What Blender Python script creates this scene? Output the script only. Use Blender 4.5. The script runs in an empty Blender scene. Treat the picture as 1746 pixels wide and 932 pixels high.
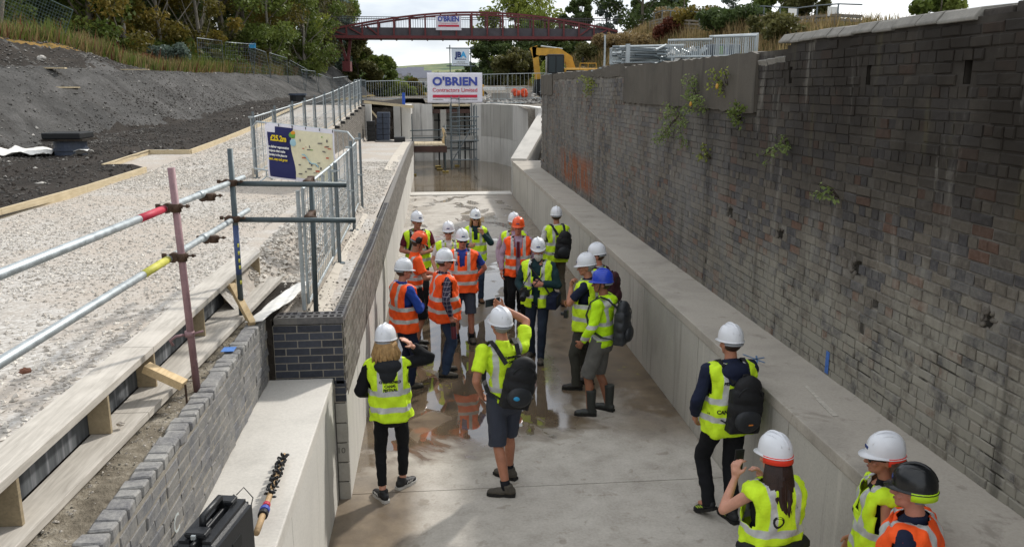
import bpy, bmesh, math, random
import numpy as np
from mathutils import Matrix, Vector, Euler
from mathutils.bvhtree import BVHTree

random.seed(7)
RNG = np.random.default_rng(11)
SC = bpy.context.scene
COL = SC.collection
R = math.radians

# ------------------------------------------------------------------ camera, sky, sun, exposure
cd = bpy.data.cameras.new('camera')
cam = bpy.data.objects.new('camera', cd); COL.objects.link(cam)
cd.sensor_width = 36.0
cd.lens = 36.0 * 1400.0 / 1746.0
cd.clip_start = 0.05; cd.clip_end = 3000
_t = math.atan((466 - 150) / 1400.0)
_d = Vector(((735 - 873) / 1400.0, -(150 - 466) / 1400.0, 1.0))
_U = Vector((0, math.cos(_t), -math.sin(_t)))
_Y = (_d - _d.dot(_U) * _U).normalized()
_X = _U.cross(_Y)
if _X.x < 0: _X = -_X
cam.matrix_world = Matrix(((_X[0], _X[1], -_X[2], 0), (_Y[0], _Y[1], -_Y[2], 0), (_U[0], _U[1], -_U[2], 4.0), (0, 0, 0, 1)))
SC.camera = cam
SC.render.resolution_x = 1024; SC.render.resolution_y = 546
SC.view_settings.view_transform = 'Standard'
SC.view_settings.look = 'None'
SC.view_settings.exposure = 0.33
SC.view_settings.gamma = 1.0

SUN_EL, SUN_AZ = R(38), R(39)
sl = bpy.data.lights.new('sun', 'SUN'); sl.energy = 2.9; sl.angle = R(3); sl.color = (1.0, 0.96, 0.90)
so = bpy.data.objects.new('sun', sl); COL.objects.link(so)
_sd = Vector((math.sin(SUN_AZ) * math.cos(SUN_EL), math.cos(SUN_AZ) * math.cos(SUN_EL), math.sin(SUN_EL)))
so.rotation_euler = _sd.to_track_quat('Z', 'Y').to_euler()
so.location = (20, 30, 30)

W = bpy.data.worlds.new('World'); SC.world = W; W.use_nodes = True
_n = W.node_tree.nodes; _l = W.node_tree.links; _n.clear()
_o = _n.new('ShaderNodeOutputWorld'); _b = _n.new('ShaderNodeBackground'); _b.inputs[1].default_value = 0.13
_s = _n.new('ShaderNodeTexSky'); _s.sky_type = 'NISHITA'; _s.sun_disc = False
_s.sun_elevation = SUN_EL; _s.sun_rotation = SUN_AZ
_tc = _n.new('ShaderNodeTexCoord'); _mp = _n.new('ShaderNodeMapping'); _mp.inputs['Scale'].default_value = (1.6, 1.6, 5.0)
_nz = _n.new('ShaderNodeTexNoise'); _nz.inputs['Scale'].default_value = 1.7; _nz.inputs['Detail'].default_value = 6; _nz.inputs['Roughness'].default_value = .55
_cr = _n.new('ShaderNodeValToRGB')
_cr.color_ramp.elements[0].position = .36; _cr.color_ramp.elements[0].color = (4.5, 4.9, 5.5, 1)
_cr.color_ramp.elements[1].position = .60; _cr.color_ramp.elements[1].color = (8.8, 8.9, 9.0, 1)
_mx = _n.new('ShaderNodeMix'); _mx.data_type = 'RGBA'; _mx.inputs[0].default_value = .88
_l.new(_tc.outputs['Generated'], _mp.inputs[0]); _l.new(_mp.outputs[0], _nz.inputs[0]); _l.new(_nz.outputs[0], _cr.inputs[0])
_l.new(_s.outputs[0], _mx.inputs[6]); _l.new(_cr.outputs[0], _mx.inputs[7]); _l.new(_mx.outputs[2], _b.inputs[0]); _l.new(_b.outputs[0], _o.inputs[0])

# ------------------------------------------------------------------ helpers
def lin(h):
    h = h.lstrip('#'); c = [int(h[i:i + 2], 16) / 255 for i in (0, 2, 4)]
    return tuple(x / 12.92 if x <= .04045 else ((x + .055) / 1.055) ** 2.4 for x in c)
def mulc(c, k): return tuple(min(1, x * k) for x in c)

ORG = {}          # world origin of every thing / part (children are built in world coordinates)
class MB:
    """collects verts and faces; build() links them as ONE mesh object"""
    def __init__(s): s.v = []; s.f = []; s.m = []; s.c = None
    def add(s, vs, fs, mi=0):
        b = len(s.v); s.v.extend([tuple(v) for v in vs]); s.f.extend([tuple(i + b for i in f) for f in fs]); s.m.extend([mi] * len(fs)); return s
    def box(s, c, d, rz=0, mi=0, M=None, taper=1.0):
        hx, hy, hz = d[0] / 2, d[1] / 2, d[2] / 2
        vs = []
        for z in (-hz, hz):
            k = 1 if z < 0 else taper
            for x, y in ((-hx, -hy), (hx, -hy), (hx, hy), (-hx, hy)): vs.append(Vector((x * k, y * k, z)))
        if M is None: M = Matrix.Rotation(rz, 3, 'Z')
        c = Vector(c); vs = [M @ v + c for v in vs]
        return s.add(vs, [(3, 2, 1, 0), (4, 5, 6, 7), (0, 1, 5, 4), (1, 2, 6, 5), (2, 3, 7, 6), (3, 0, 4, 7)], mi)
    def bbox(s, x0, x1, y0, y1, z0, z1, mi=0): return s.box(((x0 + x1) / 2, (y0 + y1) / 2, (z0 + z1) / 2), (x1 - x0, y1 - y0, z1 - z0), 0, mi)
    def bar(s, p0, p1, w, h, mi=0, up=(0, 0, 1)):
        p0, p1 = Vector(p0), Vector(p1); d = p1 - p0; L = d.length; y = d / L; u = Vector(up)
        if abs(y.dot(u)) > .98: u = Vector((1, 0, 0))
        x = y.cross(u).normalized(); z = x.cross(y)
        M = Matrix((x, y, z)).transposed()
        return s.box((p0 + p1) / 2, (w, L, h), 0, mi, M)
    def tube(s, p0, p1, r, n=8, r1=None, mi=0, caps=True):
        p0, p1 = Vector(p0), Vector(p1); d = (p1 - p0).normalized(); r1 = r if r1 is None else r1
        a = d.orthogonal().normalized(); b = d.cross(a)
        vs = []
        for p, rr in ((p0, r), (p1, r1)):
            for i in range(n): t = 2 * math.pi * i / n; vs.append(p + (a * math.cos(t) + b * math.sin(t)) * rr)
        fs = [(i, (i + 1) % n, n + (i + 1) % n, n + i) for i in range(n)]
        if caps: fs += [tuple(range(n - 1, -1, -1)), tuple(range(n, 2 * n))]
        return s.add(vs, fs, mi)
    def path(s, pts, r, n=6, mi=0, closed=False):
        P = [Vector(p) for p in pts]; rs = r if isinstance(r, (list, tuple)) else [r] * len(P)
        vs = []; fs = []; N = len(P); a = None
        for k, p in enumerate(P):
            d = (P[(k + 1) % N if closed else min(k + 1, N - 1)] - P[(k - 1) % N if closed else max(k - 1, 0)]).normalized()
            if a is None: a = d.orthogonal().normalized()
            a = (a - d * a.dot(d)).normalized(); b = d.cross(a)
            for i in range(n): t = 2 * math.pi * i / n; vs.append(p + (a * math.cos(t) + b * math.sin(t)) * rs[k])
        for k in range(N if closed else N - 1):
            k2 = (k + 1) % N
            for i in range(n): fs.append((k * n + i, k * n + (i + 1) % n, k2 * n + (i + 1) % n, k2 * n + i))
        if not closed: fs += [tuple(range(n - 1, -1, -1)), tuple((N - 1) * n + i for i in range(n))]
        return s.add(vs, fs, mi)
    def ell(s, c, r, M=None, nu=12, nv=8, mi=0):
        c = Vector(c); vs = [Vector((0, 0, r[2]))]; 
        for j in range(1, nv):
            t = math.pi * j / nv
            for i in range(nu): p = 2 * math.pi * i / nu; vs.append(Vector((r[0] * math.sin(t) * math.cos(p), r[1] * math.sin(t) * math.sin(p), r[2] * math.cos(t))))
        vs.append(Vector((0, 0, -r[2]))); L = len(vs) - 1
        fs = [(0, 1 + i, 1 + (i + 1) % nu) for i in range(nu)]
        for j in range(nv - 2):
            for i in range(nu): a = 1 + j * nu; fs.append((a + i, a + nu + i, a + nu + (i + 1) % nu, a + (i + 1) % nu))
        a = 1 + (nv - 2) * nu
        fs += [(a + i, L, a + (i + 1) % nu) for i in range(nu)]
        if M is not None: vs = [M @ v for v in vs]
        return s.add([v + c for v in vs], fs, mi)
    def cap(s, p0, p1, r0, r1=None, n=10, mi=0):      # tapered capsule
        r1 = r0 if r1 is None else r1
        s.tube(p0, p1, r0, n, r1, mi); s.ell(p0, (r0,) * 3, None, n, 6, mi); s.ell(p1, (r1,) * 3, None, n, 6, mi); return s
    def chain(s, pts, rs, n=10, mi=0):
        for k in range(len(pts) - 1): s.tube(pts[k], pts[k + 1], rs[k], n, rs[k + 1], mi)
        for p, r in zip(pts, rs): s.ell(p, (r,) * 3, None, n, 6, mi)
        return s
    def prism(s, poly, z0, z1, mi=0, flip=False):   # polygon (x,y) ccw extruded in z
        n = len(poly); vs = [(x, y, z0) for x, y in poly] + [(x, y, z1) for x, y in poly]
        fs = [tuple(range(n - 1, -1, -1)), tuple(range(n, 2 * n))] + [(i, (i + 1) % n, n + (i + 1) % n, n + i) for i in range(n)]
        return s.add(vs, fs, mi)
    def quad(s, a, b, c, d, mi=0): return s.add([a, b, c, d], [(0, 1, 2, 3)], mi)
    def grid(s, X, Y, Z, mi=0):
        ny, nx = X.shape; vs = np.stack([X, Y, Z], -1).reshape(-1, 3).tolist()
        fs = [(j * nx + i, j * nx + i + 1, (j + 1) * nx + i + 1, (j + 1) * nx + i) for j in range(ny - 1) for i in range(nx - 1)]
        return s.add(vs, fs, mi)
    def xform(s, M): s.v = [tuple(M @ Vector(v)) for v in s.v]; return s
    def mesh(s, name, mats=(), smooth=False, off=(0, 0, 0)):
        me = bpy.data.meshes.new(name)
        vs = s.v if tuple(off) == (0, 0, 0) else [(v[0] - off[0], v[1] - off[1], v[2] - off[2]) for v in s.v]
        me.from_pydata(vs, [], s.f)
        for m in (mats if isinstance(mats, (list, tuple)) else [mats]): me.materials.append(m)
        if any(s.m): me.polygons.foreach_set('material_index', s.m)
        if smooth: me.polygons.foreach_set('use_smooth', [True] * len(s.f))
        me.update(); return me
    def build(s, name, mats, parent=None, smooth=False, org=None, bevel=0):
        o0 = ORG[parent.name] if parent is not None else (org or (0, 0, 0))
        me = s.mesh(name, mats, smooth, o0)
        if bevel:
            bm = bmesh.new(); bm.from_mesh(me)
            bmesh.ops.bevel(bm, geom=[e for e in bm.edges if e.is_manifold and e.calc_face_angle(0) > .6], offset=bevel, segments=2, affect='EDGES', profile=.6, clamp_overlap=True)
            bm.to_mesh(me); bm.free()
        return link(name, me, parent, o0)
def link(name, me, parent=None, o0=(0, 0, 0)):
    o = bpy.data.objects.new(name, me); COL.objects.link(o)
    ORG[o.name] = tuple(o0)
    if parent is not None: o.parent = parent
    else: o.location = o0
    return o
def npmesh(name, V, F, mats, parent=None, smooth=False, mi=None, col=None):
    """fast mesh from numpy verts (n,3) and faces (m,k)"""
    me = bpy.data.meshes.new(name); V = np.asarray(V, np.float32); F = np.asarray(F, np.int32); k = F.shape[1]
    if parent is not None: V = V - np.array(ORG[parent.name], np.float32)
    me.vertices.add(len(V)); me.vertices.foreach_set('co', V.ravel())
    me.loops.add(F.size); me.loops.foreach_set('vertex_index', F.ravel())
    me.polygons.add(len(F)); me.polygons.foreach_set('loop_start', np.arange(0, F.size, k, dtype=np.int32))
    try: me.polygons.foreach_set('loop_total', np.full(len(F), k, np.int32))
    except Exception: pass
    for m in (mats if isinstance(mats, (list, tuple)) else [mats]): me.materials.append(m)
    if mi is not None: me.polygons.foreach_set('material_index', np.asarray(mi, np.int32))
    me.polygons.foreach_set('use_smooth', np.full(len(F), bool(smooth)))
    if col is not None:
        at = me.attributes.new('tint', 'FLOAT', 'FACE'); at.data.foreach_set('value', np.asarray(col, np.float32))
    me.update(calc_edges=True); me.validate()
    return link(name, me, parent, ORG[parent.name] if parent is not None else (0, 0, 0))
def thing(name, label, cat, loc=(0, 0, 0), group=None, rz=0, scale=1):
    o = bpy.data.objects.new(name, None); COL.objects.link(o); o.location = loc; o.rotation_euler = (0, 0, rz); o.scale = (scale,) * 3
    o.empty_display_size = .2
    ORG[o.name] = tuple(loc) if (rz == 0 and scale == 1) else (0, 0, 0)   # rotated things: children in local coordinates
    return tag(o, label, cat, group)
def tag(o, label, cat, group=None):
    o['label'] = label; o['category'] = cat; o['kind'] = 'thing'
    if group: o['group'] = group
    return o
def struct(o): o['kind'] = 'structure'; return o
def stuff(o): o['kind'] = 'stuff'; return o
def dup(root, loc=None, rz=None, label=None):
    r = root.copy(); COL.objects.link(r)
    if loc is not None: r.location = loc
    if rz is not None: r.rotation_euler = (0, 0, rz)
    if label: r['label'] = label
    ORG[r.name] = tuple(r.location)
    for ch in list(root.children):
        c = ch.copy(); COL.objects.link(c); c.parent = r
        for g in ch.children: d = g.copy(); COL.objects.link(d); d.parent = c
    return r

def text_mesh(body, size, bold=0.0, extrude=.001, sx=1.0, align='CENTER', spacing=1.0):
    """built-in font -> mesh in the XY plane, x right, y up"""
    cu = bpy.data.curves.new('t', 'FONT'); cu.body = body; cu.size = size; cu.align_x = align; cu.align_y = 'CENTER'
    cu.offset = bold; cu.extrude = extrude; cu.space_character = spacing; cu.resolution_u = 3
    o = bpy.data.objects.new('t', cu); COL.objects.link(o)
    dg = bpy.context.evaluated_depsgraph_get(); dg.update()
    me = bpy.data.meshes.new_from_object(o.evaluated_get(dg))
    bpy.data.objects.remove(o); bpy.data.curves.remove(cu)
    if sx != 1.0: me.transform(Matrix.Diagonal((sx, 1, 1, 1)))
    return me
def put_text(name, body, size, M, m, parent=None, **k):
    me = text_mesh(body, size, **k); me.transform(M)
    o0 = ORG[parent.name] if parent is not None else (0, 0, 0)
    me.transform(Matrix.Translation(-Vector(o0)))
    me.materials.clear(); me.materials.append(m)
    return link(name, me, parent, o0)
def frame(o, x, y):   # matrix with given origin, x axis and y axis (z = normal towards the viewer)
    x = Vector(x).normalized(); y = Vector(y); y = (y - x * y.dot(x)).normalized(); z = x.cross(y)
    M = Matrix((x, y, z)).transposed().to_4x4(); M.translation = Vector(o); return M

# ------------------------------------------------------------------ materials
class NT:
    def __init__(s, name):
        s.m = bpy.data.materials.new(name); s.m.use_nodes = True; s.t = s.m.node_tree; s.n = s.t.nodes; s.l = s.t.links
        s.b = s.n['Principled BSDF']; s.pos = None
    def new(s, t, **k):
        n = s.n.new(t)
        for a, v in k.items(): setattr(n, a, v)
        return n
    def P(s, obj=False):
        if obj: return s.new('ShaderNodeTexCoord').outputs['Object']
        return s.new('ShaderNodeNewGeometry').outputs['Position']
    def map(s, v, scale=(1, 1, 1), rot=(0, 0, 0), loc=(0, 0, 0)):
        n = s.new('ShaderNodeMapping'); n.inputs['Scale'].default_value = scale; n.inputs['Rotation'].default_value = rot; n.inputs['Location'].default_value = loc
        s.l.new(v, n.inputs[0]); return n.outputs[0]
    def noise(s, v, scale, detail=4, rough=.6, dist=0):
        n = s.new('ShaderNodeTexNoise'); n.inputs['Scale'].default_value = scale; n.inputs['Detail'].default_value = detail; n.inputs['Roughness'].default_value = rough; n.inputs['Distortion'].default_value = dist
        s.l.new(v, n.inputs['Vector']); return n.outputs[0]
    def vor(s, v, scale, feature='F1', out='Distance'):
        n = s.new('ShaderNodeTexVoronoi'); n.feature = feature; n.inputs['Scale'].default_value = scale; s.l.new(v, n.inputs['Vector']); return n.outputs[out]
    def ramp(s, f, stops):
        n = s.new('ShaderNodeValToRGB'); e = n.color_ramp.elements
        while len(e) < len(stops): e.new(.5)
        for k, (p, c) in zip(range(len(stops)), stops):
            e[k].position = p; e[k].color = (*c, 1) if not isinstance(c, float) else (c, c, c, 1)
        s.l.new(f, n.inputs[0]); return n.outputs[0]
    def mix(s, f, a, b, blend='MIX'):
        n = s.new('ShaderNodeMix', data_type='RGBA', blend_type=blend)
        for i, v in ((0, f), (6, a), (7, b)):
            if isinstance(v, (int, float)): n.inputs[i].default_value = v
            elif isinstance(v, tuple): n.inputs[i].default_value = (*v, 1)
            else: s.l.new(v, n.inputs[i])
        return n.outputs[2]
    def math(s, op, a, b=None, clamp=False):
        n = s.new('ShaderNodeMath', operation=op); n.use_clamp = clamp
        for i, v in ((0, a), (1, b)):
            if v is None: continue
            if isinstance(v, (int, float)): n.inputs[i].default_value = v
            else: s.l.new(v, n.inputs[i])
        return n.outputs[0]
    def sep(s, v): n = s.new('ShaderNodeSeparateXYZ'); s.l.new(v, n.inputs[0]); return n.outputs
    def step(s, v, a, b):      # smooth 0..1 between a and b
        n = s.new('ShaderNodeMapRange'); n.interpolation_type = 'SMOOTHSTEP'; n.inputs[1].default_value = a; n.inputs[2].default_value = b
        s.l.new(v, n.inputs[0]); return n.outputs[0]
    def band(s, v, a, b, e=.004): return s.math('MULTIPLY', s.step(v, a - e, a + e), s.step(v, b + e, b - e))
    def bump(s, h, strength=.3, dist=.01):
        n = s.new('ShaderNodeBump'); n.inputs['Strength'].default_value = strength; n.inputs['Distance'].default_value = dist
        s.l.new(h, n.inputs['Height']); s.l.new(n.outputs[0], s.b.inputs['Normal']); return n
    def set(s, color=None, rough=None, metal=None, spec=None):
        for k, v in (('Base Color', color), ('Roughness', rough), ('Metallic', metal), ('Specular IOR Level', spec)):
            if v is None: continue
            if isinstance(v, tuple): s.b.inputs[k].default_value = (*v, 1)
            elif isinstance(v, (int, float)): s.b.inputs[k].default_value = v
            else: s.l.new(v, s.b.inputs[k])
        return s.m
def simple(name, col, rough=.75, var=.18, scale=6., bump=0., bscale=60., metal=0., spec=.4, obj=False, dark=None):
    n = NT(name); p = n.P(obj); c = lin(col) if isinstance(col, str) else col
    f = n.noise(p, scale, 5, .65)
    f2 = n.noise(p, scale * 7.3, 3, .6)
    f = n.math('ADD', n.math('MULTIPLY', f, .65), n.math('MULTIPLY', f2, .35))
    lo = mulc(c, 1 - var * 1.6) if dark is None else lin(dark); hi = mulc(c, 1 + var * 1.6)
    out = n.ramp(f, [(.3, lo), (.7, hi)])
    if bump: n.bump(n.noise(p, bscale, 4, .65), bump, .01)
    return n.set(out, rough, metal, spec)
def flat(name, col, rough=.6, metal=0., spec=.4):
    n = NT(name); return n.set(lin(col) if isinstance(col, str) else col, rough, metal, spec)
# ------------------------------------------------------------------ setting materials
def concrete(name, col, stain=.25, streak=False, scale=1.6, rough=.85, blot=None):
    n = NT(name); p = n.P(); c = lin(col)
    big = n.noise(p, scale, 6, .62, .4); fine = n.noise(p, 42, 4, .7)
    base = n.ramp(big, [(.28, mulc(c, 1 - stain * 1.3)), (.5, c), (.75, mulc(c, 1 + stain * .5))])
    out = n.mix(.35, base, n.ramp(fine, [(.3, mulc(c, .72)), (.7, mulc(c, 1.2))]))
    if streak:
        st = n.noise(n.map(p, (2.2, 2.2, .16)), 2.2, 5, .65)
        out = n.mix(n.step(st, .52, .74), out, mulc(c, .62))
        st2 = n.noise(n.map(p, (3.1, 3.1, .12), loc=(4, 7, 1)), 2.6, 4, .6)
        out = n.mix(n.math('MULTIPLY', n.step(st2, .58, .72), .5), out, mulc(c, 1.28))
        pits = n.step(n.vor(p, 21), .13, .08)
        out = n.mix(n.math('MULTIPLY', pits, .45), out, mulc(c, .5))
    if blot:
        b = n.step(n.noise(p, 2.7, 5, .7, .6), .58, .7)
        out = n.mix(n.math('MULTIPLY', b, .6), out, lin(blot))
    n.bump(n.math('ADD', fine, n.math('MULTIPLY', big, .4)), .22, .006)
    return n.set(out, rough, spec=.3)

def floor_mat():
    n = NT('wet_concrete_floor'); p = n.P(); x, y, z = n.sep(p)
    big = n.noise(p, .75, 6, .6, .5); mid = n.noise(p, 3.2, 5, .65); fine = n.noise(p, 38, 4, .7)
    dry = n.ramp(mid, [(.25, lin('#938d84')), (.5, lin('#b1aba2')), (.78, lin('#c6c1b8'))])
    dry = n.mix(.3, dry, n.ramp(fine, [(.3, lin('#857d70')), (.72, lin('#cbc5bb'))]))
    # damp footprints and drips on the dry part
    sp = n.noise(p, 4.2, 4, .6, .25); dry = n.mix(n.math('MULTIPLY', n.step(sp, .60, .68), .42), dry, lin('#766b5c'))
    fv = n.vor(n.map(p, (1, .6, 1)), 3.1); dry = n.mix(n.math('MULTIPLY', n.step(fv, .16, .10), n.math('MULTIPLY', n.step(mid, .42, .6), .4)), dry, lin('#6e6354'))
    damp = n.ramp(mid, [(.25, lin('#52463a')), (.6, lin('#736450')), (.85, lin('#8c7d69'))])
    # where it is damp: a band in the middle of the chamber, down the right side and along the left wall
    wob = n.math('MULTIPLY', n.math('SUBTRACT', big, .5), 5.0)
    yy = n.math('ADD', y, n.math('ADD', wob, n.math('MULTIPLY', x, -.25)))
    mid_band = n.math('MULTIPLY', n.step(yy, 8.2, 9.2), n.step(yy, 20.5, 17.0))
    left = n.math('MULTIPLY', n.step(n.math('ADD', x, n.math('MULTIPLY', wob, .12)), -.15, -.5), n.step(y, 9.4, 7.2))
    right = n.math('MULTIPLY', n.step(n.math('ADD', x, n.math('MULTIPLY', wob, .2)), 1.7, 2.5), n.step(y, 8.3, 9.2))
    patch = n.math('MULTIPLY', n.step(big, .53, .60), n.step(y, 15, 20))
    damp_f = n.math('MAXIMUM', n.math('MAXIMUM', mid_band, n.math('MULTIPLY', left, .9)), n.math('MAXIMUM', n.math('MULTIPLY', right, .75), n.math('MULTIPLY', patch, .3)))
    # films of standing water
    pw = n.math('ADD', n.noise(n.map(p, (1.0, .55, 1), loc=(3.1, 0, 0)), 1.05, 3, .5, .6), n.math('MULTIPLY', n.math('SUBTRACT', mid, .5), .12))
    reg = n.math('MULTIPLY', n.step(yy, 8.5, 9.1), n.step(yy, 18.5, 16.5))
    film1 = n.math('MULTIPLY', n.step(pw, .40, .43), n.math('MULTIPLY', reg, n.step(x, 1.95, 1.35)))
    film2 = n.math('MULTIPLY', n.step(pw, .53, .555), n.math('MULTIPLY', n.step(y, 17, 18.5), n.step(y, 31.9, 31.2)))
    film = n.math('MAXIMUM', film1, film2)
    film3 = n.math('MULTIPLY', n.step(pw, .47, .5), n.math('MULTIPLY', n.step(x, -.3, -.45), n.step(y, 7.4, 7.0)))
    film = n.math('MAXIMUM', film, film3)
    out = n.mix(damp_f, dry, damp)
    out = n.mix(n.math('MULTIPLY', n.math('MAXIMUM', film1, n.math('MULTIPLY', film2, .35)), .8), out, n.mix(.5, lin('#54483a'), damp))
    # tide line of fine mud round the films, orange vest reflections painted into the colour, yellow patches
    oc = n.math('MULTIPLY', n.step(n.noise(p, 1.7, 3, .5), .6, .7), n.math('MULTIPLY', n.step(x, .6, .2), n.math('MULTIPLY', n.step(y, 8.4, 9), n.step(y, 12, 10.5))))
    out = n.mix(n.math('MULTIPLY', oc, .35), out, lin('#a0603a'))
    yc = n.math('MULTIPLY', n.step(n.noise(p, 4.3, 3, .5), .62, .7), n.math('MULTIPLY', n.step(y, 10.3, 10.6), n.step(y, 11.6, 11.3)))
    out = n.mix(n.math('MULTIPLY', yc, .4), out, lin('#8d8a28'))
    rough = n.mix(damp_f, (.82,) * 3, n.ramp(mid, [(.3, .3), (.7, .5)]))
    rough = n.mix(film, rough, (.025,) * 3)
    b = n.bump(n.math('ADD', fine, n.math('MULTIPLY', mid, .6)), .25, .004)
    n.l.new(n.math('MULTIPLY', n.math('SUBTRACT', 1.0, film), .25), b.inputs['Strength'])
    n.l.new(n.math('ADD', 1.45, n.math('MULTIPLY', film, .45)), n.b.inputs['IOR'])
    n.l.new(n.math('ADD', .35, n.math('MULTIPLY', film, .45)), n.b.inputs['Specular IOR Level'])
    n.l.new(out, n.b.inputs['Base Color']); n.l.new(rough, n.b.inputs['Roughness'])
    return n.m

def old_brick(name, piece=False, mortar=False):
    n = NT(name); p = n.P(); x, y, z = n.sep(p)
    if mortar:
        col = n.ramp(n.noise(p, 3.0, 5, .65), [(.28, lin('#3f3b35')), (.42, lin('#6b665e')), (.6, lin('#8a857d'))])
    else:
        if piece: t = n.new('ShaderNodeObjectInfo').outputs['Random']
        else: t = n.new('ShaderNodeAttribute', attribute_name='tint').outputs['Fac']
        col = n.ramp(t, [(0, lin('#655f58')), (.2, lin('#777066')), (.4, lin('#626265')), (.58, lin('#7f776b')), (.72, lin('#454852')), (.84, lin('#76503f')), (.93, lin('#3f424b'))])
        for e in n.t.nodes:
            if e.type == 'VALTORGB': e.color_ramp.interpolation = 'CONSTANT'
        fine = n.noise(p, 30, 5, .7)
        col = n.mix(.45, col, n.ramp(fine, [(.3, lin('#2b2824')), (.5, lin('#585249')), (.75, lin('#88827a'))]))
    # soot and damp on the upper near courses
    up = n.math('MULTIPLY', n.step(z, 2.3, 3.6), n.step(y, 17, 8))
    sn = n.noise(p, 1.3, 4, .6)
    col = n.mix(n.math('MULTIPLY', n.math('ADD', n.math('MULTIPLY', up, 1.1), .2), n.math('ADD', n.math('MULTIPLY', sn, .6), .38)), col, lin('#241f19'))
    # lime wash left on the lower near courses, patchy
    ln = n.noise(p, 1.15, 6, .7, .7)
    low = n.math('MULTIPLY', n.step(n.math('ADD', z, n.math('MULTIPLY', n.math('SUBTRACT', ln, .5), 2.6)), 2.75, 1.75), n.step(y, 13.0, 7.5))
    lm = n.math('MULTIPLY', low, n.step(n.noise(p, 5.5, 5, .7), .3, .55))
    col = n.mix(n.math('MULTIPLY', lm, .62 if mortar else .85), col, lin('#8d897d'))
    if mortar: dj = n.math('MULTIPLY', n.step(n.noise(p, 1.5, 5, .7, .8), .5, .58), n.step(z, 3.0, 1.9)); col = n.mix(n.math('MULTIPLY', dj, .85), col, lin('#211d17'))
    # grey bloom further along
    gb = n.math('MULTIPLY', n.step(n.noise(n.map(p, (1, 1, .55)), .8, 5, .65), .36, .66), n.step(y, 8, 13))
    col = n.mix(n.math('MULTIPLY', gb, .25 if mortar else .62), col, lin('#807e79'))
    # pale and dark run-off streaks
    st = n.noise(n.map(p, (1.6, 1.6, .26)), 1.9, 6, .7, .4)
    col = n.mix(n.math('MULTIPLY', n.step(st, .56, .70), .34), col, lin('#97938a'))
    st2 = n.noise(n.map(p, (1.5, 1.5, .13), loc=(9, 3, 2)), 1.3, 5, .65)
    col = n.mix(n.math('MULTIPLY', n.step(st2, .54, .68), .6), col, lin('#2a2723'))
    gm = n.math('MULTIPLY', n.step(n.noise(n.map(p, (1.3, 1.3, .12), loc=(2, 5, 0)), 1.9, 3, .6), .6, .68), n.math('MULTIPLY', n.step(z, 2.8, 3.6), n.step(y, 10, 7)))
    col = n.mix(n.math('MULTIPLY', gm, .45), col, lin('#57523a'))
    # rust
    rr = n.math('MULTIPLY', n.math('MULTIPLY', n.step(y, 18.6, 20), n.step(y, 24.6, 23.2)), n.math('MULTIPLY', n.step(z, 1.35, 1.6), n.step(z, 2.45, 2.05)))
    rr = n.math('MULTIPLY', rr, n.step(n.noise(n.map(p, (1, 1.6, .7)), 1.6, 4, .65), .42, .55))
    col = n.mix(n.math('MULTIPLY', rr, .8), col, lin('#8a4a22'))
    n.bump(n.noise(p, 55, 4, .7), .3, .004)
    return n.set(col, .85, spec=.3)

M = {}
M['floor'] = floor_mat()
M['conc_wall'] = concrete('formed_concrete', '#aaa69d', .26, True, .8)
M['conc_far'] = concrete('pale_formed_concrete', '#c0beb9', .18, True, .5)
M['conc_dull'] = concrete('dull_formed_concrete', '#a3a19b', .15, True, .7)
M['conc_white'] = concrete('white_concrete', '#c2bfb8', .12, True, .8)
M['ledge'] = concrete('ledge_concrete', '#a8a196', .3, False, 1.3, blot='#7d766c')
M['ledge_pale'] = concrete('pale_ledge_concrete', '#c2beb6', .22, False, 1.7)
M['bench'] = concrete('dusty_concrete', '#b9b1a4', .2, False, 2.2, blot='#8f877a')
M['render'] = concrete('grey_render', '#57524a', .35, True, 1.1)
M['block'] = concrete('concrete_block', '#a09c93', .15, False, 5)
M['brick_old'] = old_brick('old_brick'); M['brick_old_piece'] = old_brick('old_brick_piece', True); M['mortar_old'] = old_brick('old_mortar', mortar=True)
M['coping'] = simple('coping_stone', '#7d7a73', .85, .22, 3, .4, 40)
M['coping_dark'] = simple('sooty_coping', '#3d3833', .85, .3, 3, .5, 40)
def engineering_brick(name, piece, c0='#2e323c', c1='#3b3f49', c2='#24272f'):
    n = NT(name); p = n.P()
    t = n.new('ShaderNodeObjectInfo').outputs['Random'] if piece else n.new('ShaderNodeAttribute', attribute_name='tint').outputs['Fac']
    col = n.ramp(t, [(0, lin(c0)), (.4, lin(c1)), (.8, lin(c2))])
    col = n.mix(.3, col, n.ramp(n.noise(p, 25, 4, .7), [(.3, mulc(lin(c2), .7)), (.7, mulc(lin(c1), 1.6))]))
    n.bump(n.noise(p, 60, 3, .6), .2, .004)
    return n.set(col, .6, spec=.4)
M['brick_blue_piece'] = engineering_brick('blue_brick_piece', True)
M['brick_blue'] = engineering_brick('blue_brick', False)
M['brick_face'] = engineering_brick('dusty_blue_brick', False, '#6a655e', '#7b766e', '#59544d')
M['brick_perf'] = engineering_brick('dusty_perforated_brick', True, '#55534f', '#6b6862', '#47464a')
def grey_reclaimed(name):
    n = NT(name); p = n.P(); t = n.new('ShaderNodeObjectInfo').outputs['Random']
    col = n.ramp(t, [(0, lin('#5d5f62')), (.25, lin('#6c6c6c')), (.5, lin('#54565b')), (.75, lin('#74757a')), (.92, lin('#5d6066'))])
    d = n.noise(p, 6, 5, .7); col = n.mix(n.math('MULTIPLY', n.step(d, .38, .62), .7), col, lin('#8f8c86'))
    col = n.mix(.35, col, n.ramp(n.noise(p, 45, 4, .7), [(.3, lin('#3f3f40')), (.7, lin('#96938d'))]))
    n.bump(n.noise(p, 50, 4, .7), .5, .006)
    return n.set(col, .8, spec=.3)
M['brick_grey_piece'] = grey_reclaimed('reclaimed_brick_piece')
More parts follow.
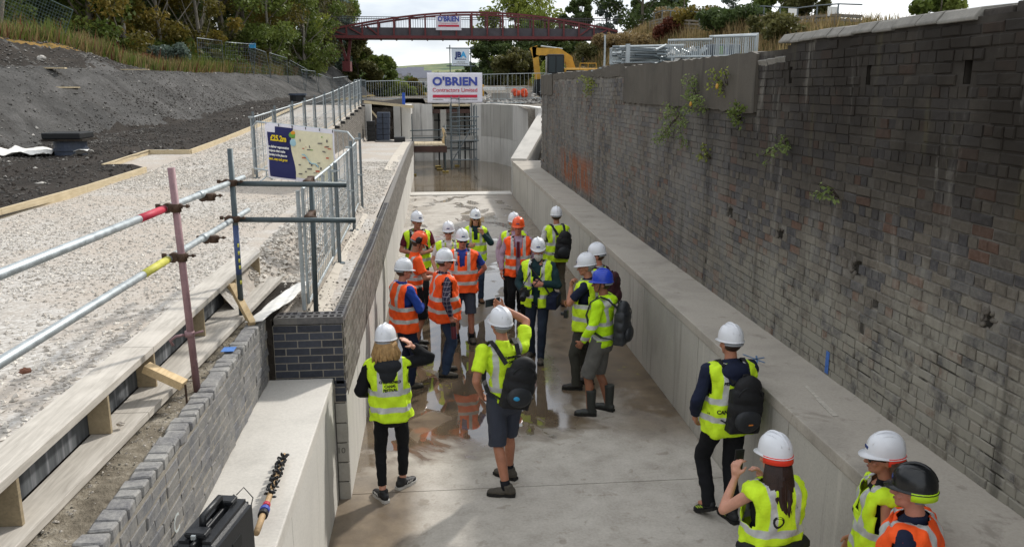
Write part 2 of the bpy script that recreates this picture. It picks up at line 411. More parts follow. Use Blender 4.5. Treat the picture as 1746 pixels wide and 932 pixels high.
M['brick_cap_piece'] = simple('mortared_cap_brick', '#86847f', .85, .28, 7, .5, 45, dark='#56565a')
M['mortar'] = simple('mortar', '#8c867b', .9, .2, 8, .3, 60)
M['mortar_dark'] = simple('mortar_dark', '#5c5850', .9, .25, 8, .3, 60)
def gravel_mat(name, cols, scale=26, dusty=None):
    n = NT(name); p = n.P()
    v = n.new('ShaderNodeTexVoronoi'); v.inputs['Scale'].default_value = scale; n.l.new(p, v.inputs['Vector'])
    bw = n.new('ShaderNodeRGBToBW'); n.l.new(v.outputs['Color'], bw.inputs[0])
    col = n.ramp(bw.outputs[0], [(.15, lin(cols[0])), (.5, lin(cols[1])), (.85, lin(cols[2]))])
    big = n.noise(p, .55, 5, .65, .5)
    if dusty: col = n.mix(n.math('MULTIPLY', n.step(big, .38, .58), .85), col, lin(dusty))
    n.bump(n.math('SUBTRACT', 1.0, v.outputs['Distance']), .45, .012)
    return n.set(col, .92, spec=.2)
M['gravel'] = gravel_mat('limestone_gravel', ('#9b968e', '#aea9a2', '#c2bfb9'), 34, '#aba195')
M['stone'] = simple('limestone_chips', '#c4beb4', .9, .3, 9, .3, 60)
M['stone2'] = simple('grey_chips', '#a39c92', .9, .3, 9, .3, 60)
def soil_mat(name, c0, c1, c2, sc=1.3, bump=.8):
    n = NT(name); p = n.P(); a = n.noise(p, sc, 8, .68, .6); b = n.noise(p, 14, 5, .7)
    col = n.ramp(n.math('ADD', n.math('MULTIPLY', a, .6), n.math('MULTIPLY', b, .4)), [(.34, lin(c0)), (.5, lin(c1)), (.66, lin(c2))])
    n.bump(n.math('ADD', b, a), bump, .06)
    return n.set(col, .95, spec=.15)
M['topsoil'] = soil_mat('dark_topsoil', '#26231f', '#37322d', '#4c463f')
def bank_mat():
    n = NT('spoil_bank'); p = n.P(); x, y, z = n.sep(p)
    a = n.noise(n.map(p, (.8, .5, .8)), .9, 8, .68, .8); b = n.noise(p, 16, 5, .75)
    f = n.math('ADD', n.math('MULTIPLY', a, .6), n.math('MULTIPLY', b, .4))
    col = n.ramp(f, [(.33, lin('#353433')), (.5, lin('#4d4c4a')), (.68, lin('#6b6967'))])
    st = n.noise(n.map(p, (.25, 1.6, .25), rot=(0, 0, R(12))), 1.4, 4, .6)
    col = n.mix(n.math('MULTIPLY', n.step(st, .52, .68), .45), col, lin('#34312d'))
    # fresh dark topsoil at the foot and in the upper cut, dry grass on top (attribute painted per face = what the ground is)
    t = n.new('ShaderNodeAttribute', attribute_name='tint').outputs['Fac']
    dark = n.ramp(f, [(.35, lin('#24211e')), (.5, lin('#34302c')), (.68, lin('#4a443e'))])
    grass = n.ramp(n.noise(p, 2.0, 5, .7), [(.3, lin('#4a4a22')), (.5, lin('#7d6335')), (.7, lin('#8c7040'))])
    col = n.mix(n.math('MULTIPLY', n.step(t, .3, .6), 1.0), col, dark)
    col = n.mix(n.step(t, 1.3, 1.7), col, grass)
    n.bump(f, .9, .08)
    return n.set(col, .95, spec=.15)
M['bank'] = bank_mat()
def ground_mat():
    n = NT('dry_grass_ground'); p = n.P()
    col = n.ramp(n.noise(p, .5, 7, .7, .5), [(.3, lin('#4a4423')), (.45, lin('#6f5a34')), (.6, lin('#5e5a2e')), (.72, lin('#85693f'))])
    n.bump(n.noise(p, 9, 5, .7), .8, .1)
    return n.set(col, .95, spec=.1)
M['ground'] = ground_mat()
M['yard'] = soil_mat('works_yard_ground', '#4f4a43', '#6e685f', '#8b857b', .8)
def timber(name, c, c2, grain=(1, 1, 1), rough=.75):
    n = NT(name); p = n.P()
    g = n.noise(n.map(p, (18, 1.4, 18)), 2.2, 5, .6, .6); k = n.noise(p, 3, 4, .6)
    col = n.ramp(g, [(.3, lin(c2)), (.65, lin(c))]); col = n.mix(n.math('MULTIPLY', n.step(k, .45, .75), .5), col, mulc(lin(c), 1.2))
    n.bump(g, .2, .003); return n.set(col, rough, spec=.3)
M['plank'] = timber('formwork_plank', '#bfb9af', '#a09a90')
M['ply'] = timber('film_ply', '#a09176', '#857860')
M['timber_new'] = timber('new_softwood', '#ccb48c', '#b39a72')
M['timber_edge'] = timber('edging_board', '#c4b597', '#ad9c7c')
def web_mat():
    n = NT('stained_web_board'); p = n.P()
    g = n.noise(n.map(p, (1, 9, .7)), 2.0, 5, .6)
    return n.set(n.ramp(g, [(.35, lin('#3f4245')), (.55, lin('#5a5d5f')), (.72, lin('#85868a'))]), .8, spec=.3)
M['web'] = web_mat()
def galv(name, c, var=.2, rough=.42, metal=.75):
    n = NT(name); p = n.P(); a = n.noise(p, 9, 5, .65); b = n.noise(p, 70, 3, .6)
    f = n.math('ADD', n.math('MULTIPLY', a, .7), n.math('MULTIPLY', b, .3))
    col = n.ramp(f, [(.3, mulc(lin(c), 1 - var * 1.5)), (.7, mulc(lin(c), 1 + var))])
    return n.set(col, n.ramp(a, [(.3, rough - .08), (.7, rough + .18)]), metal, .5)
M['galv'] = galv('galvanised_steel', '#a9b0b2', .18, .45, .55)
M['galv_dull'] = galv('dull_galvanised_steel', '#6f787c', .22, .5, .5)
M['tube_grey'] = galv('grey_scaffold_tube', '#4a5558', .25, .5, .4)
M['tube_pink'] = galv('faded_pink_scaffold_tube', '#8d6f72', .2, .6, .2)
M['rust'] = simple('rusty_coupler', '#4b3a2e', .7, .35, 20, .5, 60, metal=.4)
M['red_paint'] = simple('red_tape', '#b02a40', .6, .15, 12)
M['yellow_paint'] = simple('yellow_tape', '#b9b64e', .6, .2, 12)
M['blue_tube'] = simple('blue_tube_paint', '#3f5077', .6, .25, 15)
M['white_sheet'] = simple('white_sheeting', '#d8d6d0', .7, .12, 3, .3, 15)
M['black_plastic'] = simple('black_plastic', '#17191b', .45, .2, 8)
M['slate_plastic'] = simple('slate_plastic', '#3a4250', .55, .2, 6)
M['bridge_red'] = simple('bridge_red_paint', '#63282a', .55, .18, 2, .1, 30)
M['bridge_dark'] = simple('bridge_grey_panel', '#4a464a', .7, .2, 2)
M['banner_white'] = simple('banner_cloth', '#dcdae2', .7, .06, 2, .15, 6)
M['sign_blue'] = flat('sign_blue', '#3b4a9c'); M['sign_red'] = flat('sign_red', '#c22a45'); M['navy'] = flat('banner_navy', '#1d2257'); M['sign_navy'] = flat('logo_navy', '#26386b'); M['sign_cyan'] = flat('logo_cyan', '#3a9bd0')
M['yellow'] = flat('banner_yellow', '#e4c81f'); M['white'] = flat('print_white', '#e6e6e2'); M['cream'] = simple('map_print', '#d9d3b4', .7, .1, 2); M['map_grey'] = flat('map_grey', '#6b6862'); M['map_red'] = flat('map_red', '#b5563b'); M['map_green'] = flat('map_green', '#6a9a3a'); M['map_blue'] = flat('map_blue', '#9cc0cc')
M['black'] = flat('print_black', '#121214')
M['cat_yellow'] = simple('machine_yellow', '#be9030', .45, .15, 2)
M['dark_metal'] = simple('dark_steel', '#26282a', .5, .2, 5, metal=.5)
M['orange_net'] = simple('orange_netting', '#d2502c', .7, .2, 8)
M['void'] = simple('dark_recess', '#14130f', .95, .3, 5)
def glass_mat():
    n = NT('cab_glass'); n.b.inputs['Transmission Weight'].default_value = .0
    return n.set(lin('#16252a'), .3, 0, .4)
M['cab_glass'] = glass_mat()
def water_mat():
    n = NT('canal_water'); p = n.P()
    n.bump(n.noise(p, 5, 3, .5), .06, .01)
    n.b.inputs['IOR'].default_value = 1.33
    col = n.ramp(n.noise(p, .6, 4, .6), [(.3, lin('#5f5444')), (.7, lin('#7a6d5b'))])
    return n.set(col, .04, spec=.6)
M['water'] = water_mat()
# ------------------------------------------------------------------ the setting
XL, XR, ZL, XW = -0.88, 3.03, 1.29, 3.76
def ramp(y):    # towpath level along the canal
    return float(np.interp(y, [-5, 14, 25, 30, 37, 42, 60], [2.2, 2.2, 2.5, 2.68, 3.0, 3.2, 3.3]))
def zbench(y): return float(np.interp(y, [0, 8, 20, 28, 41], [1.86, 1.84, 1.78, 1.74, 1.5]))
def zcop(y): return float(np.interp(y, [0, 7.6, 12, 24, 33, 41], [1.86, 1.86, 1.76, 1.76, 1.70, 1.5]))

# distant ground sheet and hills
g = MB(); xs = np.linspace(-1500, 1500, 60); ys = np.concatenate([np.linspace(47.3, 200, 20), np.linspace(230, 2500, 22)])
X, Y = np.meshgrid(xs, ys); g.grid(X, Y, 2.6 + 0 * X + np.where(Y < 60, 0, .0)); struct(g.build('ground', M['ground']))
def hill_mat():
    n = NT('far_fields'); p = n.P(); x, y, z = n.sep(p)
    f = n.noise(n.map(p, (1, 1, 3.0)), .012, 5, .6, .8)
    col = n.ramp(f, [(.36, lin('#3f5141')), (.46, lin('#57694a')), (.52, lin('#8a8663')), (.58, lin('#5e7350')), (.68, lin('#9a9270'))])
    f2 = n.noise(n.map(p, (1, 1, 4)), .06, 5, .7); col = n.mix(n.math('MULTIPLY', n.step(f2, .53, .6), .7), col, lin('#3c4d41'))
    return n.set(col, .95, spec=.1)
M['hill'] = hill_mat()
h = MB(); xs = np.linspace(-700, 900, 90); ys = np.linspace(330, 900, 20); X, Y = np.meshgrid(xs, ys)
Z = 2.5 + (Y - 330) / 570 * 24 * (1 + .16 * np.sin(X / 130) + .1 * np.sin(X / 47 + 1)) + 0 * X
h.grid(X, Y, Z); struct(h.build('hills', M['hill'], smooth=True))

# lock floor: four concrete bays with open joints over a sub-base
lf = bpy.data.objects.new('lock_floor', None); COL.objects.link(lf); lf['kind'] = 'structure'; ORG[lf.name] = (0, 0, 0)
MB().bbox(-1.0, XR + .3, -6, 32.1, -.3, -.012).build('sub_base', M['mortar_dark'], lf)
for y0, y1 in ((-6, 2.0), (2.0, 7.72), (7.72, 15.2), (15.2, 22.6), (22.6, 31.3)):
    MB().bbox(-1.0, XR - .006, y0 + .006, y1 - .006, -.1, 0).build('floor_slab', M['floor'], lf)
MB().bbox(-.9, XR - .006, 31.3, 32.2, -.6, .035).build('sill_slab', M['ledge_pale'], lf)
w = MB(); X, Y = np.meshgrid(np.linspace(-1.6, 6.4, 9), np.linspace(32.2, 47.3, 16)); w.grid(X, Y, 0 * X + .0); struct(w.build('water', M['water']))
b = MB().bbox(-1.7, 6.5, 32.2, 47.6, -.75, -.7); struct(b.build('canal_bed', M['topsoil']))

# right side: low concrete wall of formwork-marked bays carrying a broad ledge
rw = tag(thing('lock_side_wall', '', ''), 'long low concrete lock wall with flat ledge below the brick wall', 'wall')
yb = np.arange(-6.0, 31.3, 1.24)
for k, y0 in enumerate(yb):
    y1 = min(y0 + 1.24, 31.3); pr = .0 if k % 2 else .003
    MB().bbox(XR - pr, XR + .25, y0 + .004, y1 - .004, -.02, 1.18).build('wall_panel', M['conc_wall'], rw)
MB().bbox(XR + .012, XR + .3, -6, 31.3, -.02, 1.17).build('joint_backing', M['mortar_dark'], rw)
for y0, y1 in ((-6, 4.1), (4.1, 11.9), (11.9, 19.4), (19.4, 26), (26, 31.3)):
    MB().bbox(XR - .012, XW + .3, y0 + .004, y1 - .004, 1.18, ZL).build('ledge_slab', M['ledge'], rw, bevel=.012)
MB().bbox(XR + .25, XW + .3, -6, 31.3, .2, 1.175).build('wall_core', M['conc_wall'], rw)
mk = MB()
for a, bq in (((3.18, 7.9), (3.30, 7.62)), ((3.22, 7.62), (3.30, 7.84)), ((3.2, 7.72), (3.36, 7.78))):
    mk.bar((*a, ZL + .004), (*bq, ZL + .004), .018, .002)
mk.build('blue_spray_mark', simple('blue_spray', '#4f6f92', .8, .3, 30), rw)
sm = MB(); sm.bar((3.42, 6.95, ZL + .004), (3.39, 6.6, ZL + .004), .035, .002); sm.bar((3.385, 6.62, ZL + .0045), (3.35, 6.22, ZL + .0045), .05, .002); stuff(sm.build('white_scuff', simple('white_scuff', '#b2aca1', .9, .25, 25), rw))

# sloping wing wall at the far end of the ledge, and the curved head wall beyond it
ww = tag(thing('wing_wall', '', ''), 'sloping concrete wing wall with pale coping rising behind end of the ledge', 'wall')
a0, a1 = Vector((3.02, 31.6, 0)), Vector((4.75, 36.4, 0)); d = (a1 - a0).normalized(); nn = Vector((d.y, -d.x, 0))
v = [a0 + nn * 0, a1, a1 + nn * .55, a0 + nn * .55]; vs = [(q.x, q.y, -.3) for q in v] + [(q.x, q.y, zz) for q, zz in zip(v, (1.22, 2.86, 2.86, 1.22))]
MB().add(vs, [(3, 2, 1, 0), (4, 5, 6, 7), (0, 1, 5, 4), (1, 2, 6, 5), (2, 3, 7, 6), (3, 0, 4, 7)]).build('wall_face', M['conc_far'], ww)
v = [a0 - nn * .03, a1 - nn * .03, a1 + nn * .6, a0 + nn * .6]; vs = [(q.x, q.y, zz) for q, zz in zip(v, (1.224, 2.864, 2.864, 1.224))] + [(q.x, q.y, zz) for q, zz in zip(v, (1.36, 3.0, 3.0, 1.36))]
MB().add(vs, [(3, 2, 1, 0), (4, 5, 6, 7), (0, 1, 5, 4), (1, 2, 6, 5), (2, 3, 7, 6), (3, 0, 4, 7)]).build('coping', M['ledge_pale'], ww)
MB().bbox(XR + .5, 5.3, 31.32, 31.75, -.2, 1.26).build('footing', M['conc_far'], ww)

hw = tag(thing('head_wall', '', ''), 'curved pale concrete head wall round dark gate opening at the far end of chamber', 'wall')
cp = [(2.34, 47.0), (3.0, 46.6), (3.7, 45.6), (4.3, 43.6), (4.7, 41.2), (4.95, 38.6), (5.0, 36.2)]
fine = [Vector((*np.array([np.interp(t, range(7), [c[0] for c in cp]), np.interp(t, range(7), [c[1] for c in cp])]), 0)) for t in np.linspace(0, 6, 13)]
for k in range(12):
    p, q = fine[k], fine[k + 1]; dd = (q - p).normalized(); no = Vector((-dd.y, dd.x, 0)) * -1
    e0, e1 = p + dd * .012, q - dd * .012
    def slab(z0, z1, pr, mm, nm):
        poly = [(e0 - no * pr), (e1 - no * pr), (e1 + no * .4), (e0 + no * .4)]
        if no.x < 0: pass
        MB().prism([(s.x, s.y) for s in poly], z0, z1).build(nm, mm, hw)
    slab(-.3, 1.38, .0, M['conc_far'], 'lower_panel')
    slab(1.386, 3.12, .03, M['conc_dull'] if k in (2, 3, 4, 5, 6) else M['conc_far'], 'upper_panel')
    slab(3.122, 3.16, .05, M['white_sheet'] if k % 3 else M['ledge_pale'], 'wall_top')
# left half of the head wall
for x0, x1 in ((-.62, .04),):
    MB().bbox(x0, x1, 46.6, 47.2, 1.42, 3.12).build('upper_panel', M['conc_far'], hw)
MB().bbox(-1.32, -.63, 46.55, 47.2, 1.42, 3.12).build('upper_panel', M['conc_far'], hw)
MB().bbox(-1.6, .04, 46.65, 47.2, -.3, 1.41).build('lower_panel', M['conc_far'], hw)
MB().bbox(-1.52, -1.05, 42.6, 46.5, 1.35, 3.14).build('return_wall', M['conc_white'], hw)
MB().bbox(-1.9, -1.56, 42.2, 46.5, 1.1, 3.1).build('return_back', M['conc_dull'], hw)
# gate opening: dark chamber with steel frames behind
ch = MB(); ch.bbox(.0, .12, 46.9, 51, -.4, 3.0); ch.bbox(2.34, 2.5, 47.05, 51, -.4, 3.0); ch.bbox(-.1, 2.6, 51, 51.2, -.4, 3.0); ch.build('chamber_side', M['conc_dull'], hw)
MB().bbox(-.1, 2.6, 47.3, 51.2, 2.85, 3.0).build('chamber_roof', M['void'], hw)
for x in (.35, .62, 1.55, 1.85, 2.15): MB().bbox(x, x + .09, 48.2, 48.3, -.3, 2.85).build('steel_post', M['dark_metal'], hw)
for z in (.55, 1.05, 1.6, 2.15, 2.6): MB().bbox(.12, 2.33, 48.12, 48.19, z, z + .07).build('steel_rail', M['dark_metal'], hw)
MB().bbox(.05, 2.33, 46.7, 46.9, 2.62, 2.84).build('timber_lintel', simple('dark_brown_timber', '#4a3630', .8, .2, 4), hw)
MB().bbox(-.1, 2.6, 46.75, 47.35, 3.0, 3.1).build('timber_deck', M['timber_edge'], hw)

# left side: lock wall, concrete below, blue brick parapet courses above, perforated bricks on top
lw = tag(thing('left_lock_wall', '', ''), 'left lock wall with long dark brick band over pale concrete face', 'wall')
for k, y0 in enumerate(np.arange(7.65, 41, 2.4)):
    y1 = min(y0 + 2.4, 41.2)
    MB().bbox(XL - .22, XL + (.002 if k % 2 else 0), y0 + .004, y1 - .004, -.4, 1.10).build('wall_panel', M['conc_white'], lw)
MB().bbox(XL - .5, XL - .03, 7.78, 41.2, -.4, 1.03).build('wall_core', M['mortar_dark'], lw)
def brick_box(c, u, n, wu, wd, hz, sh=0):
    """8 corners of a brick: c centre of the front face, u along, n outwards"""
    c = np.asarray(c, float); u = np.asarray(u, float); n = np.asarray(n, float); k = np.array((0, 0, 1.0))
    o = []
    for dz in (-hz / 2, hz / 2):
        for du, dn in ((-wu / 2, -wd), (wu / 2, -wd), (wu / 2, 0), (-wu / 2, 0)): o.append(c + u * du + n * dn + k * dz)
    return np.array(o)
BF = np.array([(3, 2, 1, 0), (4, 5, 6, 7), (1, 2, 6, 5), (2, 3, 7, 6), (3, 0, 4, 7)])
def bricks_mesh(name, boxes, m, parent):
    V = np.concatenate(boxes); nb = len(boxes)
    F = (BF[None] + 8 * np.arange(nb)[:, None, None]).reshape(-1, 4)
    return stuff(npmesh(name, V, F, m, parent, col=np.repeat(RNG.random(nb), 5)))
def check_orient(u, n): return np.cross(u, (0, 0, 1.0)).dot(n)
# inner face bricks (seen edge-on): 8 courses following the sloping top
boxes = []; u = (0, -1, 0); nrm = (1, 0, 0)
for c in range(9):
    yy = 7.66 + .0; off = 0 if c % 2 else .11
    for y in np.arange(7.65 + off, 41, .2335):
        top = zcop(y); z = top - .075 - .0865 * c
        if z < 1.06 or y > 24 and c > 7: continue
        boxes.append(brick_box((XL + .004 + RNG.normal(0, .0008), y + .112, z), u, nrm, .218, .1, .072))
bricks_mesh('parapet_bricks', boxes, M['brick_face'], lw)
pm = MB(); yy = np.linspace(7.66, 41, 40)
for a, bq in zip(yy[:-1], yy[1:]):
    za, zb = zcop(a) - .03, zcop(bq) - .03
    XM = XL - .003; pm.add([(XL - .3, a, .9), (XM, a, .9), (XM, bq, .9), (XL - .3, bq, .9), (XL - .3, a, za), (XM, a, za), (XM, bq, zb), (XL - .3, bq, zb)], [(4, 5, 6, 7), (1, 2, 6, 5)])
pm.build('parapet_mortar', M['mortar_dark'], lw)
def perforated_brick(cx, cy, z, along_y, m, parent, w=.215, d=.1025, h=.065):
    b = MB(); t = .02; nh = 3; L = w
    # outer rim and cross webs leave three open slots
    b.box((0, -d / 2 + t / 2, 0), (L, t, h)); b.box((0, d / 2 - t / 2, 0), (L, t, h))
    for k in range(nh + 1):
        x = -L / 2 + t / 2 + k * (L - t) / nh; b.box((x, 0, 0), (t, d - 2 * t, h))
    b.box((0, 0, -h / 2 + .008), (L - .002, d - .002, .006))
    if along_y: b.xform(Matrix.Rotation(R(90), 3, 'Z'))
    b.xform(Matrix.Translation((cx, cy, z))); return b.build('perforated_brick', m, parent)
nper = 0
for y in np.arange(7.99, 16.4, .2235):            # perforated bricks along the edge
    perforated_brick(XL - .056, y, zcop(y) - .012, True, M['brick_perf'], lw)
eb = MB()
for y in np.arange(16.45, 41, .2235): eb.box((XL - .056, y, zcop(y) - .012), (.105, .21, .06))
stuff(eb.build('edge_bricks', M['brick_face'], lw))
for k, x in enumerate((-1.42, -1.205, -.99)):
    perforated_brick(x, 7.70, zcop(7.7) - .012, False, M['brick_perf'], lw)
    perforated_brick(x, 7.82, zcop(7.7) - .014, False, M['brick_perf'], lw)
# pier front: courses of dark blue brick, then concrete blocks to the floor
z = zcop(7.65) - .05 - .0325
for c in range(8):
    zc = z - .075 * c - .005; off = 0 if c % 2 == 0 else -.1125
    x = -1.535 + off
    while x < -.93:
        a, bq = max(x, -1.535), min(x + .215, XL - .014)
        if bq - a > .04: MB().bbox(a, bq, 7.632, 7.72, zc - .0325, zc + .0325).build('brick', M['brick_blue_piece'], lw, bevel=.003)
        x += .225
for zc in (1.215, 1.14, 1.065):                     # brick courses below ledge level, at the corner only
    MB().bbox(-.985, XL - .004, 7.632, 7.72, zc - .0325, zc + .0325).build('brick', M['brick_blue_piece'], lw, bevel=.003)
MB().bbox(-1.54, XL - .012, 7.636, 7.95, 1.02, zcop(7.65) - .055).build('pier_mortar', M['mortar'], lw)
MB().bbox(-1.0, XL - .016, 7.645, 7.95, -.05, 1.02).build('block_mortar', M['mortar_dark'], lw)
zb = 1.02
for k in range(5):
    MB().bbox(-.99, XL - .003, 7.63, 7.76, zb - .205, zb - .012).build('concrete_block', M['block'], lw, bevel=.004); zb -= .207
put_text('painted_number', '10', .085, frame((-.955, 7.628, .52), (1, 0, 0), (0, 0, 1)), simple('chalk_grey', '#5e5b55'), lw)

# near concrete ledge below the pier
nl = tag(thing('near_ledge', '', ''), 'pale concrete ledge block in left foreground below the grey brick wall', 'ledge')
MB().bbox(-1.9, -.995, -4, 7.62, 1.17, 1.28).build('ledge_slab', M['ledge_pale'], nl, bevel=.012)
for y0 in np.arange(-4.5, 7.6, 2.42): MB().bbox(-1.3, -1.0, max(y0, -4) + .004, min(y0 + 2.42, 7.62) - .004, -.2, 1.169).build('face_panel', M['conc_white'], nl)
MB().bbox(-1.85, -1.02, -4, 7.6, -.2, 1.165).build('ledge_core', M['mortar_dark'], nl)

# old grey reclaimed-brick retaining wall along the ledge (each brick its own piece)
gw = tag(thing('grey_brick_wall', '', ''), 'old grey brick retaining wall beside the pale ledge in left foreground', 'wall')
def gx(y): return -1.575 + .018 * math.sin((y - 3) * 1.1)
variants = []
for k in range(6):
    for (L_, nm) in ((.222, 's'), (.105, 'h')):
        bb = MB().bbox(-L_ / 2, L_ / 2, -.1, 0, -.0355, .0355)
        bb.v = [tuple(np.array(q) + RNG.normal(0, .0028, 3)) for q in bb.v]
        me = bb.mesh('brick_' + nm, M['brick_grey_piece'])
        bm = bmesh.new(); bm.from_mesh(me); bmesh.ops.bevel(bm, geom=bm.edges[:], offset=.004, segments=1, affect='EDGES'); bm.to_mesh(me); bm.free()
        variants.append(me)
def piece(name, me, parent, M4):
    o = bpy.data.objects.new(name, me); COL.objects.link(o); o.parent = parent; o.matrix_local = M4; ORG[o.name] = ORG[parent.name]; return o
for c in range(7):
    zc = 1.325 + .082 * c; y = 7.63 - (0 if c % 2 else .11)
    i = 0
    while y > 2.0:
        L_ = .222 if (c % 2 == 0 or i % 5) else .105
        yc = y - L_ / 2; hi = 1.87 + .1 * max(0, (6 - yc) / 4)
        me = variants[2 * random.randrange(6) + (0 if L_ > .2 else 1)]
        Mx = Matrix.Translation((gx(yc) + random.uniform(-.003, .004), yc, zc + random.uniform(-.003, .003))) @ Matrix.Rotation(R(90) + random.uniform(-.02, .02), 4, 'Z') @ Matrix.Rotation(math.pi, 4, 'Z')
        piece('brick', me, gw, Mx); y -= L_ + .011; i += 1
capv = []
for k in range(5):
    bb = MB().bbox(-.062, .062, -.05, .05, -.034, .034); bb.v = [tuple(np.array(q) + RNG.normal(0, .005, 3)) for q in bb.v]
    me = bb.mesh('cap_brick', M['brick_cap_piece']); bm = bmesh.new(); bm.from_mesh(me); bmesh.ops.bevel(bm, geom=bm.edges[:], offset=.009, segments=1, affect='EDGES'); bm.to_mesh(me); bm.free(); capv.append(me)
y = 7.56
while y > 2.0:                                             # rough header course along the top, rising towards the viewer
    zc = 1.885 + .035 * max(0, (6.5 - y) / 3)
    piece('cap_brick', random.choice(capv), gw, Matrix.Translation((gx(y) - .061 + random.uniform(-.006, .006), y, zc)) @ Matrix.Rotation(random.uniform(-.06, .06), 4, 'Z') @ Matrix.Rotation(random.uniform(-.05, .05), 4, 'Y')); y -= .112
bk = MB(); yy = np.linspace(7.63, -1, 30)
for a, bq in zip(yy[:-1], yy[1:]):
    bk.add([(gx(a) - .005, a, 1.27), (gx(bq) - .005, bq, 1.27), (gx(bq) - .005, bq, 1.86 + .03 * max(0, (6.5 - bq) / 3)), (gx(a) - .005, a, 1.86 + .03 * max(0, (6.5 - a) / 3))], [(0, 1, 2, 3)])
    bk.add([(gx(a) - .014, a, 1.855 + .03 * max(0, (6.5 - a) / 3)), (gx(bq) - .014, bq, 1.855 + .03 * max(0, (6.5 - bq) / 3)), (-1.8, bq, 1.87), (-1.8, a, 1.87)], [(0, 1, 2, 3)])
bk.build('mortar_bed', M['mortar'], gw)
sp = MB(); sp.box((gx(6.55) - .09, 6.55, 1.935), (.1, .12, .004)); sp.build('blue_paint_spot', simple('blue_spot', '#4f79b8', .8, .2, 30), gw)
gt = put_text('chalk_mark', 'C', .16, frame((gx(4.55) + .016, 4.55, 1.5), (0, 1, 0), (0, 0, 1)), simple('chalk', '#aab0ae', .9, .3, 30), gw)

# mortar haunching strip between that wall and the formwork
hs = MB(); X, Y = np.meshgrid(np.linspace(-2.06, -1.62, 9), np.linspace(-2, 7.75, 90)); Z = 1.885 + .03 * np.clip((6.5 - Y) / 3, 0, 2) + RNG.normal(0, .008, X.shape)
Z += .04 * np.sin(X * 9) * 0; hs.grid(X, Y, Z); struct(hs.build('mortar_strip', soil_mat('wet_mortar_strip', '#4a4339', '#7a7264', '#a8a193', 2.2, .6), smooth=True))

struct(MB().bbox(-2.7, -1.63, -3, 7.62, 1.0, 1.872).build('fill_ground', M['topsoil'])); struct(MB().bbox(-2.7, -1.545, 7.62, 9.2, 1.0, 1.868).build('fill_ground', M['topsoil']))
# big old brick wall on the right
BW = tag(thing('old_brick_wall', '', ''), 'tall old stained brick wall along the whole right side above the ledge', 'wall')
def walltop(y): return 4.55 if y < 8.75 else float(np.interp(y, [8.75, 18.2, 25.6, 28.5], [4.42, 4.42, 4.44, 4.40]))
def rendered(y, z): return 9.42 < y < 16.15 and z > 3.72 or y >= 16.15 and z > (4.22 if y < 25.8 else 3.78)
holes = [(10.06, 2.46, .20, .15), (8.52, 2.44, .18, .13), (6.87, 2.43, .17, .14), (6.5, 2.19, .09, .08), (5.08, 2.45, .11, .13)]
slots = [(8.56, 4.13, .075, .17), (6.97, 4.11, .075, .17), (5.62, 4.11, .085, .17)]
def in_hole(y, z, wy, wz):
    return any(abs(y - h[0]) < h[2] / 2 + wy / 2 - .03 and abs(z - h[1]) < h[3] / 2 + wz / 2 - .02 for h in holes + slots)
camM = cam.matrix_world.inverted()
def screen(p):
    q = camM @ Vector(p)
    return 873 - 1400 * q.x / q.z, 466 + 1400 * q.y / q.z
recs = []; CH = .0855; zc = ZL + .03; row = 0
while zc < 4.5:
    stretcher = row % 3 != 1; y = -2.0 + RNG.random() * .1
    while y < 28.4:
        L_ = (.228 if stretcher else .1085) * (1 + RNG.normal(0, .02)); yc = y + L_ / 2
        if zc + .04 < walltop(yc) - (.0 if yc > 8.75 else .07) and not rendered(yc, zc + .03) and not in_hole(yc, zc, L_, .075) and RNG.random() > .004:
            recs.append((yc, zc + RNG.normal(0, .0015), L_ - .010, CH - .010 + RNG.normal(0, .001), abs(RNG.normal(.003, .003)) - (.015 if RNG.random() < .02 else 0)))
        y += L_
    zc += CH; row += 1
def area(r):
    px, py = screen((XW, r[0], r[1]))
    if not (-20 < px < 1750 and -10 < py < 930): return 0
    a = screen((XW, r[0] - r[2] / 2, r[1])); b = screen((XW, r[0] + r[2] / 2, r[1])); return abs(a[0] - b[0]) * 1400 * r[3] / max(.5, -(camM @ Vector((XW, r[0], r[1]))).z)
ar = np.array([area(r) for r in recs]); order = np.argsort(-ar); near = set(order[:300].tolist())
boxes = []
for i, (yc, zc, L_, h_, pr) in enumerate(recs):
    bx = brick_box((XW - pr, yc, zc), (0, 1, 0), (-1, 0, 0), L_, .08, h_)
    if i in near:
        bx = bx + RNG.normal(0, .0022, bx.shape); mb = MB().add(bx.tolist(), BF.tolist()); me = mb.mesh('brick', M['brick_old_piece'], False, ORG[BW.name])
        bm = bmesh.new(); bm.from_mesh(me); bmesh.ops.bevel(bm, geom=[e for e in bm.edges if all(v.co.x < XW + .03 for v in e.verts)], offset=.008, segments=1, affect='EDGES'); bmesh.ops.recalc_face_normals(bm, faces=bm.faces[:]); bm.to_mesh(me); bm.free()
        link('brick', me, BW, ORG[BW.name])
    else: boxes.append(bx + RNG.normal(0, .0012, bx.shape))
bricks_mesh('brick_courses', boxes, M['brick_old'], BW)
